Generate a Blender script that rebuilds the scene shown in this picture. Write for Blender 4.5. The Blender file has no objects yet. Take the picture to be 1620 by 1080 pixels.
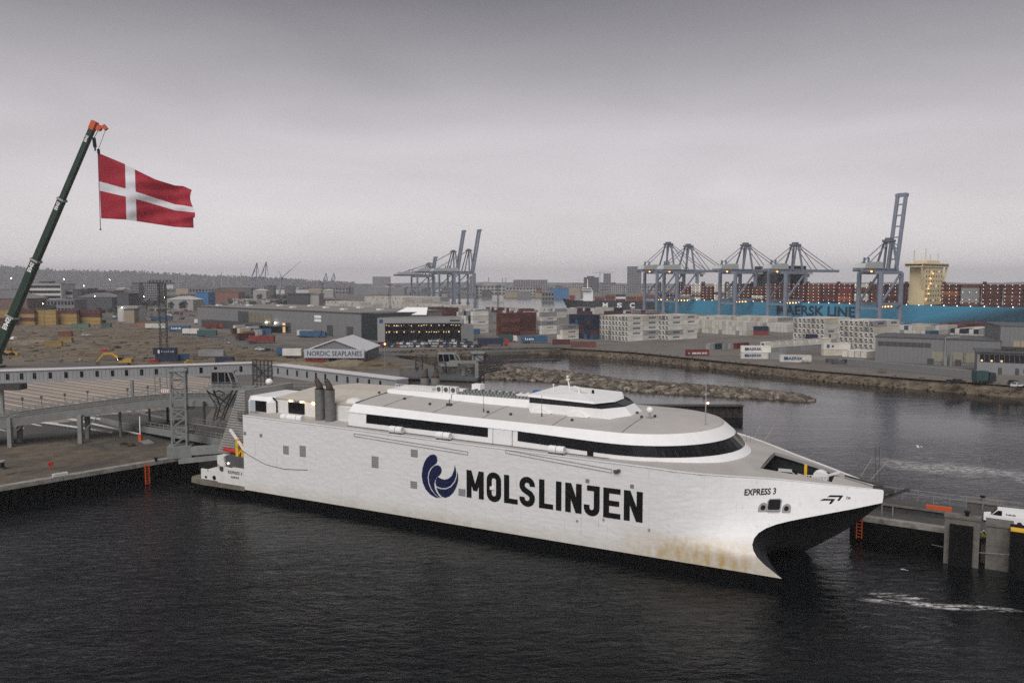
import bpy, bmesh, math, random
from mathutils import Vector, Matrix, noise
random.seed(7)
R = math.radians
scene = bpy.context.scene
COL = scene.collection

# ------------------------------------------------------------------ camera
CAM_H, FOC = 34.5, 1260.0            # metres above the datum, focal length in photo pixels
PITCH = math.atan(95 / FOC)
cam_d = bpy.data.cameras.new('camera')
cam_d.sensor_width = 36.0
cam_d.lens = FOC / 1620 * 36
cam_d.clip_start = 0.5
cam_d.clip_end = 40000
cam = bpy.data.objects.new('camera', cam_d)
cam.location = (0, 0, CAM_H)
cam.rotation_euler = (R(90) - PITCH, 0, 0)
COL.objects.link(cam)
scene.camera = cam

# ------------------------------------------------------------------ sky, sun, exposure
SUN_EL, SUN_AZ = R(48), R(200)       # azimuth clockwise from +Y: behind the camera, a little to the left
w = bpy.data.worlds.new('World')
scene.world = w
w.use_nodes = True
nt = w.node_tree
nt.nodes.clear()
N = nt.nodes.new
out = N('ShaderNodeOutputWorld')
bg = N('ShaderNodeBackground')
bg.inputs['Strength'].default_value = 0.1
sky = N('ShaderNodeTexSky')
sky.sky_type = 'NISHITA'
sky.sun_disc = False
sky.sun_elevation = SUN_EL
sky.sun_rotation = SUN_AZ
tc = N('ShaderNodeTexCoord')
sep = N('ShaderNodeSeparateXYZ')
nt.links.new(tc.outputs['Generated'], sep.inputs[0])
ramp = N('ShaderNodeValToRGB')       # overcast deck: pale towards the horizon, heavier overhead
els = ramp.color_ramp.elements
els[0].position, els[0].color = 0.0, (0.410, 0.384, 0.388, 1)
els[1].position, els[1].color = 1.0, (0.084, 0.080, 0.086, 1)
for p, c in ((0.08, (0.385, 0.361, 0.367, 1)), (0.17, (0.312, 0.291, 0.300, 1)), (0.25, (0.190, 0.178, 0.186, 1)), (0.34, (0.092, 0.086, 0.092, 1)), (0.46, (0.086, 0.081, 0.087, 1))):
    e = els.new(p); e.color = c
nt.links.new(sep.outputs['Z'], ramp.inputs[0])
mp = N('ShaderNodeMapping')
mp.inputs['Scale'].default_value = (1.6, 1.6, 6.5)
nt.links.new(tc.outputs['Generated'], mp.inputs[0])
cn = N('ShaderNodeTexNoise')
cn.inputs['Scale'].default_value = 1.5
cn.inputs['Detail'].default_value = 5
cn.inputs['Roughness'].default_value = 0.5
cn.inputs['Distortion'].default_value = 0.4
nt.links.new(mp.outputs[0], cn.inputs['Vector'])
mr = N('ShaderNodeMapRange')
mr.inputs['From Min'].default_value = 0.3
mr.inputs['From Max'].default_value = 0.7
mr.inputs['To Min'].default_value = 9.0
mr.inputs['To Max'].default_value = 10.95
nt.links.new(cn.outputs['Fac'], mr.inputs['Value'])
vm = N('ShaderNodeVectorMath'); vm.operation = 'SCALE'
nt.links.new(ramp.outputs[0], vm.inputs[0])
nt.links.new(mr.outputs[0], vm.inputs['Scale'])
mix = N('ShaderNodeMixRGB')
mix.inputs[0].default_value = 0.96   # the blue sky barely comes through the cloud
nt.links.new(sky.outputs[0], mix.inputs[1])
nt.links.new(vm.outputs[0], mix.inputs[2])
nt.links.new(mix.outputs[0], bg.inputs['Color'])
nt.links.new(bg.outputs[0], out.inputs['Surface'])

sun_d = bpy.data.lights.new('sun', 'SUN')
sun_d.energy = 1.45
sun_d.angle = R(50)
sun_d.color = (1.0, 0.975, 0.955)
sun = bpy.data.objects.new('sun', sun_d)
sdir = Vector((math.sin(SUN_AZ) * math.cos(SUN_EL), math.cos(SUN_AZ) * math.cos(SUN_EL), math.sin(SUN_EL)))
sun.rotation_euler = (-sdir).to_track_quat('-Z', 'Y').to_euler()
sun.location = (0, 0, 300)
COL.objects.link(sun)

vs = scene.view_settings
vs.view_transform = 'Standard'
vs.look = 'None'
vs.gamma = 1.0
vs.exposure = 0.97
vs.use_curve_mapping = False
try:
    scene.cycles.use_denoising = False
    scene.cycles.max_bounces = 6
    scene.cycles.sample_clamp_indirect = 1.5
    scene.cycles.volume_bounces = 0
    scene.cycles.caustics_reflective = False
    scene.cycles.caustics_refractive = False
except Exception:
    pass

# ------------------------------------------------------------------ helpers
WATER_Z, LAND_Z = -1.2, 2.0
_c, _s = math.cos(PITCH), math.sin(PITCH)
def ray(px, py):
    u, v = (px - 810) / FOC, (540 - py) / FOC
    return Vector((u, _c + v * _s, -_s + v * _c))
def W(px, py, z=LAND_Z):             # the point at height z that the photograph shows at (px, py)
    r = ray(px, py)
    k = (z - CAM_H) / r.z
    return Vector((r.x * k, r.y * k, z))
def D(px, d, z=LAND_Z):              # a point at distance d in the direction of photo column px
    return Vector(((px - 810) / FOC * (d * _c - (z - CAM_H) * _s), d, z))
def ZY(py, d):                       # height seen at photo row py at distance d
    v = (540 - py) / FOC
    return CAM_H + d * (-_s + v * _c) / (_c + v * _s)
def proj_x(p):
    d = p.y * _c - (p.z - CAM_H) * _s
    return 810 + FOC * p.x / d

class MB:
    """collects simple solids, then becomes ONE mesh object"""
    def __init__(self):
        self.v, self.f, self.m = [], [], []
    def add(self, vs, fs, mi=0):
        o = len(self.v)
        self.v += [tuple(p) for p in vs]
        self.f += [tuple(i + o for i in f) for f in fs]
        self.m += [mi] * len(fs)
        return self
    def box(self, c, s, rz=0.0, mi=0):
        hx, hy, hz = s[0] / 2, s[1] / 2, s[2] / 2
        ca, sa = math.cos(rz), math.sin(rz)
        vs = []
        for z in (-hz, hz):
            for x, y in ((-hx, -hy), (hx, -hy), (hx, hy), (-hx, hy)):
                vs.append((c[0] + x * ca - y * sa, c[1] + x * sa + y * ca, c[2] + z))
        return self.add(vs, [(0, 3, 2, 1), (4, 5, 6, 7), (0, 1, 5, 4), (1, 2, 6, 5), (2, 3, 7, 6), (3, 0, 4, 7)], mi)
    def b2(self, a, b, mi=0):        # box from corner to corner
        return self.box([(a[i] + b[i]) / 2 for i in range(3)], [abs(b[i] - a[i]) for i in range(3)], 0, mi)
    def bar(self, p, q, w, h=None, mi=0):
        p, q = Vector(p), Vector(q)
        h = h or w
        d = (q - p)
        if d.length < 1e-6: return self
        d.normalize()
        up = Vector((0, 0, 1)) if abs(d.z) < 0.95 else Vector((0, 1, 0))
        x = d.cross(up).normalized() * (w / 2)
        y = x.cross(d).normalized() * (h / 2)
        vs = [p - x - y, p + x - y, p + x + y, p - x + y, q - x - y, q + x - y, q + x + y, q - x + y]
        return self.add(vs, [(0, 3, 2, 1), (4, 5, 6, 7), (0, 1, 5, 4), (1, 2, 6, 5), (2, 3, 7, 6), (3, 0, 4, 7)], mi)
    def cyl(self, p, q, r, n=12, r2=None, mi=0):
        p, q = Vector(p), Vector(q)
        r2 = r if r2 is None else r2
        d = (q - p).normalized()
        up = Vector((0, 0, 1)) if abs(d.z) < 0.95 else Vector((0, 1, 0))
        x = d.cross(up).normalized(); y = x.cross(d).normalized()
        vs = []
        for c, rr in ((p, r), (q, r2)):
            for i in range(n):
                a = 2 * math.pi * i / n
                vs.append(c + x * (rr * math.cos(a)) + y * (rr * math.sin(a)))
        fs = [(i, i + n, (i + 1) % n + n, (i + 1) % n) for i in range(n)]
        fs += [tuple(range(n)), tuple(range(2 * n - 1, n - 1, -1))]
        return self.add(vs, fs, mi)
    def prism(self, pts, z0, z1, mi=0):
        n = len(pts)
        z0s = z0 if hasattr(z0, '__len__') else [z0] * n
        z1s = z1 if hasattr(z1, '__len__') else [z1] * n
        vs = [(p[0], p[1], z0s[i]) for i, p in enumerate(pts)] + [(p[0], p[1], z1s[i]) for i, p in enumerate(pts)]
        fs = [tuple(range(n - 1, -1, -1)), tuple(range(n, 2 * n))]
        fs += [(i, (i + 1) % n, (i + 1) % n + n, i + n) for i in range(n)]
        return self.add(vs, fs, mi)
    def loft(self, rings, close=False, cap=False, mi=0):
        n = len(rings[0]); vs = [p for r in rings for p in r]; fs = []
        for i in range(len(rings) - 1):
            for j in range(n if close else n - 1):
                k = (j + 1) % n
                fs.append((i * n + j, i * n + k, (i + 1) * n + k, (i + 1) * n + j))
        if cap:
            fs += [tuple(range(n - 1, -1, -1)), tuple(range((len(rings) - 1) * n, len(rings) * n))]
        return self.add(vs, fs, mi)
    def sphere(self, c, r, n=12, m=8, sz=1.0, mi=0):
        rings = []
        for i in range(1, m):
            a = math.pi * i / m
            rings.append([(c[0] + r * math.sin(a) * math.cos(2 * math.pi * j / n), c[1] + r * math.sin(a) * math.sin(2 * math.pi * j / n), c[2] - r * sz * math.cos(a)) for j in range(n)])
        return self.loft(rings, True, True, mi)
    def truss(self, p, q, w, h, step, t, mi=0, up=Vector((0, 0, 1))):   # four chords, lacing on all sides
        p, q = Vector(p), Vector(q)
        d = (q - p); L = d.length; d.normalize()
        x = d.cross(up).normalized() * (w / 2); y = x.cross(d).normalized() * (h / 2)
        cs = [x + y, -x + y, -x - y, x - y]
        for c in cs: self.bar(p + c, q + c, t, t, mi)
        n = max(1, round(L / step))
        for i in range(n):
            a, b = p + d * (L * i / n), p + d * (L * (i + 1) / n)
            for k in range(4):
                c0, c1 = cs[k], cs[(k + 1) % 4]
                if i % 2: c0, c1 = c1, c0
                self.bar(a + c0, b + c1, t * .6, t * .6, mi)
                self.bar(a + cs[k], a + cs[(k + 1) % 4], t * .6, t * .6, mi)
        return self
    def build(self, name, mat, parent=None, smooth=False, loc=None, rz=0.0):
        me = bpy.data.meshes.new(name)
        me.from_pydata(self.v, [], self.f)
        for m in (mat if isinstance(mat, (list, tuple)) else [mat]): me.materials.append(m)
        if any(self.m): me.polygons.foreach_set('material_index', self.m)
        me.update()
        bm = bmesh.new(); bm.from_mesh(me)
        bmesh.ops.recalc_face_normals(bm, faces=bm.faces)
        bm.to_mesh(me); bm.free()
        if smooth:
            me.polygons.foreach_set('use_smooth', [True] * len(me.polygons))
        return obj(name, me, parent, loc, rz)

def obj(name, data, parent=None, loc=None, rz=0.0):
    o = bpy.data.objects.new(name, data)
    COL.objects.link(o)
    if parent is not None: o.parent = parent
    if loc is not None: o.location = loc
    if rz: o.rotation_euler = (0, 0, rz)
    return o
def tag(o, label=None, cat=None, group=None, kind=None):
    if label: o['label'] = label
    if cat: o['category'] = cat
    if group: o['group'] = group
    if kind: o['kind'] = kind
    return o
def thing(name, label, cat, loc=(0, 0, 0), rz=0.0, group=None):
    return tag(obj(name, None, None, loc, rz), label, cat, group)
def ordn(n):
    ones = ['', 'first', 'second', 'third', 'fourth', 'fifth', 'sixth', 'seventh', 'eighth', 'ninth', 'tenth', 'eleventh', 'twelfth', 'thirteenth', 'fourteenth', 'fifteenth', 'sixteenth', 'seventeenth', 'eighteenth', 'nineteenth']
    if n < 20: return ones[n]
    t, u = divmod(n, 10); te = {2: 'twent', 3: 'thirt', 4: 'fort', 5: 'fift'}[t]
    return te + 'ieth' if u == 0 else te + 'y-' + ones[u]
def copy_tree(o, parent=None):
    c = o.copy(); COL.objects.link(c)
    if parent is not None: c.parent = parent
    for ch in list(o.children): copy_tree(ch, c)
    return c

# ------------------------------------------------------------------ materials
MATS = {}
def mat(name, col, rough=0.7, metal=0.0, var=0.12, scale=0.6, bump=0.0, bscale=8.0, spec=0.4, rand=0.0, dirt=None):
    if name in MATS: return MATS[name]
    m = bpy.data.materials.new(name); m.use_nodes = True
    t = m.node_tree; b = t.nodes['Principled BSDF']
    b.inputs['Roughness'].default_value = rough
    b.inputs['Metallic'].default_value = metal
    b.inputs['Specular IOR Level'].default_value = spec
    tcn = t.nodes.new('ShaderNodeTexCoord')
    no = t.nodes.new('ShaderNodeTexNoise')
    no.inputs['Scale'].default_value = scale
    no.inputs['Detail'].default_value = 6
    no.inputs['Roughness'].default_value = 0.65
    t.links.new(tcn.outputs['Object'], no.inputs['Vector'])
    rmp = t.nodes.new('ShaderNodeValToRGB')
    a = [max(0, c * (1 - var)) for c in col[:3]]; z = [min(1, c * (1 + var)) for c in col[:3]]
    rmp.color_ramp.elements[0].position, rmp.color_ramp.elements[0].color = 0.3, (*a, 1)
    rmp.color_ramp.elements[1].position, rmp.color_ramp.elements[1].color = 0.7, (*z, 1)
    t.links.new(no.outputs['Fac'], rmp.inputs[0])
    src = rmp.outputs[0]
    if dirt:                          # large soft patches of another colour
        n2 = t.nodes.new('ShaderNodeTexNoise'); n2.inputs['Scale'].default_value = dirt[1]; n2.inputs['Detail'].default_value = 8; n2.inputs['Roughness'].default_value = .6
        t.links.new(tcn.outputs['Object'], n2.inputs['Vector'])
        r2 = t.nodes.new('ShaderNodeMapRange'); r2.inputs['From Min'].default_value = dirt[2]; r2.inputs['From Max'].default_value = dirt[2] + .15
        t.links.new(n2.outputs['Fac'], r2.inputs['Value'])
        mx = t.nodes.new('ShaderNodeMixRGB'); mx.inputs[2].default_value = (*dirt[0], 1)
        t.links.new(r2.outputs[0], mx.inputs[0]); t.links.new(src, mx.inputs[1]); src = mx.outputs[0]
    if rand:
        oi = t.nodes.new('ShaderNodeObjectInfo')
        h = t.nodes.new('ShaderNodeHueSaturation')
        r3 = t.nodes.new('ShaderNodeMapRange'); r3.inputs['To Min'].default_value = 1 - rand; r3.inputs['To Max'].default_value = 1 + rand
        t.links.new(oi.outputs['Random'], r3.inputs['Value']); t.links.new(r3.outputs[0], h.inputs['Value'])
        t.links.new(src, h.inputs['Color']); src = h.outputs[0]
    t.links.new(src, b.inputs['Base Color'])
    if bump:
        n3 = t.nodes.new('ShaderNodeTexNoise'); n3.inputs['Scale'].default_value = bscale; n3.inputs['Detail'].default_value = 6
        t.links.new(tcn.outputs['Object'], n3.inputs['Vector'])
        bp = t.nodes.new('ShaderNodeBump'); bp.inputs['Strength'].default_value = bump; bp.inputs['Distance'].default_value = .3
        t.links.new(n3.outputs['Fac'], bp.inputs['Height']); t.links.new(bp.outputs[0], b.inputs['Normal'])
    MATS[name] = m
    return m
def lamp_mat(name, col, strength):
    if name in MATS: return MATS[name]
    m = bpy.data.materials.new(name); m.use_nodes = True
    b = m.node_tree.nodes['Principled BSDF']
    b.inputs['Base Color'].default_value = (*col, 1)
    b.inputs['Emission Color'].default_value = (*col, 1)
    b.inputs['Emission Strength'].default_value = strength
    MATS[name] = m
    return m

m_white = mat('white_paint', (.78, .77, .76), .45, var=.04, scale=.8)
m_white2 = mat('old_white_paint', (.66, .65, .62), .6, var=.1, scale=.8)
m_black = mat('black_paint', (.006, .006, .007), .6, var=.3, spec=.15)
m_antifoul = mat('black_bottom_paint', (.004, .004, .0045), .8, var=.35, scale=.7, spec=.03)
m_tunnel = mat('grey_black_tunnel_paint', (.040, .042, .045), .6, var=.3, scale=.6, spec=.2)
m_glass = mat('dark_glass', (.008, .008, .010), .08, var=.4, scale=.4, spec=.35)
m_navy = mat('navy_paint', (.008, .012, .055), .4, var=.1)
m_grey = mat('grey_paint', (.30, .30, .30), .6, var=.1, scale=.8)
m_dgrey = mat('dark_grey_paint', (.08, .08, .083), .6, var=.2)
m_steel = mat('galvanised_steel', (.25, .255, .25), .55, metal=.3, var=.2, scale=1.2)
m_steel_d = mat('dark_weathered_steel', (.045, .042, .04), .75, var=.35, scale=.5)
m_conc = mat('concrete', (.135, .124, .11), .9, var=.35, scale=.9, bump=.2, bscale=3, dirt=((.12, .11, .10), .35, .52))
m_cap = mat('pale_capping_concrete', (.25, .235, .21), .9, var=.3, scale=.9, bump=.2, bscale=3, dirt=((.13, .12, .105), .5, .54))
m_orange = mat('orange_paint', (.52, .085, .02), .5, var=.1)
m_yellow = mat('yellow_paint', (.72, .42, .03), .5, var=.12)
m_red = mat('red_paint', (.42, .02, .02), .5, var=.12)
m_rubber = mat('black_rubber', (.006, .006, .006), .8, var=.3, spec=.1)
m_rust = mat('rusty_exhaust', (.060, .043, .032), .75, var=.6, scale=1.6)
m_lampw = lamp_mat('warm_lamp', (1, .62, .26), 14)
m_lampc = lamp_mat('cool_lamp', (1, .92, .8), 16)

def text_geo(body, size, bold=0.0):
    cu = bpy.data.curves.new('lettering', 'FONT')
    cu.body = body; cu.size = size; cu.offset = bold; cu.resolution_u = 3
    o = bpy.data.objects.new('lettering', cu)
    me = bpy.data.meshes.new_from_object(o)
    vs = [v.co.copy() for v in me.vertices]; fs = [tuple(p.vertices) for p in me.polygons]
    bpy.data.objects.remove(o); bpy.data.curves.remove(cu); bpy.data.meshes.remove(me)
    return vs, fs
def text_on(body, height, fit_w, fn, bold, name, m, parent):
    """lettering laid on a surface: fn(x, y) gives the point x metres along and y metres up"""
    if set(body) == {'|'}:            # print too small to read: a row of little blocks
        vs, fs = [], []
        for i in range(len(body)):
            a, b = i + .05, i + .55 + .25 * ((i * 7) % 3) / 2; t = (1.0, .72, .72, 1.0, .72)[i % 5]
            o_ = len(vs); vs += [Vector((a, 0, 0)), Vector((b, 0, 0)), Vector((b, t, 0)), Vector((a, t, 0))]; fs.append((o_, o_ + 1, o_ + 2, o_ + 3))
        vs.append(Vector((0, 1, 0)))
    elif body == '*':
        vs = [Vector((math.cos(R(90 + 51.43 * i / 2)) * (1 if i % 2 == 0 else .45), math.sin(R(90 + 51.43 * i / 2)) * (1 if i % 2 == 0 else .45), 0)) for i in range(14)]; fs = [tuple(range(14))]
    else: vs, fs = text_geo(body, 1.0, bold)
    x0, x1 = min(v.x for v in vs), max(v.x for v in vs); y0, y1 = min(v.y for v in vs), max(v.y for v in vs)
    kx, ky = fit_w / (x1 - x0), height / (y1 - y0)
    mb = MB().add([fn((v.x - x0) * kx, (v.y - y0) * ky) for v in vs], fs)
    return mb.build(name, m, parent)

# ------------------------------------------------------------------ water
def water_material():
    m = bpy.data.materials.new('harbour_water'); m.use_nodes = True
    t = m.node_tree; b = t.nodes['Principled BSDF']; L = t.links.new; Nn = t.nodes.new
    tcn = Nn('ShaderNodeTexCoord')
    P = tcn.outputs['Object']
    def nz(scale, detail, rough, stretch=None, dist=0.0):
        n = Nn('ShaderNodeTexNoise'); n.inputs['Scale'].default_value = scale; n.inputs['Detail'].default_value = detail
        n.inputs['Roughness'].default_value = rough; n.inputs['Distortion'].default_value = dist
        if stretch:
            mpn = Nn('ShaderNodeMapping'); mpn.inputs['Scale'].default_value = stretch; mpn.inputs['Rotation'].default_value = (0, 0, R(-14))
            L(P, mpn.inputs[0]); L(mpn.outputs[0], n.inputs['Vector'])
        else: L(P, n.inputs['Vector'])
        return n.outputs['Fac']
    def mth(op, a, c=None, clamp=False):
        n = Nn('ShaderNodeMath'); n.operation = op; n.use_clamp = clamp
        for i, q in enumerate((a, c)):
            if q is None: continue
            if isinstance(q, (int, float)): n.inputs[i].default_value = q
            else: L(q, n.inputs[i])
        return n.outputs[0]
    ripple = nz(.9, 4, .6, (.55, 1.25, 1), .6)
    chop = nz(.16, 3, .5, (.6, 1.3, 1), .3)
    big = nz(.028, 3, .5)
    h = mth('ADD', mth('MULTIPLY', ripple, .55), mth('MULTIPLY', chop, 1.1))
    gust = Nn('ShaderNodeMapRange'); gust.inputs['From Min'].default_value = .35; gust.inputs['From Max'].default_value = .65
    gust.inputs['To Min'].default_value = .5; gust.inputs['To Max'].default_value = 1.0
    L(big, gust.inputs['Value'])
    sp0 = Nn('ShaderNodeSeparateXYZ'); L(P, sp0.inputs[0])
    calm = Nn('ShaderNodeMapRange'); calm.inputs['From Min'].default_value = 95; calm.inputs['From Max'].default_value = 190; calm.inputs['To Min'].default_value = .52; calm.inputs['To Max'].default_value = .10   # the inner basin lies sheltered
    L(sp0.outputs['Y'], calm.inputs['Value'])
    bp = Nn('ShaderNodeBump'); bp.inputs['Distance'].default_value = .85
    L(mth('MULTIPLY', gust.outputs[0], calm.outputs[0]), bp.inputs['Strength']); L(h, bp.inputs['Height'])
    # foam: churned streaks off the bow and a pale slick beyond the pier, both drifting on the real water
    sepn = Nn('ShaderNodeSeparateXYZ'); L(P, sepn.inputs[0])
    def band(c, axis, hw, hl):        # soft stretched patch centred at c along direction axis
        ax, ay = axis
        dx = mth('SUBTRACT', sepn.outputs['X'], c[0]); dy = mth('SUBTRACT', sepn.outputs['Y'], c[1])
        al = mth('ADD', mth('MULTIPLY', dx, ax), mth('MULTIPLY', dy, ay))
        ac = mth('SUBTRACT', mth('MULTIPLY', dx, ay), mth('MULTIPLY', dy, ax))
        wob = mth('MULTIPLY', mth('SUBTRACT', nz(.12, 3, .5), .5), hw * 2.6)
        q = mth('ADD', mth('POWER', mth('ABSOLUTE', mth('DIVIDE', mth('ADD', ac, wob), hw)), 2), mth('POWER', mth('ABSOLUTE', mth('DIVIDE', al, hl)), 4))
        return mth('SUBTRACT', 1.0, q, True)
    def strip(p, q, hw):
        p, q = Vector(p), Vector(q); d = (q - p).xy; hl = d.length / 2; d.normalize(); c = (p + q) / 2
        return band((c.x, c.y), (d.x, d.y), hw, hl)
    WZ = WATER_Z
    fine = nz(1.5, 6, .72, (.6, 1.6, 1), .8)
    f1 = mth('ADD', strip(W(1352, 947, WZ), W(1625, 967, WZ), .95), mth('MULTIPLY', strip(W(1372, 939, WZ), W(1470, 946, WZ), .9), .9), True)
    gaps = mth('MULTIPLY', mth('SUBTRACT', nz(.42, 4, .6, (.5, 1.5, 1), 1.2), .40), 7.0, True)
    f1 = mth('MULTIPLY', mth('MULTIPLY', f1, mth('MULTIPLY', mth('SUBTRACT', fine, .43), 8.0, True), True), gaps, True)
    f2 = strip(W(1370, 727, WZ), W(1690, 760, WZ), 7.0)
    f2 = mth('MULTIPLY', f2, mth('MULTIPLY', mth('SUBTRACT', fine, .455), 5.5, True), True)
    f3 = strip(W(1150, 655, WZ), W(1700, 672, WZ), .30)
    f3 = mth('MULTIPLY', f3, mth('MULTIPLY', mth('SUBTRACT', fine, .42), 2.2, True), True)
    fl = mth('MULTIPLY', mth('SUBTRACT', nz(.75, 2, .4), .735), 30.0, True)          # loose flecks of foam by the bow
    f4 = mth('MULTIPLY', strip(W(1340, 905, WZ), W(1640, 925, WZ), 3.5), fl, True)
    foam = mth('ADD', mth('ADD', f1, mth('MULTIPLY', f2, .9)), mth('ADD', f3, f4), True)
    fd = Nn('ShaderNodeBsdfDiffuse'); fd.inputs['Color'].default_value = (.62, .60, .57, 1)
    b.inputs['Base Color'].default_value = (.0035, .0045, .005, 1)
    b.inputs['Roughness'].default_value = .09
    ior = Nn('ShaderNodeMapRange'); ior.inputs['From Min'].default_value = 95; ior.inputs['From Max'].default_value = 190; ior.inputs['To Min'].default_value = 1.19; ior.inputs['To Max'].default_value = 1.33   # lowered IOR weakens the hull's reflection in near water, normal in the basin
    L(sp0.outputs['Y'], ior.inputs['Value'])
    iox = Nn('ShaderNodeMapRange'); iox.inputs['From Min'].default_value = 26; iox.inputs['From Max'].default_value = 42; iox.inputs['To Min'].default_value = 1.0; iox.inputs['To Max'].default_value = 1.33  # brings the weakened reflections back to full strength right of the bow
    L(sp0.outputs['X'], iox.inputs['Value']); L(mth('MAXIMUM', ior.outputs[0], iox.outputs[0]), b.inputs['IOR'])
    L(bp.outputs[0], b.inputs['Normal'])
    ms = Nn('ShaderNodeMixShader'); L(foam, ms.inputs[0]); L(b.outputs[0], ms.inputs[1]); L(fd.outputs[0], ms.inputs[2])
    L(ms.outputs[0], t.nodes['Material Output'].inputs['Surface'])
    return m
FAR = 9000
wm = MB().add([(-FAR, -400, WATER_Z), (FAR, -400, WATER_Z), (FAR, FAR, WATER_Z), (-FAR, FAR, WATER_Z)], [(0, 1, 2, 3)])
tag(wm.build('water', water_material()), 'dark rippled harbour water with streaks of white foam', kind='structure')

# ------------------------------------------------------------------ land
# ferry frame: origin at the near stern corner of the waterline, x to the bow, y across to the far side
FX = Vector((0.8856502, -0.46435301, 0)); FY = Vector((0.46435301, 0.8856502, 0)); FO = Vector((-57.279, 136.655, 0))
def FL(s, t, z=0): return FO + FX * s + FY * t + Vector((0, 0, z))
def FS(px, py, t):                    # (along, up) in the ferry frame on the lengthwise plane y = t
    r = ray(px, py); C0 = Vector((0, 0, CAM_H))
    k = (FO + FY * t - C0).dot(FY) / r.dot(FY)
    q = C0 + r * k - FO
    return q.dot(FX), q.z
def FZ(px, py, z):                    # (along, across) in the ferry frame at height z
    q = W(px, py, z) - FO
    return q.dot(FX), q.dot(FY)

ql, qr = W(0, 770), W(312, 718)
qd = (qr - ql).normalized()
shore_far = [W(600, 556), W(700, 552), W(786, 551), W(884, 549.5), W(1000, 556), W(1140, 570), W(1300, 586), W(1450, 597.5), W(1620, 609.5), W(1900, 631), W(2500, 676)]
land_pts = [ql - qd * 260, ql, qr, FL(-5, 34), FL(22, 52), W(700, 583), W(655, 570), W(606, 562)] + shore_far
land_pts += [Vector((900, 260, 0)), Vector((8600, 1500, 0)), Vector((8600, 8600, 0)), Vector((-8600, 8600, 0)), Vector((-8600, 60, 0))]
m_land = mat('port_ground', (.125, .112, .098), .95, var=.3, scale=.03, dirt=((.075, .07, .066), .012, .5))
tag(MB().prism([(p.x, p.y) for p in land_pts], WATER_Z - 3, LAND_Z).build('ground', m_land), 'flat dusty port ground behind the quays', kind='structure')
def sheet(name, pts, m, lift, label):
    return tag(MB().add([(p.x, p.y, LAND_Z + lift) for p in pts], [tuple(range(len(pts)))]).build(name, m), label, kind='structure')
m_dirt = mat('bare_earth', (.135, .107, .073), .97, var=.6, scale=.16, bump=.6, bscale=.5, dirt=((.060, .048, .030), .05, .53))
m_tarmac = mat('worn_tarmac', (.068, .064, .060), .92, var=.25, scale=.15, dirt=((.105, .092, .078), .05, .55))
m_lot = mat('lane_paving', (.265, .215, .172), .92, var=.16, scale=.12, dirt=((.19, .155, .128), .03, .52))
m_yard = mat('yard_paving', (.15, .134, .117), .92, var=.2, scale=.1, dirt=((.10, .092, .085), .02, .5))
m_road = mat('road_asphalt', (.10, .096, .092), .9, var=.2, scale=.2)
m_line = mat('white_line_paint', (.60, .58, .55), .8, var=.2, scale=1.0)
m_verge = mat('quay_earth', (.105, .086, .062), .97, var=.4, scale=.35, bump=.4, bscale=1.5, dirt=((.052, .047, .042), .09, .5))
sheet('dirt_lot', [W(-260, 575), W(-260, 512), W(150, 505), W(330, 522), W(470, 548), W(600, 566), W(655, 576), W(560, 590), W(380, 584), W(200, 574), W(0, 572)], m_dirt, .010, 'bumpy bare earth of the construction site')
sheet('vehicle_lanes', [W(-260, 690), W(-260, 582), W(0, 581), W(200, 583), W(345, 600), W(330, 640), W(240, 650), W(100, 668)], m_lot, .010, 'brown paved waiting lot with white lanes')
sheet('quay_verge', [ql - qd * 200 + Vector((0, .9, 0)), ql + Vector((0, .9, 0)), qr + Vector((-1, .9, 0)), W(300, 697), W(200, 684), W(100, 690), W(-60, 700), W(-300, 720)], m_verge, .012, 'trampled earth strip along the near quay')
sheet('ramp_apron', [W(-300, 720), W(-60, 700), W(100, 690), W(200, 684), W(300, 697), W(340, 640), W(240, 650), W(100, 668), W(-260, 690)], m_tarmac, .006, 'dark tarmac apron under the vehicle ramp')
sheet('container_yard', [W(760, 551), W(884, 550), W(1000, 557), W(1140, 571), W(1300, 587), W(1450, 599), W(1620, 611), W(2300, 658), W(2300, 520), W(1430, 500), W(1000, 486), W(640, 486), W(620, 520)], m_yard, .008, 'paved container yard beyond the basin')
sheet('truck_park', [W(330, 522), W(190, 506), W(250, 498), W(560, 520), W(770, 536), W(770, 549), W(600, 556), W(470, 546)], m_yard, .006, 'paved lorry park before the grey warehouse')
r0, r1 = [W(180, 502), W(300, 524), W(440, 546), W(640, 559), W(884, 551)], [W(178, 506), W(290, 531), W(420, 553), W(600, 563), W(890, 553)]
sheet('road', r0 + r1[::-1], m_road, .014, 'narrow port road skirting the construction site')
# white lanes painted on the lot
ld = Vector((.827, -.562, 0)); ln = Vector((.562, .827, 0))
lm = MB()
o0 = W(0, 660)
for k in range(-2, 44):
    base = o0 + ln * (k * 3.7)
    a, b_ = base - ld * 110, base + ld * 110
    seg = []
    for i in range(111):              # keep only what lies on the lot
        p = a.lerp(b_, i / 110); q = Vector((p.x, p.y, LAND_Z))
        yy = 540 - FOC * ((q.y * _s + (q.z - CAM_H) * _c) / (q.y * _c - (q.z - CAM_H) * _s)); xx = proj_x(q)
        lo = 584 if xx < 200 else 584 + (xx - 200) * .12
        hi = min(684 - xx * .14, 690)
        if lo < yy < hi and -250 < xx < 335: seg.append(p)
    if len(seg) > 3:
        p, q = seg[0], seg[-1]; h = ln * (.17 if k % 3 else .26)
        zz = Vector((0, 0, LAND_Z + .018))
        lm.add([Vector((v.x, v.y, 0)) + zz for v in (p - h, q - h, q + h, p + h)], [(0, 1, 2, 3)])
tag(lm.build('lane_markings', m_line), 'white lane lines painted across the brown lot', kind='structure')

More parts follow.
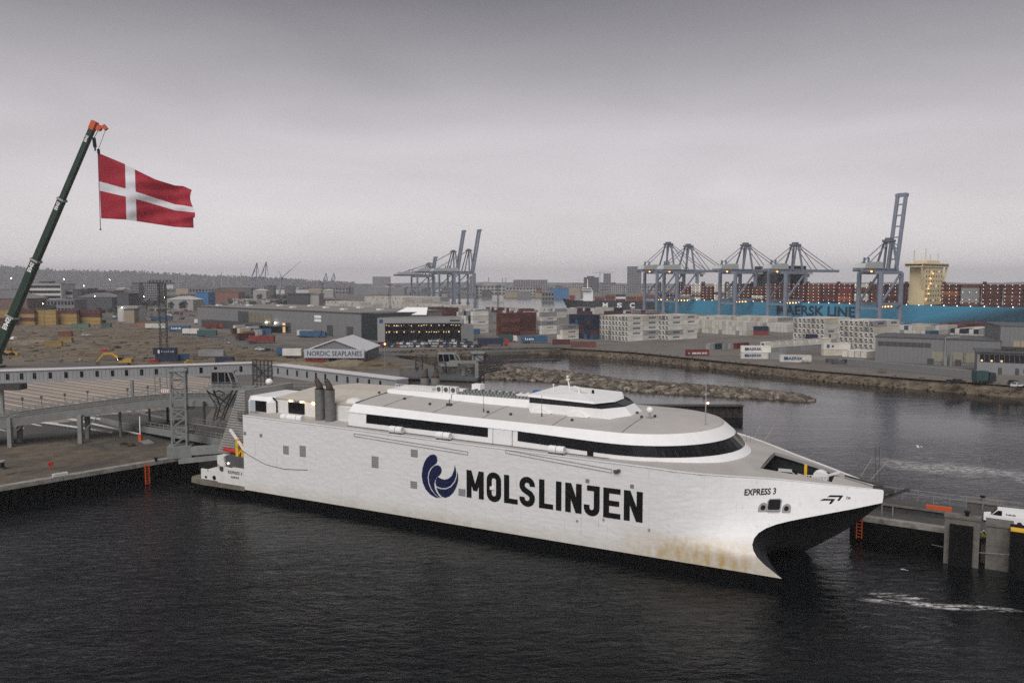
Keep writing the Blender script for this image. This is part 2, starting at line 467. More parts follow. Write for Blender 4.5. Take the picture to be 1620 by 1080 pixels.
# hills and far shore
m_hill = mat('wooded_hill', (.040, .046, .040), 1, var=.7, scale=.02, dirt=((.12, .115, .11), .012, .56))
def hill(name, prof, d, thick, label):
    mb = MB(); rows = []
    for px, py in prof:
        top = ZY(py, d)
        x = (px - 810) / FOC
        rows.append([(x * (d - thick * .45), d - thick * .45, LAND_Z - .5), (x * (d - thick * .2), d - thick * .2, LAND_Z + (top - LAND_Z) * .55), (x * d, d, top), (x * (d + thick), d + thick, LAND_Z - .5)])
    mb.loft(rows)
    return tag(mb.build(name, m_hill, smooth=True), label, kind='structure')
def ridge(pts, n=60, amp=1.2):
    o = []
    for i in range(n + 1):
        x = pts[0][0] + (pts[-1][0] - pts[0][0]) * i / n
        for (xa, ya), (xb, yb) in zip(pts, pts[1:]):
            if xa <= x <= xb: y = ya + (yb - ya) * (x - xa) / (xb - xa); break
        o.append((x, y + noise.noise(Vector((x * .05, 3.1, 0))) * amp + noise.noise(Vector((x * .21, 1.1, 0))) * amp * .5))
    return o
hill('hills', ridge([(-500, 415), (0, 421), (90, 428), (200, 430), (330, 437), (420, 440), (520, 447), (600, 449)], 110), 4300, 900, 'long wooded hills fading into the haze on the left')
hill('far_shore_hills', ridge([(560, 450), (700, 446), (900, 447), (1100, 449), (1300, 447), (1480, 446), (1540, 448), (1620, 446), (2000, 440)], 90, .8), 5600, 900, 'faint low hills along the horizon')

# ------------------------------------------------------------------ haze
def haze():
    m = bpy.data.materials.new('haze_air'); m.use_nodes = True
    t = m.node_tree; t.nodes.clear()
    o = t.nodes.new('ShaderNodeOutputMaterial'); v = t.nodes.new('ShaderNodeVolumePrincipled')
    v.inputs['Color'].default_value = (.92, .92, .965, 1)
    v.inputs['Density'].default_value = HAZE
    v.inputs['Anisotropy'].default_value = 0.0
    t.links.new(v.outputs[0], o.inputs['Volume'])
    m.volume_intersection_method if hasattr(m, 'volume_intersection_method') else None
    mb = MB().b2((-9400, -700, WATER_Z - 6), (9400, 9400, 175))
    tag(mb.build('haze', m), 'thin grey harbour haze', kind='stuff')
HAZE = 0.00014
haze()

# ------------------------------------------------------------------ the ferry
ferry = thing('ferry', 'large white twin hulled car ferry with dark window bands moored stern first', 'ferry', FO, math.atan2(FX.y, FX.x))
BEAM = 30.5
def sheer_z(s): return 12.5 - .0155 * (s - 15) if s < 84 else 11.43 - 3.27 * ((min(s, 110) - 84) / 26) ** 1.3
TS = [(84, 0), (86.6, .25), (89.4, 1.2), (92.8, 3.4), (98.1, 7.4), (103, 10.4), (106.5, 12.7), (109.9, 14.95), (111, 15.2)]
def sheer_t(s):
    if s <= 84: return 0.0
    for (a, ya), (b, yb) in zip(TS, TS[1:]):
        if s <= b:
            return ya + (yb - ya) * (s - a) / (b - a)
    return 15.2
KNZ = 2.6
def hull_t(s, z):
    f = max(0.0, min(1.0, (z - KNZ) / (sheer_z(s) - KNZ)))
    return sheer_t(s) * f ** .62
def on_hull(px, py):                  # the point of the near side of the hull seen at a photo pixel
    t = 0.0
    for _ in range(40):
        s, z = FS(px, py, t); t = .5 * t + .5 * hull_t(s, z)
    s, z = FS(px, py, t)
    return s, t, z
m_hull = None
def hull_material():
    m = bpy.data.materials.new('weathered_hull_paint'); m.use_nodes = True
    t = m.node_tree; b = t.nodes['Principled BSDF']; L = t.links.new; Nn = t.nodes.new
    tcn = Nn('ShaderNodeTexCoord'); P = tcn.outputs['Object']
    sp = Nn('ShaderNodeSeparateXYZ'); L(P, sp.inputs[0])
    def mth(op, a, c=None, clamp=False):
        n = Nn('ShaderNodeMath'); n.operation = op; n.use_clamp = clamp
        for i, q in enumerate((a, c)):
            if q is None: continue
            if isinstance(q, (int, float)): n.inputs[i].default_value = q
            else: L(q, n.inputs[i])
        return n.outputs[0]
    def nz(sc, st, det=5, ro=.6):
        mpn = Nn('ShaderNodeMapping'); mpn.inputs['Scale'].default_value = st; L(P, mpn.inputs[0])
        n = Nn('ShaderNodeTexNoise'); n.inputs['Scale'].default_value = sc; n.inputs['Detail'].default_value = det; n.inputs['Roughness'].default_value = ro
        L(mpn.outputs[0], n.inputs['Vector']); return n.outputs['Fac']
    base = Nn('ShaderNodeMixRGB'); base.inputs[1].default_value = (.76, .75, .74, 1); base.inputs[2].default_value = (.62, .61, .60, 1)
    L(mth('MULTIPLY', nz(.35, (1, 1, 1)), .75), base.inputs[0])
    # yellow-brown growth and rust running down low on the bow
    X, Z = sp.outputs['X'], sp.outputs['Z']
    ax = mth('SUBTRACT', 1.0, mth('POWER', mth('ABSOLUTE', mth('DIVIDE', mth('SUBTRACT', X, 90.5), 11.5)), 2), True)
    az = mth('SUBTRACT', 1.0, mth('POWER', mth('ABSOLUTE', mth('DIVIDE', mth('SUBTRACT', Z, .9), 3.0)), 1.6), True)
    st = mth('MULTIPLY', mth('SUBTRACT', nz(.9, (1.2, 1.2, .38), 6, .65), .24), 2.2, True)
    m1 = Nn('ShaderNodeMixRGB'); m1.inputs[2].default_value = (.46, .30, .075, 1)
    L(mth('MULTIPLY', mth('MULTIPLY', ax, az), mth('MULTIPLY', st, 1.1), True), m1.inputs[0]); L(base.outputs[0], m1.inputs[1])
    ax2 = mth('SUBTRACT', 1.0, mth('ABSOLUTE', mth('DIVIDE', mth('SUBTRACT', X, 50), 58)), True)
    az2 = mth('SUBTRACT', 1.0, mth('DIVIDE', Z, 2.2), True)
    m2 = Nn('ShaderNodeMixRGB'); m2.inputs[2].default_value = (.47, .43, .33, 1)
    L(mth('MULTIPLY', mth('MULTIPLY', az2, mth('ADD', ax2, .4)), nz(.5, (1, 1, .3)), True), m2.inputs[0]); L(m1.outputs[0], m2.inputs[1])
    # thin dark drips below the deck edge
    dr = mth('MULTIPLY', mth('SUBTRACT', nz(2.2, (1.2, 1, .05), 4, .7), .60), 6.0, True)
    m3 = Nn('ShaderNodeMixRGB'); m3.inputs[2].default_value = (.40, .37, .33, 1)
    L(mth('MULTIPLY', dr, .8), m3.inputs[0]); L(m2.outputs[0], m3.inputs[1])
    # plate seams
    def seam(v, pitch, wd):
        f = mth('FRACT', mth('DIVIDE', v, pitch)); return mth('LESS_THAN', f, wd)
    sm = mth('MAXIMUM', mth('MULTIPLY', seam(X, 1.2, .05), .55), mth('MULTIPLY', seam(Z, .62, .08), .9))
    m4 = Nn('ShaderNodeMixRGB'); m4.blend_type = 'MULTIPLY'; m4.inputs[2].default_value = (.93, .93, .93, 1)
    L(sm, m4.inputs[0]); L(m3.outputs[0], m4.inputs[1])
    L(m4.outputs[0], b.inputs['Base Color'])
    b.inputs['Roughness'].default_value = .42
    wob = nz(.9, (1, 1, 1.6), 2, .4)
    bp = Nn('ShaderNodeBump'); bp.inputs['Strength'].default_value = .22; bp.inputs['Distance'].default_value = .3
    L(wob, bp.inputs['Height']); L(bp.outputs[0], b.inputs['Normal'])
    return m
m_hull = hull_material()

ARCH = [(1237, 912.5), (1222, 903), (1208, 891.5), (1198, 881), (1192, 871), (1190, 861), (1193, 851), (1200, 842.5), (1212, 835), (1228, 829), (1248, 824), (1275, 818.5), (1310, 812), (1350, 804.5), (1396, 795), (1397.5, 786), (1398, 777)]
arch = [on_hull(x, y) for x, y in ARCH]
arch[0] = (arch[0][0], 0.0, .1)
def rowpts(i, mirror=False, n=64):
    sB, tB, zB = arch[i]
    r = (zB - .1) / (sheer_z(sB) - .1)
    if i == len(arch) - 1: r = 1.0
    pts = []
    for k in range(n + 1):
        s = 14.6 + (sB - 14.6) * k / n
        z = .1 + r * (sheer_z(s) - .1)
        t = hull_t(s, z) if k < n else tB
        pts.append((s, BEAM - t if mirror else t, z))
    return pts
for mir in (False, True):
    mb = MB().loft([rowpts(i, mir) for i in range(len(arch))])
    hs = mb.build('hull_side', m_hull, ferry, smooth=True)
    # black bottom of the slender outer hull and the tunnel inside it
    mb = MB(); Y = (lambda t: BEAM - t) if mir else (lambda t: t)
    ss = [14.6 + (arch[0][0] - 14.6) * k / 30 for k in range(31)]
    thick = lambda s: 4.6 * min(1, max(0, (arch[0][0] - s) / 26)) ** .6
    mb.loft([[(s, Y(.12), .1) for s in ss], [(s, Y(.18), WATER_Z - .6) for s in ss]])
    mb.loft([[(s, Y(.16), .12) for s in ss], [(s, Y(thick(s)), .12) for s in ss], [(s, Y(thick(s)), WATER_Z - .6) for s in ss]])
    mb.loft([[(s, Y(thick(s)), .12) for s in ss[:-6]], [(s, Y(thick(s)), 4.0) for s in ss[:-6]], [(s, Y(9.5), 5.0) for s in ss[:-6]]])
    mb.build('hull_bottom', m_antifoul, ferry)
    # dark tunnel face from the arch edge to the keel of the centre bow
    keel = [(97.0, -1.9), (97.6, -1.8), (98.3, -1.7), (99.0, -1.6), (99.8, -1.45), (100.6, -1.2), (101.4, -.7), (102.2, -.1), (103.0, .5), (103.9, 1.15), (104.8, 1.8), (105.8, 2.6), (107.0, 3.7), (108.3, 5.0), (109.75, 6.5)]
    edge = [(s, Y(t), z) for s, t, z in arch[:15]]
    rings = []
    for f in (0, .12, .3, .55, .8, 1.0):
        rg = []
        for i, (s, t, z) in enumerate(edge):
            ks, kz = keel[i]
            bul = 4 * f * (1 - f)
            up = .9 * bul * (1 - i / 14)
            rg.append((s + (ks - s) * f - 1.5 * bul * (1 - i / 14), t + (15.25 - t) * f, z + (kz - z) * f + up))
        rings.append(rg)
    mb = MB().loft(rings)
    mb.build('tunnel_skin', m_tunnel, ferry, smooth=True)
# the rubbing strip along the sheer
for mir in (False, True):
    mb = MB(); ss = [14.6 + 95.4 * k / 90 for k in range(91)]
    P = [Vector((s, (BEAM - sheer_t(s)) if mir else sheer_t(s), sheer_z(s))) for s in ss]
    for a, b in zip(P, P[1:]): mb.bar(a + Vector((0, 0, .02)), b + Vector((0, 0, .02)), .16, .14)
    mb.build('deck_edge', m_white, ferry)

# foredeck and main deck with the open bow well
m_deck = mat('grey_deck_paint', (.40, .375, .355), .85, var=.08, scale=.5, dirt=((.34, .32, .30), .25, .53))
OP_S = (95.6, 104.0)
def crown(s): return .5 * max(0, min(1, (110 - s) / 9))
def deck_pt(s, v):
    t0 = sheer_t(s); t = t0 + (BEAM - 2 * t0) * v
    return (s, t, sheer_z(s) - .06 + crown(s) * (1 - (2 * v - 1) ** 2))
def op_v(s):                          # near edge of the well, as a share of the deck width
    tn = 9.7 + (s - OP_S[0]) * .30
    return (tn - sheer_t(s)) / (BEAM - 2 * sheer_t(s))
mb = MB()
ssd = [14.6, 30, 50, 70, 80, 84, 86.6, 89.4, 92.8, 94.5, OP_S[0], 97.0, 98.5, 100, 101.5, 102.8, OP_S[1], 105, 106.5, 108.3, 109.9]
for a, b in zip(ssd, ssd[1:]):
    inside = OP_S[0] <= a and b <= OP_S[1]
    if inside:
        va, vb = op_v(a), op_v(b)
        for f0, f1 in ((0, .34), (.34, .67), (.67, 1)):
            mb.add([deck_pt(a, va * f0), deck_pt(b, vb * f0), deck_pt(b, vb * f1), deck_pt(a, va * f1)], [(0, 1, 2, 3)])
            mb.add([deck_pt(a, 1 - va * f0), deck_pt(b, 1 - vb * f0), deck_pt(b, 1 - vb * f1), deck_pt(a, 1 - va * f1)], [(0, 3, 2, 1)])
    else:
        n = 12
        for k in range(n):
            mb.add([deck_pt(a, k / n), deck_pt(b, k / n), deck_pt(b, (k + 1) / n), deck_pt(a, (k + 1) / n)], [(0, 1, 2, 3)])
mb.build('main_deck', m_deck, ferry)
# the well below it
mb = MB()
fz = 7.45
pn = [deck_pt(s, op_v(s)) for s in (OP_S[0], 98.5, 101.5, OP_S[1])]; pf = [deck_pt(s, 1 - op_v(s)) for s in (OP_S[0], 98.5, 101.5, OP_S[1])]
loop = pn + pf[::-1]
for a, b in zip(loop, loop[1:] + loop[:1]):
    a, b = Vector(a), Vector(b)
    mb.add([a, b, (b.x, b.y, b.z - .45), (a.x, a.y, a.z - .45)], [(0, 1, 2, 3)], 1)
mb.add([(88, 6.5, fz), (105, 12.4, fz), (105, 18.1, fz), (88, 24, fz)], [(0, 1, 2, 3)])
mb.add([(88, 6.5, fz), (88, 24, fz), (88, 24, 11), (88, 6.5, 11)], [(0, 1, 2, 3)])
mb.add([(88, 24, fz), (105, 18.1, fz), (105, 18.1, 8.9), (88, 24, 11)], [(0, 1, 2, 3)])
mb.add([(88, 6.5, fz), (105, 12.4, fz), (105, 12.4, 8.9), (88, 6.5, 11)], [(0, 1, 2, 3)])
mb.build('bow_well', [mat('unlit_car_deck', (.018, .018, .018), .8, var=.3), m_grey], ferry)  # near black colour carries the shade of the unlit interior
MB().b2((100.0, 17.2, fz), (100.35, 17.6, 10.0)).build('yellow_post', m_yellow, ferry)
# winch with its guard rail at the front of the well
mb = MB(); mb.cyl((102.3, 13.2, 8.9), (102.3, 15.6, 8.9), .75, 14); mb.cyl((102.3, 13.0, 8.9), (102.3, 13.25, 8.9), 1.0, 14); mb.cyl((102.3, 15.5, 8.9), (102.3, 15.8, 8.9), 1.0, 14)
mb.b2((101.3, 12.8, fz), (103.4, 16.2, 8.0)); mb.bar((102.9, 14, 9.4), (104.6, 15.2, 9.9), .25)
mb.build('mooring_winch', m_white2, ferry)
mb = MB()
for i in range(8):
    a = (100.9 + i * .34, 12.05 + i * .12)
    mb.bar((*a, 8.1), (*a, 9.75), .07)
for z in (8.5, 9.1, 9.75): mb.bar((100.9, 12.05, z), (103.3, 12.9, z), .07)
mb.build('guard_rail', m_white, ferry)
# hinged nose piece past the stem
mb = MB(); mb.loft([[(108.6, 14.6, 8.5), (108.6, 15.9, 8.5), (108.6, 15.9, 7.6), (108.6, 14.6, 7.6)], [(111.0, 14.9, 8.3), (111.0, 15.9, 8.3), (111.0, 15.9, 7.9), (111.0, 14.9, 7.9)]], True, True)
mb.bar((109.6, 15.2, 7.0), (112.5, 15.6, 8.5), .4, .3); mb.b2((112.2, 15.0, 8.35), (112.8, 16.0, 8.65)); mb.bar((105.2, 15.3, 9.5), (109.8, 15.3, 8.6), .3, .2)
mb.build('bow_fitting', m_steel_d, ferry)

# ---------------- passenger deckhouse: one shell of rings round the near side, the rounded front and the far side
S0, S1 = 35.0, 78.0
NF = 36
SIDE_S = [35, 36.2, 38.3, 42, 46, 50, 54, 57, 59.9, 62, 64.4, 67, 70, 73, 76, 78]
def ring(off, a, zf):
    b = BEAM / 2 - off; pts = []
    for s in SIDE_S: pts.append((s, off, zf(s)))
    for k in range(1, NF):
        q = -math.pi / 2 + math.pi * k / NF
        s = S1 + a * math.cos(q); pts.append((s, BEAM / 2 + b * math.sin(q), zf(s)))
    for s in SIDE_S[::-1]: pts.append((s, BEAM - off, zf(s)))
    return pts
def lerpz(tab):
    def f(s):
        if s <= tab[0][0]: return tab[0][1]
        for (a, ya), (b, yb) in zip(tab, tab[1:]):
            if s <= b: return ya + (yb - ya) * (s - a) / (b - a)
        return tab[-1][1]
    return f
z_base = lerpz([(35, 12.0), (62, 11.25), (77, 10.8), (94, 10.75)])
z_lip = lerpz([(35, 12.3), (77, 11.15), (94, 11.15)])
z_wb = lerpz([(35, 12.95), (59.8, 12.68), (64.5, 12.6), (76.7, 12.12), (94, 11.95)])
z_wt = lerpz([(35, 14.33), (59.8, 13.98), (64.5, 13.92), (76.7, 13.5), (94, 13.35)])
z_sh = lerpz([(35, 15.5), (51, 15.08), (64, 14.92), (78, 14.75), (94, 14.7)])
G0 = ring(2.05, 15.1, lambda s: z_base(s) - 1.2); G1 = ring(2.0, 15.2, z_base); G1b = ring(2.0, 15.2, z_lip)
G2 = ring(2.0, 14.3, z_wb); G3 = ring(2.06, 12.8, z_wt); G3b = ring(1.95, 12.95, lambda s: z_wt(s) + .06); G4 = ring(3.4, 11.4, z_sh)
mb = MB()
mb.loft([G0, G1], mi=1); mb.loft([G1, G1b]); mb.loft([G1b, G2])
o = len(mb.v); mb.loft([G2, G3])
mb.loft([G3, G3b]); mb.loft([G3b, G4])
# aft face of the house, sloping
af = [G0[0], G2[0], G3b[0], G4[0]]; ar = [G0[-1], G2[-1], G3b[-1], G4[-1]]
mb.loft([[(p[0] - .0, p[1], p[2]) for p in af], [(p[0], p[1], p[2]) for p in ar]])
mb.build('deckhouse', [m_white, m_black], ferry)
n4 = len(G4)
mb = MB(); K = 10
half = n4 // 2
rr = []
for f in range(K + 1):
    v = f / K; r = []
    for i in range(half + 1):
        a, b = Vector(G4[i]), Vector(G4[n4 - 1 - i])
        q = a.lerp(b, v); wdt = (b.y - a.y) / 23.7
        q.z += .72 * (1 - (2 * v - 1) ** 2) * wdt ** .7
        r.append(q)
    rr.append(r)
mb.loft(rr)
m_roof = mat('grey_roof_coating', (.43, .405, .385), .8, var=.06, scale=.5, dirt=((.37, .35, .335), .2, .54))
mb.build('deckhouse_roof', m_roof, ferry, smooth=True)
def roof_z(s, t):
    v = max(0, min(1, (t - 3.4) / 23.7)); return z_sh(s) + .72 * (1 - (2 * v - 1) ** 2)
# thin dark seams across the roof
for s in (40.5, 49.5, 58.0, 69, 79):
    mb = MB()
    for k in range(10):
        t0, t1 = 3.6 + k * .8, 4.4 + k * .8
        mb.bar((s, t0, roof_z(s, t0) + .012), (s, t1, roof_z(s, t1) + .012), .09, .02)
    mb.build('roof_seam', m_dgrey, ferry)
MB().bar((35.3, 3.5, 15.56), (35.3, 11.6, 16.2), .18, .2).build('aft_roof_edge', m_dgrey, ferry)
# windows: each pane a sheet of dark glass just proud of its dark frame
def strip_pts(d):
    return [Vector(p) for p in d]
def wpoint(u, v, prou=.05):           # u runs in metres from s = 35 along the near side and round the front
    acc = 0.0
    for i in range(len(G2) - 1):
        a2, b2 = Vector(G2[i]), Vector(G2[i + 1]); l = (b2 - a2).xy.length
        if acc + l >= u:
            f = (u - acc) / l
            p = a2.lerp(b2, f).lerp(Vector(G3[i]).lerp(Vector(G3[i + 1]), f), v)
            d = (b2 - a2); nrm = Vector((d.y, -d.x, 0)).normalized()
            return p + nrm * prou
        acc += l
    return Vector(G2[-1])
def panes(u0, u1, n, v0=.02, v1=.98):
    du = (u1 - u0) / n
    mb = MB()
    for k in range(n * 2):
        a, b = u0 + du * k / 2, u0 + du * (k + 1) / 2
        mb.add([wpoint(a, v0 - .02, .03), wpoint(b, v0 - .02, .03), wpoint(b, v1 + .02, .03), wpoint(a, v1 + .02, .03)], [(0, 1, 2, 3)])
    fr = mb.build('window_frame', mat('black_window_frame', (.014, .014, .015), .5, spec=.25), ferry)
    for k in range(n):
        a, b = u0 + du * k + .05, u0 + du * (k + 1) - .05
        e1, e2, e3 = (random.uniform(.045, .085) for _ in range(3))
        mb = MB(); q = [wpoint(a, v0, e1), wpoint(b, v0, e2), wpoint(b, v1, e2 + e3 - e1), wpoint(a, v1, e3)]
        mb.add(q, [(0, 1, 2, 3)]); mb.build('window_pane', m_glass, ferry)
panes(3.45, 24.8, 14)
panes(29.5, 43.0 + 33, 28)
# plain panel with a hatch between the two window bands, with recessed seams
for u in (25.6, 28.7): MB().bar(wpoint(u, -.7, .02), wpoint(u, 1.0, .02), .07, .05).build('panel_seam', m_grey, ferry)
MB().b2((61.0, 1.93, 11.5), (63.6, 2.02, 13.9)).build('side_door', m_white, ferry)
s_, z_ = FS(934, 717.5, 2.0)
MB().b2((s_ - .42, 1.9, z_ - .36), (s_ + .42, 2.1, z_ + .36)).build('black_hatch', m_black, ferry)

# life raft canisters on the side deck
def raft(s, t, z):
    r = obj('life_raft', None, ferry, (s, t, z))
    mb = MB()
    for k in (0, 1):
        c = k * 1.15
        mb.cyl((c - .55, 0, .62), (c + .5, 0, .62), .52, 12)
        for e in (-.3, .25): mb.cyl((c + e - .04, 0, .62), (c + e + .04, 0, .62), .56, 12)
    mb.build('canister', m_white, r, smooth=False)
    MB().b2((-.6, -.4, 0), (1.7, .4, .16)).b2((-.4, -.45, .1), (-.3, .45, .6)).b2((1.4, -.45, .1), (1.5, .45, .6)).build('cradle', m_dgrey, r)
for px, py in ((628, 686), (703, 695), (882, 716)):
    s_, z_ = FS(px, py, 1.0); raft(s_ - .6, .95, sheer_z(s_) - .05)
for px, py in ((457, 664), (473, 666)):
    s_, z_ = FS(px, py, 2.0); raft(s_ - .5, 1.6, 12.0)
# side rails and cable runs just below the deck edge
mb = MB()
for a, b in (((560, 685), (740, 714)), ((800, 711), (968, 742))):
    (s0, z0), (s1, z1) = FS(*a, -.08), FS(*b, -.08)
    mb.bar((s0, -.08, z0), (s1, -.08, z1), .05); mb.bar((s0, -.08, z0 - .42), (s1, -.08, z1 - .42), .05)
    mb.bar((s0, -.08, z0), (s0, -.08, z0 - .42), .05); mb.bar((s1, -.08, z1), (s1, -.08, z1 - .42), .05)
mb.build('side_rail', m_grey, ferry)
mb = MB(); pts = [(374, 706), (395, 720), (420, 734), (450, 741.5), (487, 743)]
pts = [(FS(x, y, 0)[0], -.04, FS(x, y, 0)[1]) for x, y in pts]
for a, b in zip(pts, pts[1:]): mb.bar(a, b, .06)
mb.build('hanging_cable', m_dgrey, ferry)
# dark seam where the deckhouse meets the side deck
mb = MB()
mb.bar((35, 1.7, 12.25), (62, 1.7, 11.82), .3, .1); mb.bar((62, 1.7, 11.82), (78, 1.7, 11.56), .3, .1)
mb.build('deck_gutter', m_dgrey, ferry)

# square vents in the hull side
for x0, y0, x1, y1 in ((448, 703, 457, 718.5), (474, 702.5, 484, 722.5), (588, 719, 599, 740), (650, 709, 661, 723), (649.5, 759, 660, 772.5), (725.5, 771, 736.5, 784.5), (385.5, 682, 389.5, 687.5), (411, 685.5, 415, 691), (926.5, 756.5, 932.5, 763.5), (997, 765, 1003, 772)):
    a = FS(x0, (y0 * .9 + y1 * .1) - .5, 0); b = FS(x1, y1, 0)
    mb = MB().b2((a[0], -.05, b[1]), (b[0], .03, a[1]))
    n = max(3, round((a[1] - b[1]) / .28))
    for k in range(n): z = b[1] + (a[1] - b[1]) * (k + .5) / n; mb.b2((a[0] + .06, -.09, z - .05), (b[0] - .06, -.04, z + .05), 1)
    mb.build('hull_vent', [m_grey, m_steel], ferry)
# fairleads and the bow mooring port
def hp(s, z, d): return (s, hull_t(s, z) - d, z)
def hpoly(pts, name, m, parent, d=.06):
    f = [hull_vert_(s, z, d) for s, z in pts]; k = [hull_vert_(s, z, -.1) for s, z in pts]
    return MB().loft([k, f], True, True).build(name, m, parent)
def hull_vert_(s, z, d): return (s, hull_t(s, z) - d, z)
for px, py, r in ((1207.5, 802, .50), (1244.5, 803.5, .47)):
    s, t, z = on_hull(px, py)
    c = [(s + r * math.cos(R(a)), z + r * math.sin(R(a))) for a in range(0, 181, 20)] + [(s - r, z - r * .9), (s + r, z - r * .9)]
    f = hpoly(c, 'fairlead', m_steel, ferry, .1)
    hpoly([(s + r * .55 * math.cos(R(a)), z + r * .55 * math.sin(R(a))) for a in range(0, 360, 30)], 'roller', m_black, f, .15)
s, t, z = on_hull(1225, 799)
rr_ = lambda a, b, k: [(s - a, z - b + k), (s - a + k, z - b), (s + a - k, z - b), (s + a, z - b + k), (s + a, z + b - k), (s + a - k, z + b), (s - a + k, z + b), (s - a, z + b - k)]
pf_ = hpoly(rr_(.78, .74, .2), 'mooring_port', m_grey, ferry, .08)
hpoly([(x, y + .1) for x, y in rr_(.66, .55, .15)], 'opening', m_black, pf_, .12)
hpoly([(s - .66, z - .52), (s + .66, z - .52), (s + .66, z - .42), (s - .66, z - .42)], 'rail', m_steel, pf_, .2)
for px, py, r in ((633, 828, .3), (863, 744, 0),):
    pass
s, z = FS(975, 744, 0); MB().b2((s - .3, -.25, z - .3), (s + .3, 0, z + .1)).b2((s + .2, -.4, z), (s + .6, -.1, z + .25)).build('side_camera', m_dgrey, ferry)
for px, py in ((913, 823), (955, 821), (1027, 837)):
    s, z = FS(px, py, 0); MB().cyl((s, 0, z), (s, -.12, z), .16, 8).build('discharge_port', m_grey, ferry)
s, z = FS(779, 772, 0); MB().b2((s - .35, -.12, z - .2), (s + .3, 0, z + .25)).build('name_lamp_box', m_white, ferry)

# ---------------- lettering and emblems on the near side
def hull_vert(s, z, d=.05): return (s, hull_t(s, z) - d, z)
ZT, ZB = 8.22, 4.32
HH = ZT - ZB; SW = .80
def ribbon(mb, pts, w, d, closed=False):
    n = len(pts); P2 = [Vector(p) for p in pts]; Lf, Rt = [], []
    for i in range(n):
        a = P2[i - 1] if (i > 0 or closed) else None
        c = P2[(i + 1) % n] if (i < n - 1 or closed) else None
        d0 = (P2[i] - a).normalized() if a is not None else None
        d1 = (c - P2[i]).normalized() if c is not None else None
        if d0 is None: d0 = d1
        if d1 is None: d1 = d0
        tn = (d0 + d1).normalized(); nr = Vector((-tn.y, tn.x)); k = w / 2 / max(.35, nr.dot(Vector((-d0.y, d0.x))))
        Lf.append(P2[i] + nr * k); Rt.append(P2[i] - nr * k)
    m = n if closed else n - 1
    for i in range(m):
        j = (i + 1) % n
        mb.add([hull_vert(q.x, q.y, d) for q in (Rt[i], Rt[j], Lf[j], Lf[i])], [(0, 1, 2, 3)])
def arc(cx, cy, rx, ry, a0, a1, n=8):
    return [(cx + rx * math.cos(R(a0 + (a1 - a0) * i / n)), cy + ry * math.sin(R(a0 + (a1 - a0) * i / n))) for i in range(n + 1)]
def letter(ch, s0, s1):
    mb = MB(); w = s1 - s0; h = SW / 2; B, T = ZB, ZT
    X = lambda x: s0 + x
    def quad(*q, d=.052): mb.add([hull_vert(X(x), B + y, d) for x, y in q], [tuple(range(len(q)))])
    if ch == 'M':
        ribbon(mb, [(X(h), B), (X(h), T)], SW, .05); ribbon(mb, [(X(w - h), B), (X(w - h), T)], SW, .05)
        quad((.0, HH), (SW, HH), (w / 2 + .32, HH * .27), (w / 2 - .32, HH * .27)); quad((w - SW, HH), (w, HH), (w / 2 + .32, HH * .27), (w / 2 - .32, HH * .27), d=.056)
    elif ch == 'N':
        ribbon(mb, [(X(h), B), (X(h), T)], SW, .05); ribbon(mb, [(X(w - h), B), (X(w - h), T)], SW, .05)
        quad((0, HH), (SW + .05, HH), (w, 0), (w - SW - .05, 0))
    elif ch == 'L':
        ribbon(mb, [(X(h), T), (X(h), B)], SW, .05); quad((0, 0), (w, 0), (w, SW * .86), (0, SW * .86))
    elif ch == 'I':
        ribbon(mb, [(X(w / 2), T), (X(w / 2), B)], SW, .05)
    elif ch == 'E':
        ribbon(mb, [(X(h), T), (X(h), B)], SW, .05)
        quad((0, 0), (w, 0), (w, SW * .86), (0, SW * .86)); quad((0, HH - SW * .86), (w, HH - SW * .86), (w, HH), (0, HH)); quad((0, HH * .5 - SW * .43), (w * .93, HH * .5 - SW * .43), (w * .93, HH * .5 + SW * .43), (0, HH * .5 + SW * .43))
    elif ch == 'O':
        r = w / 2 - h; p = arc(X(w / 2), T - h * .9 - r + .08, r, r, 0, 180, 10) + arc(X(w / 2), B + h * .9 + r - .08, r, r, 180, 360, 10)
        ribbon(mb, p, SW, .05, True)
    elif ch == 'J':
        r = w / 2 - h
        p = [(X(w - h), T)] + [(X(w - h), B + h + r)] + arc(X(w / 2), B + h * .9 + r - .05, r, r, 0, -180, 12)[1:] + [(X(h), B + h + r + .25)]
        ribbon(mb, p, SW, .05); quad((w * .2, HH - SW * .86), (w, HH - SW * .86), (w, HH), (w * .2, HH))
    elif ch == 'S':
        r = w / 2 - h; ct, cb = T - h * .9 - r + .06, B + h * .9 + r - .06
        p = [(X(w - h), ct - .12)] + arc(X(w / 2), ct, r, r, 0, 180, 10) + [(X(h + .04), ct - .30), (X(h + .28), ct - .62), (X(w - h - .28), cb + .62), (X(w - h - .04), cb + .30)] + arc(X(w / 2), cb, r, r, 0, -180, 10) + [(X(h), cb + .12)]
        ribbon(mb, p, SW, .05)
    mb.build('letter', m_black, ferry)
zx = lambda x, y: FS(650 + x / 4.154, 700 + y / 4.154, 0)[0]
for ch, x0, x1, yy in (('M', 367, 480, 270), ('O', 499, 594, 290), ('L', 613, 703, 300), ('S', 714, 816, 325), ('L', 843, 936, 340), ('I', 955, 989, 350), ('N', 1015, 1123, 370), ('J', 1137, 1241, 385), ('E', 1265, 1378, 400), ('N', 1400, 1524, 420)):
    letter(ch, zx(x0, yy), zx(x1, yy))
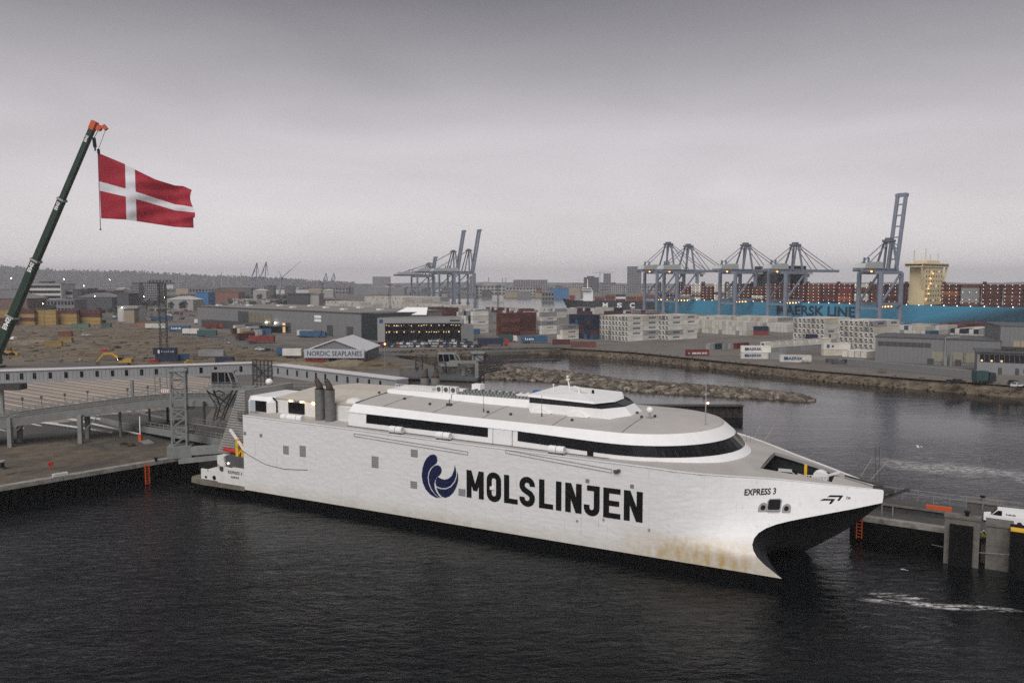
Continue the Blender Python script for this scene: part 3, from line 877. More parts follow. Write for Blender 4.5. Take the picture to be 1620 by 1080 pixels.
LOGO = [
    [(150, 75), (128, 80), (105, 100), (88, 130), (77, 170), (72, 215), (79, 260), (98, 305), (128, 338), (160, 357), (188, 363), (160, 340), (133, 308), (117, 268), (111, 228), (117, 192), (130, 166), (150, 148), (168, 136), (175, 118), (173, 95), (165, 82)],
    [(180, 146), (196, 156), (204, 175), (201, 195), (190, 212), (172, 225), (160, 245), (155, 270), (158, 297), (170, 325), (185, 346), (202, 362), (180, 353), (155, 330), (136, 300), (122, 265), (117, 228), (123, 195), (137, 168), (157, 150)],
    [(178, 222), (200, 236), (225, 241), (250, 234), (270, 215), (283, 185), (290, 144), (298, 180), (299, 215), (287, 250), (262, 282), (232, 296), (200, 296), (168, 284), (162, 262), (167, 238)],
    [(305, 185), (312, 215), (311, 250), (300, 290), (280, 326), (255, 350), (228, 360), (204, 353), (184, 331), (166, 292), (196, 303), (232, 304), (266, 289), (292, 256), (304, 218)]]
for q in LOGO:
    pts = [FS(650 + x / 4.154, 700 + y / 4.154, 0) for x, y in q]
    MB().add([hull_vert(s, z, .05) for s, z in pts], [tuple(range(len(pts)))]).build('emblem_leaf', m_navy, ferry)
def bow_text(body, x0, y0, x1, h, name):
    sa, ta, za = on_hull(x0, y0); sb, tb, zb = on_hull(x1, y0 + .8)
    text_on(body, h, sb - sa, lambda x, y: hull_vert(sa + x, za + y, .06), .024, name, m_black, ferry)
bow_text('EXPRESS 3', 1177.5, 783, 1227, .72, 'ship_name')
bow_text('|||', 1339, 789, 1345, .28, 'small_mark')
for q in ([(1297, 790.5), (1304, 788.0), (1321.5, 788.5), (1315, 796.3), (1311.5, 796.0), (1315.3, 790.8)], [(1308.5, 785.5), (1313.5, 782.6), (1334.5, 783.0), (1328, 791.2), (1324.5, 790.8), (1328.5, 785.6)]):
    pts = [on_hull(x, y) for x, y in q]
    MB().add([hull_vert(s, z, .06) for s, t, z in pts], [tuple(range(len(pts)))]).build('bow_emblem', m_black, ferry)

# ---------------- roof trunk with its machinery
mb = MB()
sec = lambda s, a, b: [(s, 11.4, 15.2), (s, 11.9, 16.72), (s, 18.6, 16.72), (s, 19.1, 15.2)]
mb.loft([sec(35.2, 0, 0), sec(47.6, 0, 0)], True, True); mb.loft([sec(47.8, 0, 0), sec(63.5, 0, 0)], True, True)
mb.build('roof_trunk', m_white, ferry)
mb = MB()
for s in [36.2 + k * .0 for k in range(1)]: pass
for k in range(22):
    s = 48.4 + k * .62
    mb.b2((s, 12.3, 16.7), (s + .42, 13.2, 17.05)); mb.b2((s + .05, 14.0, 16.7), (s + .45, 15.0, 17.2 + .2 * (k % 2)))
mb.build('vent_row', m_steel, ferry)
for k in range(3):
    s = 44.2 + k * 1.35
    a = MB().b2((s, 12.6, 16.72), (s + 1.15, 13.6, 17.75)).build('air_conditioner', m_white2, ferry)
    MB().cyl((s + .58, 12.58, 17.25), (s + .58, 12.53, 17.25), .38, 12).build('fan', m_dgrey, a)
mb = MB()
for k in range(15):
    s = 36.5 + k * .5; mb.bar((s, 12.4, 16.72), (s, 12.4, 17.6), .06)
mb.bar((36.5, 12.4, 17.6), (43.5, 12.4, 17.6), .06); mb.bar((36.5, 12.4, 17.2), (43.5, 12.4, 17.2), .06); mb.b2((36.8, 13.4, 16.7), (43, 15, 17.2))
mb.build('roof_railing', m_white2, ferry)
mb = MB(); mb.b2((48.8, 16.2, 16.7), (50.4, 17.6, 17.9)); mb.b2((58.5, 13.2, 16.7), (60.5, 15.5, 17.3)); mb.b2((61.2, 13.0, 16.7), (62.2, 14.4, 17.5))
mb.build('roof_locker', m_white, ferry)
MB().b2((60.6, 14.6, 17.35), (61.6, 15.6, 17.8)).build('blue_box', mat('blue_paint', (.03, .10, .30), .5), ferry)
# far pair of funnels
def funnel(s, t, z0, z1, r, tip, name='funnel'):
    f = obj(name, None, ferry, (s, t, z0))
    mb = MB().cyl((0, 0, 0), (0, 0, z1 - z0), r, 20)
    mb.cyl((0, 0, (z1 - z0) * .45), (0, 0, (z1 - z0) * .45 + .08), r * 1.03, 20); mb.cyl((0, 0, z1 - z0 - .1), (0, 0, z1 - z0), r * 1.04, 20)
    mb.build('casing', mat('sooty_grey_funnel', (.155, .152, .15), .55, var=.3, scale=.8, dirt=((.07, .066, .062), .5, .52)), f, smooth=False)
    rings = []
    for k in range(7):
        q = k / 6; a = q * 1.0; rr = r * (.78 - .40 * q)
        cx = -tip * .75 * q ** 1.7; cz = (z1 - z0) + 1.5 * q; rg = []
        for j in range(14):
            th = 2 * math.pi * j / 14
            rg.append((cx + rr * math.cos(th) * math.cos(a * .5), rr * math.sin(th), cz + rr * math.cos(th) * math.sin(a * .9)))
        rings.append(rg)
    mb = MB().loft(rings, True, True); mb.build('exhaust_pipe', m_rust, f, smooth=True)
    return f
s1, z1 = FS(508, 664, 3.2); funnel(s1 - .15, 3.2, 11.6, FS(507, 615, 3.2)[1], .80, 1.0)
s2, z2 = FS(523.5, 665, 3.2); funnel(s2 - .15, 3.2, 11.6, FS(523, 616, 3.2)[1], .80, 1.0)
for px in (672.5, 689):
    s, z = FS(px, 612, 24.6); funnel(s, 24.6, 14.5, FS(px, 597, 24.6)[1], .82, -.3)
# masts, whips and domes on the roof
def whip(px, py, top, t, r=.035):
    s, z = FS(px, py, t); zt = FS(px, top, t)[1]; z = roof_z(s, t)
    MB().cyl((s, t, z), (s, t, zt), r, 6).cyl((s, t, z), (s, t, z + .5), .11, 6).build('whip_aerial', m_dgrey, ferry)
whip(765, 650, 625, 6.5); whip(857, 659, 625, 7.2)
s, z = FS(1116, 674, 12.5)
am = MB().cyl((s, 12.5, 14.6), (s, 12.5, FS(1119, 603, 12.5)[1]), .09, 8, .06).b2((s - .14, 12.36, 19.1), (s + .14, 12.64, 19.4)).build('roof_mast', m_grey, ferry)
MB().sphere((s + .3, 12.4, 18.1), .14, 8, 6).build('mast_lamp', lamp_mat('amber_lamp', (1, .45, .18), 8), am)
def dome(s, t, z, r, h, parent=ferry):
    d = obj('radome', None, parent, (s, t, z))
    MB().sphere((0, 0, h + r), r, 16, 10).build('dome', m_white, d, smooth=True)
    MB().cyl((0, 0, 0), (0, 0, h + .2), .14, 8).bar((-.5, 0, 0), (0, 0, h * .7), .08).bar((.5, .2, 0), (0, 0, h * .7), .08).build('stand', m_grey, d)
s, z = FS(1028, 648, 12.0); dome(s, 12.0, roof_z(s, 12) - .02, .48, .75)
mb = MB(); s, z = FS(711, 640, 8.0); mb.b2((s - .5, 7.8, roof_z(s, 8)), (s + .4, 8.2, roof_z(s, 8) + .35)); mb.cyl((s, 8, roof_z(s, 8)), (s, 8, roof_z(s, 8) + 1.0), .08, 6)
for px, py in ((600, 630), (640, 637), (680, 643), (772, 653), (808, 656), (905, 664), (1008, 656), (1015, 662), (1036, 661)):
    s, t = FZ(px, py, 15.3); mb.b2((s - .16, t - .16, roof_z(s, t)), (s + .16, t + .16, roof_z(s, t) + .3))
mb.build('roof_fitting', m_steel_d, ferry)
for px, py in ((857, 648), (916, 656)):    # pale fairings at the foot of the bridge
    s, z = FS(px, py, 9.3); mb = MB(); rg = []
    for k in range(9):
        q = k / 8; hgt = .75 * math.sin(math.pi * min(1, q * 1.15 + .0)) if q < .87 else .05
        rg.append([(s - 1.6 + 3.2 * q, 8.6, roof_z(s, 9)), (s - 1.6 + 3.2 * q, 8.75, roof_z(s, 9) + max(.05, hgt)), (s - 1.6 + 3.2 * q, 9.6, roof_z(s, 9) + max(.05, hgt))])
    mb.loft(rg).build('roof_fairing', m_white2, ferry, smooth=True)

# ---------------- wheelhouse
C = BEAM / 2
def lev(s_aft, s_sh, s_tip, t_n, t_tip, z):
    z = z if hasattr(z, '__len__') else (z, z, z)
    n = [(s_aft, t_n, z[0]), (s_sh, t_n, z[1]), (s_tip, t_tip, z[2])]
    return n + [(p[0], BEAM - p[1], p[2]) for p in n[::-1]]
LA = lev(62.6, 75.5, 77.6, 9.4, 12.9, 15.0); LB = lev(62.6, 73.9, 76.0, 9.4, 13.2, (16.76, 16.66, 16.6))
LC = lev(62.6, 72.5, 74.2, 9.5, 13.5, (17.6, 17.25, 17.15)); LD = lev(62.4, 72.9, 74.5, 9.3, 13.4, (17.63, 17.32, 17.2)); LE = lev(62.4, 72.7, 74.2, 9.4, 13.4, (17.98, 17.6, 17.4))
LF = lev(63.2, 69.4, 70.2, 12.6, 14.2, (17.95, 18.12, 18.08))
mb = MB(); mb.loft([LA, LB], True); mb.loft([LB, LC], True, mi=1); mb.loft([LC, LD], True); mb.loft([LD, LE], True); mb.loft([LE, LF], True); mb.add(LF, [(5, 4, 3, 2, 1, 0)])
bridge = mb.build('wheelhouse', [m_white, m_black], ferry)
def pane_between(a, b, c, d, prou):
    nrm = (Vector(b) - Vector(a)).cross(Vector(d) - Vector(a)).normalized()
    if nrm.y > 0: nrm = -nrm
    return [Vector(q) + nrm * prou for q in (a, b, c, d)]
def wpane(p0, p1, q0, q1, n, name):
    p0, p1, q0, q1 = map(Vector, (p0, p1, q0, q1))
    for k in range(n):
        a, b = (k + .04) / n, (k + .96) / n
        q = [p0.lerp(p1, a), p0.lerp(p1, b), q0.lerp(q1, b), q0.lerp(q1, a)]
        bo, to = q[0].lerp(q[3], .06), q[1].lerp(q[2], .06)
        ta, tb = q[0].lerp(q[3], .96), q[1].lerp(q[2], .96)
        MB().add(pane_between(bo, to, tb, ta, .03), [(0, 1, 2, 3)]).build(name, m_glass, bridge)
wpane(LB[0], LB[1], LC[0], LC[1], 9, 'side_window')
wpane(LB[1], LB[2], LC[1], LC[2], 1, 'windscreen'); wpane(LB[2], LB[3], LC[2], LC[3], 3, 'windscreen')
mb = MB(); mb.cyl((68.6, 14, 18.0), (68.6, 14, 18.6), .18, 8); mb.box((68.6, 14, 18.75), (.25, 3.4, .26), R(50))
mb.build('radar', m_white, ferry)
mb = MB(); mb.cyl((66.0, 16.5, 17.8), (65.7, 16.5, 19.5), .16, 8, .12); mb.b2((65.45, 16.3, 19.5), (65.95, 16.7, 19.75)); mb.sphere((65.6, 16.5, 20.0), .22, 8, 6)
mb.cyl((64.4, 14, 17.8), (64.4, 14, 18.9), .09, 6); mb.sphere((64.4, 14, 19.0), .15, 8, 6)
mb.build('signal_mast', m_white2, ferry)
MB().b2((70.4, 14.4, 17.9), (70.7, 14.7, 18.5)).build('searchlight', m_black, ferry)

# ---------------- after house, aft deck and stern
m_lit = mat('lit_cream_roof', (.50, .455, .39), .7, var=.1)  # warm light on the roof is put into its cream colour
mb = MB()
mb.b2((17.6, 4.3, 11.0), (35.2, 26.2, 15.05))
mb.build('after_house', m_white2, ferry)
mb = MB()
mb.loft([[(17.4, 4.15, 15.05), (17.4, 14, 15.75), (17.4, 26.3, 15.05)], [(34.9, 4.15, 15.05), (34.9, 14, 15.9), (34.9, 26.3, 15.05)]]); mb.b2((17.5, 4.2, 14.95), (34.8, 26.3, 15.04))
mb.build('after_house_roof', m_lit, ferry)
# corner pod with the balcony opening, its ribbed white cladding
mb = MB()
pod = lambda z, o: [(11.6 + o, 3.2 + o, z), (16.9 - o, 3.2 + o, z), (18.0 - o, 4.6, z), (18.0 - o, 12, z), (10.9 + o, 12, z)]
mb.loft([pod(10.8, 0), pod(14.3, 0), pod(15.2, .55)], True, True)
k_pod = mb.build('corner_pod', m_white, ferry)
mb = MB()
for k in range(10):
    z = 11.3 + k * .32; mb.b2((10.95, 3.155, z), (16.85, 3.19, z + .05))
mb.build('cladding_rib', m_grey, k_pod)
s0, z0 = FS(404, 650, 3.1); s1, z1 = FS(420.5, 635, 3.1)
MB().b2((s0, 3.1, z0), (s1, 3.3, z1)).build('pod_opening', m_black, k_pod)
s0, z0 = FS(396, 654, 3.05); s1, z1 = FS(403.5, 633, 3.05)
MB().b2((s0, 3.06, z0), (s1, 3.2, z1)).build('pod_door', mat('pale_blue_paint', (.42, .46, .50), .5), k_pod)
mb = MB()
for k in range(7): mb.bar((11.2 + k * .75, 2.2, 11.5), (11.2 + k * .75, 2.2, 12.75), .06)
for z in (12.1, 12.75): mb.bar((11.2, 2.2, z), (15.7, 2.2, z), .06)
mb.b2((11.0, 1.9, 11.35), (15.9, 3.2, 11.5))
mb.build('balcony', m_dgrey, k_pod)
MB().bar((17.4, 4.0, 15.15), (18.2, 4.1, 14.5), .2, .14).bar((18.15, 4.1, 14.6), (18.15, 4.1, 11.6), .2, .14).build('pipe', m_black, ferry)
s0, z0 = FS(456.5, 653, 4.25); s1, z1 = FS(481.5, 638, 4.25)
sw = MB().b2((s0, 4.2, z0), (s1, 4.34, z1)).build('saloon_window', m_black, ferry)
for k in range(3):
    a = s0 + (s1 - s0) * (k + .04) / 3; b = s0 + (s1 - s0) * (k + .96) / 3
    MB().b2((a, 4.17, z0 + .08), (b, 4.21, z1 - .08)).build('pane', m_glass, sw)
s0, z0 = FS(464, 636.5, 4.2); s1, z1 = FS(472, 633, 4.2)
text_on('||||', (z1 - z0) * .8, s1 - s0, lambda x, y: (s0 + x, 4.25, z0 + y), .0, 'small_name', m_black, ferry)
for px, py in ((459, 634), (476.5, 635.5), (494.5, 638)):
    s, z = FS(px, py, 3.9); MB().sphere((s, 3.9, z), .13, 8, 6).build('deck_lamp', m_lampw, ferry)
mb = MB(); mb.b2((31.2, 4.0, 11.2), (34.6, 4.29, 14.6)); mb.sphere((32.6, 6.5, 15.15), 1.4, 14, 8, .5)
mb.build('engine_casing', m_white2, ferry)
mb = MB(); mb.b2((14.8, .3, 11.2), (35.2, 4.3, 11.95)); mb.build('side_deck', m_steel_d, ferry)
mb = MB(); mb.b2((25.2, 2.0, 11.9), (33.6, 3.9, 12.15)); mb.b2((24.2, 1.2, 11.9), (25.4, 2.4, 12.5)); mb.build('funnel_plinth', m_dgrey, ferry)
s, z = FS(426, 612, 10.0); dome(s, 10.0, 15.2, .62, .9)
# louvred wing at the stern: slats standing in front of a dark core
wing = [(6.0, 5.2), (11.4, 16.2), (12.6, 16.2), (12.6, 12.4), (14.4, 5.2)]
mb = MB(); vs = [(x, 2.6, z) for x, z in wing] + [(x, 14.0, z) for x, z in wing]
mb.add(vs, [(0, 1, 2, 3, 4), (9, 8, 7, 6, 5)] + [(i, (i + 1) % 5, (i + 1) % 5 + 5, i + 5) for i in range(5)])
wg = mb.build('stern_house', mat('stern_house_paint', (.22, .21, .20), .7), ferry)
mb = MB()
for k in range(25):
    z = 5.4 + k * .44
    xa = 6.0 + (11.4 - 6.0) * (z - 5.2) / 11.0 - .1
    xb = 14.4 - (z - 5.2) * .25 if z < 12.4 else 12.6
    mb.bar((xa, 2.5, z), (xb, 2.5, z), .12, .30); mb.bar((xa, 2.5, z), (xa, 14, z), .12, .3)
mb.build('louvre', mat('pale_grey_slats', (.30, .285, .265), .6, var=.15), wg)
mb = MB(); mb.bar((10.3, 1.2, 9.6), (14.0, .8, 6.5), .35, .35); mb.build('boat_davit', m_white, ferry)
mb = MB(); mb.b2((11.9, .8, 4.0), (12.5, 1.4, 8.2)); mb.b2((13.2, .8, 4.4), (13.7, 1.3, 7.4)); mb.bar((11.9, 1, 5), (13.6, 1, 7), .25); mb.bar((12.2, 1.0, 7.8), (13.6, 1.0, 6.6), .2); mb.build('yellow_gantry', m_yellow, ferry)
mb = MB().cyl((8.6, 1.4, 6.05), (13.2, 1.4, 5.7), .34, 12); mb.build('red_tube', m_red, ferry)
# lower stern: side plate with name, quarter platform, fenders
mb = MB(); mb.add([(8.4, .02, .5), (14.7, .02, .1), (14.7, .02, 3.6), (12.0, .02, 3.6), (12.0, .02, 3.4), (9.2, .02, 3.4), (8.4, .02, 3.9)], [(0, 1, 2, 3, 4, 5, 6)])
mb.b2((8.4, .03, .3), (14.6, 6, 3.3)); mb.b2((8.4, .02, 3.2), (9.9, 1.6, 5.2)); mb.b2((4.4, .06, .75), (8.4, 8, 2.1)); mb.b2((4.4, .03, .75), (5.9, .3, 2.5)); mb.b2((6.8, .03, .75), (8.4, .3, 2.4))
mb.build('stern_plating', m_white2, ferry)
mb = MB(); mb.prism([(1.2, .9), (2.0, .0), (5.2, -.35), (9.2, -.2), (14.6, -.05), (14.6, 1), (9, 8), (1.2, 8)], -.15, .62)
mb.build('stern_platform', mat('stained_platform', (.15, .135, .105), .85, var=.3, scale=.6), ferry)
mb = MB(); mb.b2((10.0, .4, 3.4), (14.5, 6, 5.3)); mb.build('stern_recess', m_dgrey, ferry)
MB().sphere((10.6, .35, 4.0), .15, 8, 6).build('stern_lamp', lamp_mat('stern_lamp_glow', (1, .9, .75), 4), ferry)
s, z = FS(345.5, 735, 0); MB().cyl((9.4, 0.02, 3.05), (9.4, -.12, 3.05), .42, 12).build('fairlead', m_steel_d, ferry)
MB().cyl((7.6, .03, 1.3), (7.6, -.1, 1.3), .36, 12).cyl((5.6, .03, 1.2), (5.6, -.1, 1.2), .2, 10).build('fender_bracket', m_black, ferry)
text_on('EXPRESS 3', .5, 3.2, lambda x, y: (10.9 + x, -.02, 2.45 + y), .01, 'stern_name', m_black, ferry)
text_on('AARHUS', .36, 1.9, lambda x, y: (11.5 + x, -.02, 1.72 + y), .01, 'home_port', m_black, ferry)
# orange rails of the well and thin aerial stays at the bow
m_rope_ = mat('pale_rope', (.42, .38, .25), .8)
for px in (1181, 1187): s, z = FS(px, 700, 24); MB().cyl((s, 24, 10.6), (s, 24, 15.2), .03, 6).build('bow_aerial', m_steel, ferry)
for px, py, tx, ty in ((1189, 700, 1203, 672), (1205, 704, 1225, 671), (1362, 752, 1380, 724), (1378, 758, 1405, 728)):
    tt = 24 if px < 1300 else 17.5
    a, b = FS(px, py, tt), FS(tx, ty, tt); MB().bar((a[0], tt, a[1]), (b[0], tt, b[1]), .05).build('stay_rope', m_rope_, ferry)
for px in (1385.5, 1391): a, b = FS(px, 758, 17.5), FS(px, 706, 17.5); MB().cyl((a[0], 17.5, a[1] - .6), (b[0], 17.5, b[1]), .03, 6).build('bow_aerial', m_steel_d, ferry)

# ------------------------------------------------------------------ car seen in the bow well (stands on the car deck)
CARP = {}
def paint(name, col): return mat(name, col, .3, var=.04, spec=.5)
m_tyre = mat('tyre_rubber', (.015, .015, .015), .9, var=.2)
def make_car(name, m, loc, rz, label, group=None, van=False, cat='car'):
    r = thing(name, label, cat, loc, rz, group)
    L2, wd = (2.55, .98) if van else (2.2, .88)
    if van: low, top = [(-L2, .35), (L2, .35), (L2, .95), (1.75, 1.1), (1.0, 1.9), (-L2 + .05, 2.0), (-L2, .9)], None
    sec = [(-L2, .32), (L2, .32), (L2 - .02, .72), (1.15, .92), (-L2 + .05, .95)] if not van else [(-L2, .32), (L2, .32), (L2, .95), (1.72, 1.1), (1.72, 1.12), (-L2, 1.15)]
    mb = MB(); rings = [[(x, y, z) for x, z in sec] for y in (-wd, wd)]
    mb.loft(rings, True, True)
    if van: cab = [(-L2, 1.15), (1.7, 1.12), (.95, 1.95), (-L2 + .06, 2.02)]
    else: cab = [(-L2 + .25, .95), (1.1, .92), (.35, 1.42), (-1.35, 1.45)]
    ins = .12
    mb.loft([[(x, -wd + (ins if z > 1.2 else 0), z) for x, z in cab], [(x, wd - (ins if z > 1.2 else 0), z) for x, z in cab]], True, True)
    mb.build('body', m, r)
    g = MB()
    for sgn in (-1, 1):
        y = sgn * (wd + .004); yt = sgn * (wd - ins + .02)
        if van: q = [(.75, y, 1.17), (1.6, y, 1.17), (.92, yt, 1.84), (.45, yt, 1.84), (.45, y, 1.17)]
        else: q = [(-1.7, y, .99), (1.0, y, .97), (.3, yt, 1.37), (-1.3, yt, 1.39)]
        g.add(q, [tuple(range(len(q)))])
    if van: g.add([(1.72, -wd + .1, 1.16), (1.72, wd - .1, 1.16), (1.02, wd - .22, 1.9), (1.02, -wd + .22, 1.9)], [(0, 1, 2, 3)])
    else:
        g.add([(1.1, -wd + .1, .97), (1.1, wd - .1, .97), (.40, wd - .2, 1.42), (.40, -wd + .2, 1.42)], [(0, 1, 2, 3)])
        g.add([(-1.9, -wd + .1, 1.0), (-1.9, wd - .1, 1.0), (-1.39, wd - .2, 1.44), (-1.39, -wd + .2, 1.44)], [(0, 1, 2, 3)])
    g.build('glazing', m_glass, r)
    for x in (-L2 * .62, L2 * .62):
        for y in (-wd + .02, wd - .02): MB().cyl((x, y - .1, .32), (x, y + .1, .32), .32, 10).build('wheel', m_tyre, r)
    return r
m_cw, m_cs, m_cb, m_cr, m_ck = paint('white_car_paint', (.62, .62, .61)), paint('silver_car_paint', (.32, .33, .34)), paint('blue_car_paint', (.04, .07, .14)), paint('red_car_paint', (.30, .03, .03)), paint('dark_car_paint', (.025, .026, .03))
p = FL(98.0, 17.6, 7.46)
make_car('car', m_cw, (p.x, p.y, p.z), math.atan2(FX.y, FX.x) + .15, 'white car parked inside the open bow of the ferry')

# ------------------------------------------------------------------ near quay
PZ = WATER_Z - 1.5
qn = Vector((qd.y, -qd.x, 0))        # out over the water
qa = ql - qd * 120
m_sheet = mat('black_sheet_piles', (.005, .0045, .004), .95, var=.5, scale=.6, spec=.03)
quay = thing('quay_wall', 'dark sheet pile quay with pale concrete capping beside the ferry stern', 'quay', (qa.x, qa.y, 0), math.atan2(qd.y, qd.x))
LQ = (qr - qa).length
mb = MB(); n = int(LQ / 1.2); prof = []
for i in range(n):                   # corrugated sheet piles
    x = LQ * i / n; st = LQ / n
    prof += [(x, -.15), (x + st * .35, -.15), (x + st * .5, -.5), (x + st * .85, -.5)]
prof.append((LQ, -.15))
mb.loft([[(x, y, PZ) for x, y in prof], [(x, y, LAND_Z - .25) for x, y in prof]])
mb.build('sheet_piling', m_sheet, quay)
for i in range(13):                  # capping beam in lengths with open joints
    a, b = LQ * i / 13 + .03, LQ * (i + 1) / 13 - .03
    MB().b2((a, -.65, LAND_Z - .55), (b, .85, LAND_Z + .16)).build('capping_stone', m_cap, quay)
MB().b2((LQ - .05, 0, PZ), (LQ + .25, 34, LAND_Z - .1)).build('end_wall', m_sheet, quay)
def ladder(px, py, name_label, z1, z0, d=None, off=qn, along=qd):
    p = W(px, py, z1) if d is None else D(px, d, z1)
    r = thing('ladder', name_label, 'ladder', (p.x, p.y, 0), math.atan2(along.y, along.x))
    for x in (-.32, .32): MB().bar((x, -.05, z1 + .25), (x, -.05, z0), .14, .16).build('stile', m_orange, r)
    k = 0; z = z1 - .1
    while z > z0:
        MB().bar((-.32, -.05, z), (.32, -.05, z), .09, .09).build('rung', m_orange, r); z -= .42
    return r
p = W(229, 735, LAND_Z) + qn * .95
l1 = ladder(0, 0, 'orange ladder down the dark quay face left of the ferry stern', LAND_Z + .1, -1.6, None) if False else None
def ladder_at(p, rz, label, z1, z0):
    r = thing('ladder', label, 'ladder', (p.x, p.y, 0), rz)
    for x in (-.34, .34): MB().bar((x, 0, z1 + .2), (x, 0, z0), .15, .15).build('stile', m_orange, r)
    z = z1 - .1
    while z > z0: MB().bar((-.34, 0, z), (.34, 0, z), .10, .10).build('rung', m_orange, r); z -= .45
ladder_at(p, math.atan2(qd.y, qd.x), 'orange ladder down the dark quay face left of the ferry stern', LAND_Z + .1, -1.2)
# things on the quay edge
p = W(95, 753, LAND_Z + .2); sg = thing('quay_sign', 'long white notice board lying low on the quay edge', 'sign', (p.x, p.y, LAND_Z + .16), math.atan2(qd.y, qd.x))
MB().b2((-1.15, -.12, .12), (1.15, .12, .62)).build('board', m_white, sg); MB().b2((-.9, -.15, .36), (.9, -.13, .4)).b2((-.9, .13, .36), (.9, .15, .4)).build('print', m_dgrey, sg)
MB().b2((-.9, -.08, 0), (-.75, .08, .15)).b2((.75, -.08, 0), (.9, .08, .15)).build('foot', m_dgrey, sg)
p = W(80, 743, LAND_Z); lb = thing('lifebuoy_stand', 'red lifebuoy box on a post near the quay edge', 'lifebuoy', (p.x, p.y, LAND_Z), 0)
MB().cyl((0, 0, 0), (0, 0, .7), .07, 8).build('post', m_red, lb)
mb = MB(); mb.cyl((0, -.14, 1.05), (0, .14, 1.05), .42, 16); b_ = mb.build('box', m_red, lb)
MB().cyl((0, -.145, 1.05), (0, -.19, 1.05), .2, 12).build('lid', mat('dark_red_paint', (.22, .012, .012), .5), b_)
p = W(247, 730, LAND_Z); bo = thing('bollard', 'small black mooring bollard on the quay capping', 'bollard', (p.x, p.y, LAND_Z + .15), 0)
MB().cyl((0, 0, 0), (0, 0, .4), .22, 10).build('post', m_black, bo); MB().cyl((0, 0, .4), (0, 0, .58), .34, 10).build('head', m_black, bo)
for px, py, ln_ in ((25, 748, 3.2), (43, 746, 2.4)):
    p = W(px, py, LAND_Z); tag(MB().b2((-ln_ / 2, -.12, 0), (ln_ / 2, .12, .18)).b2((-ln_ / 2, .16, 0), (ln_ / 2, .3, .12)).build('timber_baulk', m_conc, None, loc=(p.x, p.y, LAND_Z + .012), rz=math.atan2(qd.y, qd.x) + .1), 'long pale timber on the earth by the left quay edge' if px == 25 else 'short pale timber on the earth beside a longer one', 'timber')
p = W(4, 742, LAND_Z); cap_ = thing('capstan', 'black mooring capstan at the left end of the quay', 'capstan', (p.x, p.y, LAND_Z), 0)
MB().cyl((0, 0, 0), (0, 0, .3), .6, 12).build('base', m_dgrey, cap_); MB().cyl((0, 0, .3), (0, 0, 1.3), .35, 12, .28).build('drum', m_black, cap_); MB().cyl((0, 0, 1.3), (0, 0, 1.55), .5, 12).build('cap', m_grey, cap_)

# ------------------------------------------------------------------ elevated vehicle ramp
m_ramp = mat('ramp_steel', (.20, .205, .20), .6, var=.2, scale=.7)
ramp_pts = [(-150, 690, 151), (-60, 670, 153), (0, 655, 154), (60, 646, 157), (131, 637, 160), (200, 628, 163), (265, 621.5, 166), (330, 621, 168), (372, 623, 168)]
vr = thing('vehicle_ramp', 'long grey elevated vehicle ramp rising in a curve to the ferry stern', 'ramp', (0, 0, 0))
rp = []
for px, py, d in ramp_pts:
    rp.append(D(px, d, ZY(py, d) - 1.0))
mb = MB(); rails = MB(); edge_n = []; 
sm = []
for a, b in zip(rp, rp[1:]):
    for k in range(6): sm.append(a.lerp(b, k / 6))
sm.append(rp[-1])
for _ in range(6): sm = [sm[0]] + [(sm[i - 1] + sm[i] * 2 + sm[i + 1]) / 4 for i in range(1, len(sm) - 1)] + [sm[-1]]
nrm = []
for i in range(len(sm)):
    d_ = (sm[min(i + 1, len(sm) - 1)] - sm[max(i - 1, 0)]); nrm.append(Vector((-d_.y, d_.x, 0)).normalized())
dk = MB(); dk.loft([[p for p in sm], [p + n_ * 6.5 for p, n_ in zip(sm, nrm)]]); dk.build('roadway', m_tarmac, vr)
for side, nm in ((0, 'edge_girder'), (6.5, 'edge_girder')):
    g = MB()
    for i in range(len(sm) - 1):
        a, b = sm[i] + nrm[i] * side, sm[i + 1] + nrm[i + 1] * side
        g.bar(a - Vector((0, 0, .9)), b - Vector((0, 0, .9)), .35, 1.9)
        g.bar(a + Vector((0, 0, .12)), b + Vector((0, 0, .12)), .5, .12)
    g.build(nm, m_ramp, vr)
    g = MB()
    for i in range(len(sm) - 1):
        a, b = sm[i] + nrm[i] * side, sm[i + 1] + nrm[i + 1] * side
        for z in (.55, .95): g.bar(a + Vector((0, 0, z)), b + Vector((0, 0, z)), .10, .12)
        g.bar(a, a + Vector((0, 0, 1.0)), .08, .08)
    tag(g.build('guard_rail', m_steel, vr), kind='stuff')
g = MB(); [g.bar(sm[i] - Vector((0, 0, 1.4)), sm[i] + nrm[i] * 6.5 - Vector((0, 0, 1.4)), .3, .5) for i in range(0, len(sm), 2)]; tag(g.build('cross_beam', m_ramp, vr), kind='stuff')
for px, yb, dtop in ((17, 707, 155), (128, 701, 160)):
    base = W(px, yb, LAND_Z); tz = ZY(660 if px < 50 else 655, dtop)
    c = MB(); c.bar((base.x, base.y, LAND_Z), (base.x, base.y, tz), .8, .8); c.bar((base.x + .4, base.y + .6, tz - 3.2), (base.x + 3.2, base.y + 1.6, tz), .22); c.build('column', m_ramp, vr)
    c = MB(); c.bar((base.x - 1.2, base.y + 5, LAND_Z), (base.x - 1.2, base.y + 5, tz), .8, .8); c.build('column', m_ramp, vr)
    c = MB(); c.bar((base.x - .1, base.y, tz - .3), (base.x - 1.3, base.y + 6, tz - .3), .5, .7); c.build('crosshead', m_ramp, vr)
for px, yb in ((191, 690), (237, 676), (266, 680), (324, 688)):
    base = W(px, yb, LAND_Z); c = MB(); c.cyl((base.x, base.y, LAND_Z), (base.x, base.y, 9.2), .28, 8); c.build('column', m_steel_d if px > 200 else m_ramp, vr)
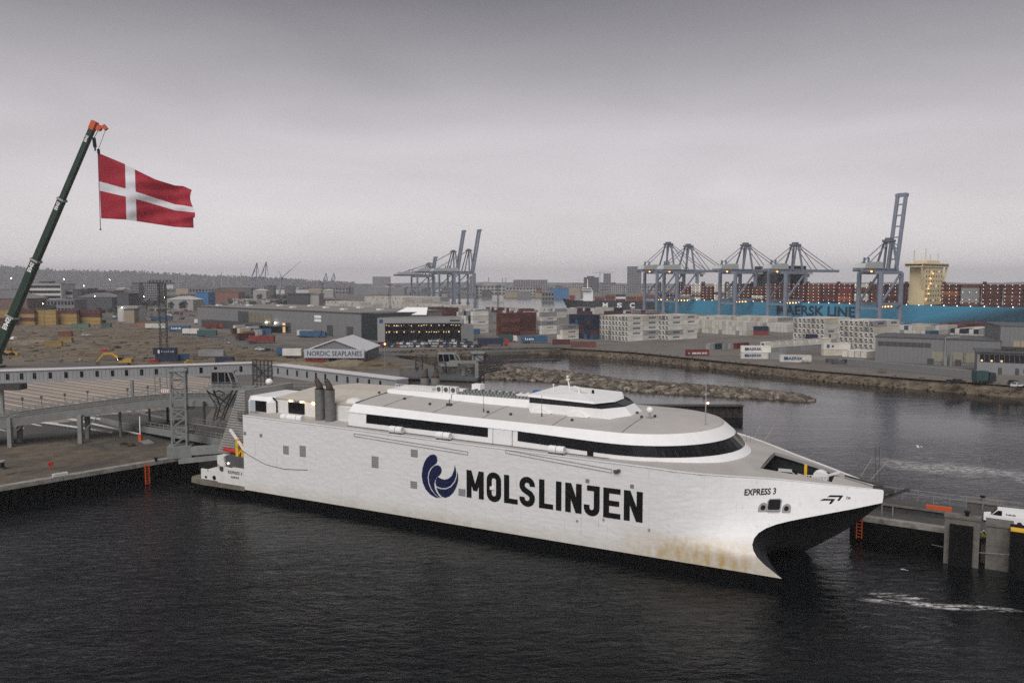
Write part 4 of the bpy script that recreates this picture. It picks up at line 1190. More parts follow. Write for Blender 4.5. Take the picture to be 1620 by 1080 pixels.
# arrow board on the ramp bend
p = D(263, 168, ZY(617.5, 168)); ab = thing('arrow_board', 'white and red chevron board at the bend of the vehicle ramp', 'sign', (p.x, p.y, p.z - 1.2), 0)
MB().b2((-1.1, -.05, .75), (1.1, .05, 1.45)).build('board', m_white, ab)
for k in range(5):
    x = -.95 + k * .42; MB().add([(x, -.07, .78), (x + .14, -.07, .78), (x + .32, -.07, 1.1), (x + .14, -.07, 1.42), (x, -.07, 1.42), (x + .18, -.07, 1.1)], [(0, 1, 2, 3, 4, 5)]).build('chevron', m_red, ab)
MB().b2((-.9, -.04, 0), (-.82, .04, .8)).b2((.82, -.04, 0), (.9, .04, .8)).build('post', m_steel, ab)

# lower linkspan to the ferry's car deck
lk = thing('linkspan', 'low steel linkspan bridge leading into the ferry stern', 'ramp', (0, 0, 0))
la = [W(52, 640, 2.05), W(140, 658, 2.4), W(205, 672, 3.2), W(232, 676, 3.8), FL(5.0, 9.0, 5.2)]
lb_ = [W(150, 640, 2.05), W(215, 652, 2.4), W(260, 662, 3.2), W(285, 667, 3.8), FL(5.5, 17.0, 5.2)]
MB().loft([la[1:], lb_[1:]]).build('roadway', m_tarmac, lk)
for row in (la, lb_):
    g = MB()
    for a, b in zip(row[1:], row[2:]): g.bar(a - Vector((0, 0, .45)), b - Vector((0, 0, .45)), .4, 1.3)
    g.build('edge_girder', m_ramp, lk)
    g = MB()
    for a, b in zip(row[2:], row[3:]):
        n = max(2, int((b - a).length / 1.8))
        for k in range(n + 1): q = a.lerp(b, k / n); g.bar(q, q + Vector((0, 0, 1.2)), .09)
        for z in (.6, 1.2): g.bar(a + Vector((0, 0, z)), b + Vector((0, 0, z)), .1)
    tag(g.build('railing', m_steel, lk), kind='stuff')
g = MB(); a, b = FL(-4.5, 6, 3.6), FL(4.8, 8.5, 4.6)
g.bar(a, b, 1.2, 1.5); g.bar(FL(-4.5, 3, 2.2), FL(4.5, 6.5, 3.4), .8, .8); g.build('hinge_beam', m_ramp, lk)
for a, b, h in (((78, 659), (222, 691), .0), ((41, 668), (178, 688), 0), ((105, 659), (290, 686), 0)):
    p, q = W(*a), W(*b)
    bl = tag(MB().bar((p.x, p.y, LAND_Z + .62), (q.x, q.y, LAND_Z + .62), .10, .34).build('crash_barrier', m_white2), {78: 'pale crash barrier nearest the linkspan approach', 41: 'pale crash barrier along the apron edge on the left', 105: 'pale crash barrier on the far side of the linkspan approach'}[a[0]], 'barrier')
    g = MB(); n = 12
    for k in range(n + 1): r_ = p.lerp(q, k / n); g.bar((r_.x, r_.y, LAND_Z), (r_.x, r_.y, LAND_Z + .6), .12)
    tag(g.build('barrier_post', m_steel, bl), kind='stuff')
# the ramp barrier arm
p = W(222, 696, LAND_Z + .3); ba = thing('barrier_arm', 'raised white barrier arm on an orange base by the linkspan', 'barrier', (p.x, p.y, LAND_Z))
MB().b2((-.3, -.3, 0), (.3, .3, 1.6)).build('base', m_orange, ba); MB().bar((0, 0, 1.5), (.05, 0, 5.2), .16).build('arm', m_white, ba)
p = W(232, 700, LAND_Z); tag(MB().b2((-2.2, -.9, 0), (2.2, .9, .25)).build('gangplank', m_steel, None, loc=(p.x, p.y, LAND_Z + .012), rz=-.9), 'grey steel plate sloping beside the linkspan abutment', 'plate')

# ------------------------------------------------------------------ lattice tower by the quay
p = W(286, 722, LAND_Z); lt = thing('lattice_tower', 'tall grey lattice lifting tower beside the ferry stern', 'tower', (p.x, p.y, LAND_Z), .25)
top = ZY(587, p.y) - LAND_Z
MB().b2((-2.1, -1.7, 0), (2.1, 1.7, 2.2)).build('plinth', m_ramp, lt)
for x in (-1.25, 1.25):
    for y in (-1.1, 1.1): MB().bar((x, y, 2.2), (x, y, top), .32).build('leg', m_steel, lt)
n = 8
for i in range(n):
    za, zb = 2.2 + (top - 2.2) * i / n, 2.2 + (top - 2.2) * (i + 1) / n
    for y in (-1.1, 1.1):
        MB().bar((-1.25, y, za), (1.25, y, zb), .18).build('brace', m_steel, lt); MB().bar((-1.25, y, zb), (1.25, y, zb), .2).build('rung', m_steel, lt)
        if i % 2: MB().bar((1.25, y, za), (-1.25, y, zb), .16).build('brace', m_steel, lt)
    for x in (-1.25, 1.25): MB().bar((x, -1.1, za if i % 2 else zb), (x, 1.1, zb if i % 2 else za), .16).build('brace', m_steel, lt)
MB().b2((-1.5, -1.4, top), (1.5, 1.4, top + .3)).build('top_plate', m_steel, lt)
for z in (4.5, 9.0): MB().b2((1.3, -1.3, z), (2.6, 1.3, z + .15)).bar((2.55, -1.3, z), (2.55, -1.3, z + 1.1), .07).bar((2.55, 1.3, z), (2.55, 1.3, z + 1.1), .07).bar((2.55, -1.3, z + 1.1), (2.55, 1.3, z + 1.1), .07).build('landing', m_steel_d, lt)

# ------------------------------------------------------------------ covered walkway
m_clad = mat('corrugated_grey_cladding', (.29, .292, .298), .55, var=.08, scale=.4)
m_wroof = mat('pale_walkway_roof', (.54, .53, .54), .6, var=.06)
walk = thing('covered_walkway', 'long covered passenger walkway of grey cladding on stilts with small windows', 'walkway', (0, 0, 0))
ZT_, ZB_ = 13.1, 10.35
def seg_walk(a, b, wins, wd=3.2):
    d_ = (b - a); Ls = d_.length; d_.normalize(); nn = Vector((-d_.y, d_.x, 0))
    def Q(u, v, z): q = a + d_ * u + nn * v; return (q.x, q.y, z)
    mb = MB(); mb.loft([[Q(0, 0, ZB_), Q(0, wd, ZB_), Q(0, wd, ZT_), Q(0, 0, ZT_)], [Q(Ls, 0, ZB_), Q(Ls, wd, ZB_), Q(Ls, wd, ZT_), Q(Ls, 0, ZT_)]], True, True)
    sg_ = mb.build('wall', m_clad, walk)
    mb = MB(); mb.loft([[Q(0, -.25, ZT_), Q(0, wd + .25, ZT_), Q(0, wd + .25, ZT_ + .2), Q(0, -.25, ZT_ + .2)], [Q(Ls, -.25, ZT_), Q(Ls, wd + .25, ZT_), Q(Ls, wd + .25, ZT_ + .2), Q(Ls, -.25, ZT_ + .2)]], True, True)
    mb.build('roof', m_wroof, walk)
    mb = MB(); n = int(Ls / .9)
    for k in range(n): u = (k + .5) * Ls / n; mb.bar(Q(u, -.03, ZB_ + .05), Q(u, -.03, ZT_ - .05), .10, .06)
    mb.bar(Q(0, -.08, ZB_ + .1), Q(Ls, -.08, ZB_ + .1), .2, .3)
    tag(mb.build('cladding_rib', m_clad, walk), kind='stuff')
    for u in wins:
        wdw = MB().add([Q(u - .36, -.07, ZB_ + .75), Q(u + .36, -.07, ZB_ + .75), Q(u + .36, -.07, ZT_ - .55), Q(u - .36, -.07, ZT_ - .55)], [(0, 1, 2, 3)]).build('window', m_glass, walk)
    return Q
def upx(a, b, px):
    lo, hi = 0.0, 1.0
    for _ in range(40):
        m_ = (lo + hi) / 2; q = a.lerp(b, m_)
        if proj_x(Vector((q.x, q.y, 12))) < px: lo = m_
        else: hi = m_
    return lo * (b - a).length
A0, A1 = D(-260, 178, 12), D(400, 207, 12)
seg_walk(A0, A1, [upx(A0, A1, x) for x in (-85, -61, -36, -12, 12, 34, 54.5, 79.5, 104.5, 129, 153.5, 178, 200, 224, 247.5, 271, 295, 318, 341, 381)])
B0, B1 = D(432, 203, 12), D(628, 172, 12)
seg_walk(B0, B1, [upx(B0, B1, x) for x in (440, 455, 470, 486, 500, 515, 533, 550, 566, 584, 602)])
C0, C1 = D(401, 207, 12), D(431, 204, 12)
mb = MB()
for z in (8.6, 10.2, 11.6, 13.0, 14.2): mb.bar((C0.x, C0.y - .5, z), (C1.x, C1.y - .5, z), .25)
for k in range(6): q = C0.lerp(C1, k / 5); mb.bar((q.x, q.y - .5, 2), (q.x, q.y - .5, 14.2), .28)
mb.bar((C0.x, C0.y, 8.6), (C1.x, C1.y, 13), .2); mb.bar((C0.x, C0.y, 13), (C1.x, C1.y, 8.6), .2)
mb.build('stair_cage', m_steel_d, walk)
mb = MB(); mb.b2((C0.x, C0.y, 10.3), (C1.x, C1.y + 3.2, 13.0)); mb.build('corner_link', m_clad, walk)
for px, yb, d in ((210.5, 656, 193), (5, 640, 187), (-60, 640, 183)):
    p = D(px, d + 1.5); MB().bar((p.x, p.y, LAND_Z), (p.x, p.y, ZB_), .6, .6).build('column', m_ramp, walk)
p = D(212, 192, LAND_Z); MB().b2((p.x - 2.8, p.y - 1.2, LAND_Z), (p.x + 2.8, p.y + 1.2, LAND_Z + .7)).build('column_base', m_conc, walk)
mb = MB(); p = D(18, 187, 10.2); mb.b2((p.x - 6, p.y - .5, 8.9), (p.x + 2.2, p.y + 2.5, 10.3)); mb.build('service_box', m_steel_d, walk)
mb = MB(); p = D(260, 199); [mb.bar((p.x + dx, p.y + dy, LAND_Z), (p.x + dx, p.y + dy, 12.8), .2) for dx in (-1.5, 1.5) for dy in (-1.5, 1.5)]
for k in range(6): z = 2.5 + k * 1.7; mb.bar((p.x - 1.5, p.y - 1.5, z), (p.x + 1.5, p.y - 1.5, z + 1.7), .12); mb.bar((p.x - 1.5, p.y - 1.5, z), (p.x + 1.5, p.y - 1.5, z), .12)
mb.build('stair_frame', m_steel, walk)
# service platform with control cabin on its braced stem
p = D(352, 162.5, 12); pt = thing('control_platform', 'grey steel platform with glazed control cabin above the vehicle ramp', 'platform', (p.x, p.y, 0), 0)
zpf = ZY(612, 162.5)
mb = MB(); mb.b2((-3.0, -2, zpf - .35), (6.5, 2.5, zpf)); mb.build('deck', m_steel, pt)
mb = MB()
for x in (-.9, .9):
    for y in (-.9, .9): mb.bar((x * .8 - 1.0, y, 6.0), (x, y, zpf - 4), .26); mb.bar((x, y, zpf - 4), (x * 3.0, y * 1.8, zpf - .3), .24)
for k in range(5): z = 6 + k * 1.4; mb.bar((-1.6, -.9, z), (.8, -.9, z + 1.4), .15); mb.bar((.8, -.9, z), (-1.6, -.9, z + 1.4), .15)
mb.bar((-2.6, -1.6, zpf - .6), (.9, .9, zpf - 3.8), .2); mb.bar((2.6, -1.6, zpf - .6), (-.9, .9, zpf - 3.8), .2)
mb.build('stem', m_steel_d, pt)
zc = ZY(585.5, 162.5)
mb = MB(); mb.b2((-1.6, -1.7, zpf), (2.6, 1.4, zpf + .9)); mb.b2((-1.7, -1.8, zc - .25), (2.8, 1.5, zc))
for x in (-1.6, -.2, 1.2): mb.bar((x, -1.7, zpf + .9), (x, -1.7, zc), .14)
mb.bar((2.6, -1.7, zpf + .9), (1.8, -1.7, zc - .2), .26); mb.bar((4.2, -1.7, zpf), (2.8, -1.7, zc), .26)
cab_ = mb.build('cabin', m_steel, pt); MB().b2((-1.5, -1.62, zpf + .9), (2.2, 1.3, zc - .26)).build('glazing', m_glass, cab_)
mb = MB()
for k in range(11): x = -3 + k * .95; mb.bar((x, -2, zpf), (x, -2, zpf + 1.2), .08)
for z in (.6, 1.2): mb.bar((-3, -2, zpf + z), (6.5, -2, zpf + z), .08)
for k in range(16): x = 6.5 + k * .9; mb.bar((x, 1, zpf - .6), (x, 1, zpf + .8), .09)
for z in (-.6, .1, .8): mb.bar((6.5, 1, zpf + z), (21, 1, zpf + z), .12)
tag(mb.build('railing', m_steel, pt), kind='stuff')
mb = MB(); mb.truss((6.5, 1.5, zpf - 1.2), (24, 8, zpf - 2.6), 2.2, 1.4, 1.8, .18); mb.build('gangway_truss', m_steel_d, pt)
# small lamp post and rail posts at the lot edge
for i, (px, py) in enumerate(((36, 648), (66, 645), (103, 641), (139, 636), (202, 632), (234, 628))):
    p = W(px, py - 2, LAND_Z); o_ = thing('lane_sign', 'short dark sign post at the lane lot edge, ' + ('first', 'second', 'third', 'fourth', 'fifth', 'sixth')[i] + ' from the left', 'sign post', (p.x, p.y, LAND_Z), 0, 'sign posts along the lane lot')
    MB().cyl((0, 0, 0), (0, 0, 2.6), .07, 6).build('post', m_steel_d, o_); MB().b2((-.3, -.05, 2.1), (.3, .05, 2.9)).build('plate', m_dgrey, o_)

# ------------------------------------------------------------------ second berth behind the ferry
sb = thing('far_berth_bridge', 'grey steel berth bridge with portal frames behind the ferry roof', 'ramp', (0, 0, 0))
def P3(px, py, d): return D(px, d, ZY(py, d))
mb = MB(); a, b = P3(660, 598, 178), P3(751, 600, 172); zt_ = ZY(600, 175)
mb.prism([(a.x - 2, a.y), (b.x, b.y), (b.x + 1.0, b.y + 9), (a.x - 2, a.y + 9)], 4.0, zt_)
mb.build('ramp_house', m_conc, sb)
mb = MB(); mb.prism([(a.x - 3, a.y - 1), (b.x + .5, b.y - .8), (b.x + 1.4, b.y + 10), (a.x - 3, a.y + 10)], zt_, zt_ + .5); mb.build('house_roof', m_dgrey, sb)
mb = MB(); a2, b2_ = P3(632, 583, 205), P3(658, 583, 205); mb.b2((a2.x, a2.y, LAND_Z), (b2_.x, a2.y + 6, ZY(582, 205))); mb.build('pump_house', m_conc, sb)
mb = MB()
for px in (754,): q = P3(px, 573, 174); mb.bar((q.x, q.y, 2), (q.x, q.y, q.z), .8)
for px in (733, ): q = P3(px, 575, 178); mb.bar((q.x, q.y, 2), (q.x, q.y, q.z), .7)
mb.bar(P3(712, 572, 178), P3(755, 573, 174), .9, .6); mb.build('portal_frame', m_ramp, sb)
mb = MB()
mb.truss(P3(700, 598, 181), P3(722, 598, 181), 3.5, 5, 1.6, .2); mb.truss(P3(697, 572, 183), P3(697, 598, 183), 2.5, 2.5, 1.6, .2, up=Vector((0, 1, 0))); mb.truss(P3(758, 560, 178), P3(758, 612, 178), 2.2, 2.2, 1.6, .22, up=Vector((0, 1, 0)))
mb.truss(P3(735, 590, 183), P3(795, 578, 190), 3.0, 1.2, 1.8, .2); mb.truss(P3(663, 562, 190), P3(663, 585, 190), 1.6, 1.6, 1.4, .16, up=Vector((0, 1, 0)))
mb.bar(P3(770, 561, 180), P3(764, 575, 180), .2); mb.bar(P3(761, 557, 180), P3(773, 562, 180), .2)
mb.build('bridge_truss', m_steel_d, sb)
mb = MB(); q = P3(708, 570, 182); mb.b2((q.x - 2.2, q.y, q.z - 1.4), (q.x + 2.3, q.y + 3, q.z - .3)); mb.b2((q.x - 2.3, q.y - .2, q.z + 1.4), (q.x + 1.9, q.y + 3.2, q.z + 1.65))
for x in (-2.1, -.8, .6): mb.bar((q.x + x, q.y, q.z - .3), (q.x + x - .3, q.y, q.z + 1.4), .14)
mb.bar((q.x + 2.3, q.y, q.z - .4), (q.x + 1.4, q.y, q.z + 1.4), .24); mb.bar((q.x + 3.4, q.y, q.z - 1.2), (q.x + 2.2, q.y, q.z + 1.6), .24)
cb = mb.build('control_cabin', m_steel, sb); MB().b2((q.x - 2, q.y + .1, q.z - .3), (q.x + 1.4, q.y + 2.9, q.z + 1.4)).build('glazing', m_glass, cb)
mb = MB(); q = P3(757, 556, 178); mb.b2((q.x - 1.7, q.y - 1.4, q.z - .4), (q.x + 1.4, q.y + 1.4, q.z)); mb.b2((q.x - 1.4, q.y - 1, q.z - 2.0), (q.x + 1.1, q.y + 1, q.z - .4)); mb.build('winch_house', m_steel, sb)

# lamp column in front of the sea basin
p = D(610, 200, LAND_Z); lc = thing('lamp_column', 'slender lamp column with a glowing orange lamp before the basin', 'lamp post', (p.x, p.y, LAND_Z))
zt2 = ZY(545, 200) - LAND_Z
MB().cyl((0, 0, 0), (0, 0, zt2), .13, 8, .08).build('post', m_steel, lc); MB().sphere((0, 0, zt2 + .15), .22, 8, 6).build('lamp', lamp_mat('sodium_lamp', (1, .38, .08), 3.5), lc)

# ------------------------------------------------------------------ big mobile crane with the flag
m_cgreen = mat('dark_green_boom_paint', (.010, .032, .020), .45, var=.25, scale=.5)
tip = P3(148, 199, 290); foot = P3(-6, 560, 296)
cr = thing('mobile_crane', 'huge dark green telescopic crane leaning over the left of the port', 'crane', (0, 0, 0))
ax = (tip - foot); Lb = ax.length; ad = ax.normalized()
cuts = [0, .17, .42, .685, 1.0]; wds = [2.6, 2.3, 2.0, 1.6]
for i in range(4):
    a, b = foot + ad * (Lb * cuts[i]), foot + ad * (Lb * cuts[i + 1] + (0.6 if i < 3 else 0))
    s_ = MB().bar(a, b, wds[i], wds[i] * 1.15).build('boom_section', m_cgreen, cr)
    if i < 3:
        c = foot + ad * (Lb * cuts[i + 1]); MB().bar(c - ad * .35, c + ad * .35, wds[i] * 1.28, wds[i] * 1.4).build('collar', m_grey, cr)
side = ad.cross(Vector((0, 1, 0))).normalized()
for f, hgt in ((.115, 1.9), (.37, 1.5), (.64, 1.25), (.93, 1.0)):
    c = foot + ad * (Lb * f) + Vector((0, -wds[min(3, int(f > .17) + int(f > .42) + int(f > .685))] * .62, 0))
    text_on('BMS', hgt, hgt * 2.5, lambda x, y: c + ad * x - side * (y - hgt / 2) * 1.0 + Vector((0, -.15, 0)), .03, 'boom_lettering', m_white, cr)
mb = MB(); q1, q2 = tip - ad * 1.5, tip + ad * 1.6
mb.bar(q1, q2, 2.0, 2.0); mb.bar(tip + ad * .4, tip + Vector((4.4, 0, -.9)), 1.0, 1.0); mb.bar(tip + Vector((3.5, 0, .1)), tip + Vector((4.6, 0, -1.4)), 1.1, 1.2); mb.cyl(tip + Vector((1.9, -.7, -1.0)), tip + Vector((1.9, .7, -1.0)), .9, 12)
mb.build('boom_head', m_orange, cr)
h1 = P3(150.5, 236, 290); mb = MB(); mb.bar(tip + Vector((1.7, 0, -1.5)), h1 + Vector((-.3, 0, 3.8)), .16); mb.bar(tip + Vector((4.2, 0, -1.6)), P3(155.3, 237, 290), .12); mb.build('hoist_rope', m_black, cr)
MB().bar(h1 + Vector((-.3, 0, 4)), h1 + Vector((0, 0, .6)), .9, .9).cyl(h1 + Vector((0, 0, .8)), h1 + Vector((0, 0, -.6)), .3, 8).build('hook_block', m_black, cr)
# carrier, mostly outside the frame
cb0 = D(-22, 298, LAND_Z)
mb = MB(); mb.b2((cb0.x - 14, cb0.y - 2, 3.4), (cb0.x + 5, cb0.y + 2, 4.6)); mb.b2((cb0.x - 3, cb0.y - 2.2, 4.6), (cb0.x + 4, cb0.y + 2.2, 8.2)); mb.b2((cb0.x + 4, cb0.y - 1.6, 4.6), (cb0.x + 6, cb0.y + .5, 7.0)); mb.b2((cb0.x - 8, cb0.y - 2.2, 4.6), (cb0.x - 3, cb0.y + 2.2, 7.5)); mb.build('carrier', m_cgreen, cr)
for k in range(7): MB().cyl((cb0.x - 13 + k * 2.6, cb0.y - 2.1, 3.1), (cb0.x - 13 + k * 2.6, cb0.y - 1.3, 3.1), 1.1, 14).build('wheel', m_tyre, cr)
for x in (-12, 4): MB().bar((cb0.x + x, cb0.y - 5, 2.4), (cb0.x + x, cb0.y + 5, 2.4), .8, .6).b2((cb0.x + x - .7, cb0.y - 5.5, 2.0), (cb0.x + x + .7, cb0.y - 4.2, 2.5)).build('outrigger', m_cgreen, cr)
# the flag on its weighted line
pole_t, pole_b = P3(156, 237, 288), P3(158.6, 364, 288)
FDANE = [(155, 242), (157, 292), (159.5, 346)]
fl = thing('flag', 'enormous red flag with a white cross flying from the crane', 'flag', (0, 0, 0))
TOPC = [(0, 155.0, 242.0), (.27, 196, 259), (.39, 213, 268), (.6, 246, 284), (.8, 277, 293.5), (.9, 290, 294.5), (1, 303.5, 300.5)]
BOTC = [(0, 160.0, 345.5), (.27, 198, 347.5), (.39, 216, 350), (.6, 246, 354.5), (.8, 276, 359), (.9, 290, 360), (1, 306.5, 360.5)]
def cv(tab, u):
    for (a, xa, ya), (b, xb, yb) in zip(tab, tab[1:]):
        if u <= b + 1e-9: k = (u - a) / (b - a); return xa + (xb - xa) * k, ya + (yb - ya) * k
def flag_pt(u, v, d0=0.0):
    xt, yt = cv(TOPC, u); xb, yb = cv(BOTC, u)
    x, y = xt + (xb - xt) * v, yt + (yb - yt) * v
    bulge = 0
    if u > .85: x += (u - .85) / .15 * (-3.2 * math.sin(v * math.pi * 2.4) * (v < .72))
    y += 2.2 * math.sin(u * 9) * u * math.sin(math.pi * v)
    d = 288 + 7 * u + (.9 * math.sin(u * 9 + v * 3.0) + .28 * math.sin(u * 24 - v * 9) + .16 * math.sin(u * 15 + v * 22)) * min(1, u * 3) + d0
    return P3(x, y, d)
def cloth(u0, u1, v0, v1, name, m):
    nu, nv = max(2, int((u1 - u0) * 70)), max(2, int((v1 - v0) * 46))
    mb = MB(); mb.loft([[flag_pt(u0 + (u1 - u0) * i / nu, v0 + (v1 - v0) * j / nv) for j in range(nv + 1)] for i in range(nu + 1)])
    return mb.build(name, m, fl, smooth=True)
m_fred = mat('red_bunting', (.31, .007, .022), .75, var=.1, scale=.25, bump=.3, bscale=.7); m_fwhite = mat('white_bunting', (.64, .63, .66), .75, var=.05, scale=.25, bump=.3, bscale=.7)
U0, U1, V0, V1 = .283, .392, .435, .578
for q in ((0, U0, 0, V0), (0, U0, V1, 1), (U1, 1, 0, V0), (U1, 1, V1, 1)): cloth(*q, 'red_field', m_fred)
cloth(U0, U1, 0, 1, 'white_cross', m_fwhite); cloth(0, U0, V0, V1, 'white_cross', m_fwhite); cloth(U1, 1, V0, V1, 'white_cross', m_fwhite)
MB().cyl(P3(155.6, 236, 288), P3(156.2, 243, 288), .5, 8).build('line_weight', m_black, fl); MB().cyl(P3(155, 242, 288), P3(159, 362, 288), .14, 6).sphere(P3(159, 363, 288), .35, 8, 6).build('hoist_line', mat('dark_red_rope', (.22, .05, .05), .8), fl)

# ------------------------------------------------------------------ breakwater of loose rock
m_rock = [mat('brown_rock', (.135, .108, .08), .95, var=.4, scale=.7, bump=.5, bscale=1.5, rand=.35), mat('grey_rock', (.105, .092, .078), .95, var=.4, scale=.7, bump=.5, bscale=1.5, rand=.35), mat('tan_rock', (.215, .18, .14), .95, var=.35, scale=.7, bump=.5, bscale=1.5, rand=.3)]
def rock_mesh(seed):
    bm = bmesh.new(); bmesh.ops.create_icosphere(bm, subdivisions=1, radius=1)
    rs = random.Random(seed)
    for v in bm.verts: v.co *= rs.uniform(.72, 1.2); v.co.z *= .72
    me = bpy.data.meshes.new('rock'); bm.to_mesh(me); bm.free(); return me
ROCKS = []
for k in range(9):
    me = rock_mesh(k); me.materials.append(m_rock[k % 3]); ROCKS.append(me)
bw = thing('breakwater', 'long low breakwater of loose brown rocks across the basin', 'breakwater', (0, 0, 0))
bf = [W(700, 597, WATER_Z), W(770, 600, WATER_Z), W(830, 603, WATER_Z), W(900, 607.5, WATER_Z), W(983, 620, WATER_Z), W(1080, 625, WATER_Z), W(1180, 630, WATER_Z), W(1262, 635, WATER_Z), W(1290, 636, WATER_Z)]
bb = [W(700, 580, WATER_Z), W(770, 582, WATER_Z), W(830, 585, WATER_Z), W(900, 589, WATER_Z), W(983, 601, WATER_Z), W(1080, 609, WATER_Z), W(1180, 617, WATER_Z), W(1262, 625, WATER_Z), W(1292, 632, WATER_Z)]
hts = [2.3, 2.3, 2.3, 1.8, 1.5, 1.5, 1.4, 1.0, .1]
mb = MB(); rg = []
for f, b, h in zip(bf, bb, hts): rg.append([f - Vector((0, 0, 1)), f.lerp(b, .32) + Vector((0, 0, h * .8)), f.lerp(b, .6) + Vector((0, 0, h)), b - Vector((0, 0, 1))])
mb.loft(rg); mb.build('core', mat('dark_rock_fill', (.05, .042, .035), 1, var=.5, scale=.8, bump=.6, bscale=1.2), bw)
rr_ = random.Random(3)
def bw_at(u, v):
    i = min(len(rg) - 2, int(u)); f = u - i
    a, b = [p.copy() for p in rg[i]], [p.copy() for p in rg[i + 1]]
    c = [a[k].lerp(b[k], f) for k in range(4)]
    k = min(2, int(v)); return c[k].lerp(c[k + 1], v - k)
cum = [0]
for i in range(len(bf) - 1): cum.append(cum[-1] + (bf[i + 1] - bf[i]).length)
def u_of(d):
    for i in range(len(cum) - 1):
        if d <= cum[i + 1]: return i + (d - cum[i]) / (cum[i + 1] - cum[i])
    return len(cum) - 1.001
spots = []
for _ in range(2600):
    d = cum[1] * .6 + (cum[-1] * .995 - cum[1] * .6) * rr_.random()
    v = .28 + rr_.random() ** 1.25 * 2.1
    spots.append((bw_at(u_of(d), v), rr_.choice((.45, .6, .8, .95, 1.2)) * rr_.uniform(.8, 1.15), v))
near = sorted(range(len(spots)), key=lambda i: (spots[i][2] > 1.25, -spots[i][1]))
mass = MB()
for n_, i in enumerate(near):
    p, sz, v = spots[i]
    if n_ < 300:
        o_ = obj('rock', ROCKS[i % 9], bw, p + Vector((0, 0, .1))); o_.scale = (sz * 1.35, sz, sz); o_.rotation_euler = (rr_.uniform(-.5, .5), rr_.uniform(-.5, .5), rr_.uniform(0, 6.3))
    else:
        me = ROCKS[i % 9]; M3 = Matrix.Rotation(rr_.uniform(0, 6.3), 3, 'Z') @ Matrix.Rotation(rr_.uniform(-.6, .6), 3, 'X')
        mass.add([M3 @ Vector((q.co.x * sz * 1.3, q.co.y * sz, q.co.z * sz)) + p for q in me.vertices], [tuple(f.vertices) for f in me.polygons], i % 3)
tag(mass.build('rubble', m_rock, bw), kind='stuff')
# rock and weed along the far seawall
m_weed = mat('weedy_rubble', (.10, .076, .052), 1, var=.6, scale=.35, bump=.8, bscale=.6, dirt=((.17, .135, .10), .25, .52))
m_drock = [mat('weedy_rock', (.085, .07, .045), .95, var=.5, scale=.7), mat('dark_wet_rock', (.06, .05, .04), .9, var=.5, scale=.7), mat('dull_tan_rock', (.14, .115, .085), .95, var=.4, scale=.7)]
def revet(top, foot, label, n_rocks, seed):
    r = thing('seawall', label, 'seawall', (0, 0, 0))
    mb = MB(); mb.loft([[p + Vector((0, 0, .05)) for p in top], [p.lerp(q, .5) + Vector((0, 0, .35)) for p, q in zip(top, foot)], [Vector((q.x, q.y, WATER_Z - .6)) for q in foot]]); mb.build('slope', m_weed, r)
    rs = random.Random(seed); m_ = MB(); Ls = [(top[i + 1] - top[i]).length for i in range(len(top) - 1)]
    for _ in range(n_rocks):
        i = rs.choices(range(len(Ls)), Ls)[0]; f = rs.random(); v = rs.random()
        p = top[i].lerp(top[i + 1], f).lerp(foot[i].lerp(foot[i + 1], f), v); p.z = LAND_Z + (WATER_Z - LAND_Z) * v + .25
        sz = rs.uniform(.2, .5); me = ROCKS[rs.randrange(9)]; M3 = Matrix.Rotation(rs.uniform(0, 6.3), 3, 'Z')
        m_.add([M3 @ (q.co * sz) + p for q in me.vertices], [tuple(f_.vertices) for f_ in me.polygons], rs.randrange(3))
    tag(m_.build('rubble', m_drock, r), kind='stuff')
tops = shore_far[:-1]
feet = [W(600, 566, WATER_Z), W(700, 564, WATER_Z), W(786, 561, WATER_Z), W(884, 560, WATER_Z), W(1000, 569, WATER_Z), W(1140, 584, WATER_Z), W(1300, 602.5, WATER_Z), W(1450, 616, WATER_Z), W(1620, 631, WATER_Z), W(1900, 656, WATER_Z)]
revet(tops, feet, 'weedy brown rubble seawall along the far side of the basin', 1000, 5)
# dark sheet pile jetty behind the ferry bow
ja, jb = W(930, 661, WATER_Z), W(1175, 660, WATER_Z)
jt = thing('jetty', 'dark rusty sheet pile jetty standing in the water behind the ferry', 'jetty', (0, 0, 0))
m_pile = mat('rusty_dark_piles', (.032, .027, .023), .9, var=.5, scale=.8)
n = 46
for i in range(n):
    a, b = ja.lerp(jb, (i + .03) / n), ja.lerp(jb, (i + .97) / n); o_ = .25 if i % 2 else 0
    MB().b2((a.x, a.y - o_, WATER_Z - 1), (b.x, a.y + 1.0, 1.9)).build('pile', m_pile, jt)
MB().b2((ja.x, ja.y - .3, 1.9), (jb.x, jb.y + 1.2, 2.15)).build('capping', mat('dark_capping', (.06, .052, .045), .9, var=.4), jt)

# ------------------------------------------------------------------ berth on the right, in front of the bow
rb = thing('bow_berth', 'concrete berth walkway with steel parapets before the ferry bow', 'quay', (0, 0, 0))
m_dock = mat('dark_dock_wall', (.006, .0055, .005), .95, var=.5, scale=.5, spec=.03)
def S3(px, py, d): return D(px, d, ZY(py, d))
dl, dr_ = 112.0, 104.0               # depth of the near edge at left and right
e0, e1 = D(1345, 108.95), D(1660, 96.9)
n0 = Vector((e1.y - e0.y, -(e1.x - e0.x), 0)).normalized(); n0 = -n0 if n0.y < 0 else n0
zdk = 1.95
def E(f, v, z): q = e0.lerp(e1, f) + n0 * v; return (q.x, q.y, z)
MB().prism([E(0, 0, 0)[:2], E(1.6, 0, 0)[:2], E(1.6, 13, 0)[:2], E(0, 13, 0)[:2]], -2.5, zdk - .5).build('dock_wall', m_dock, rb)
MB().prism([E(0, -.15, 0)[:2], E(1.6, -.15, 0)[:2], E(1.6, 1.0, 0)[:2], E(0, 1.0, 0)[:2]], zdk - .5, zdk + .15).build('capping', m_cap, rb)
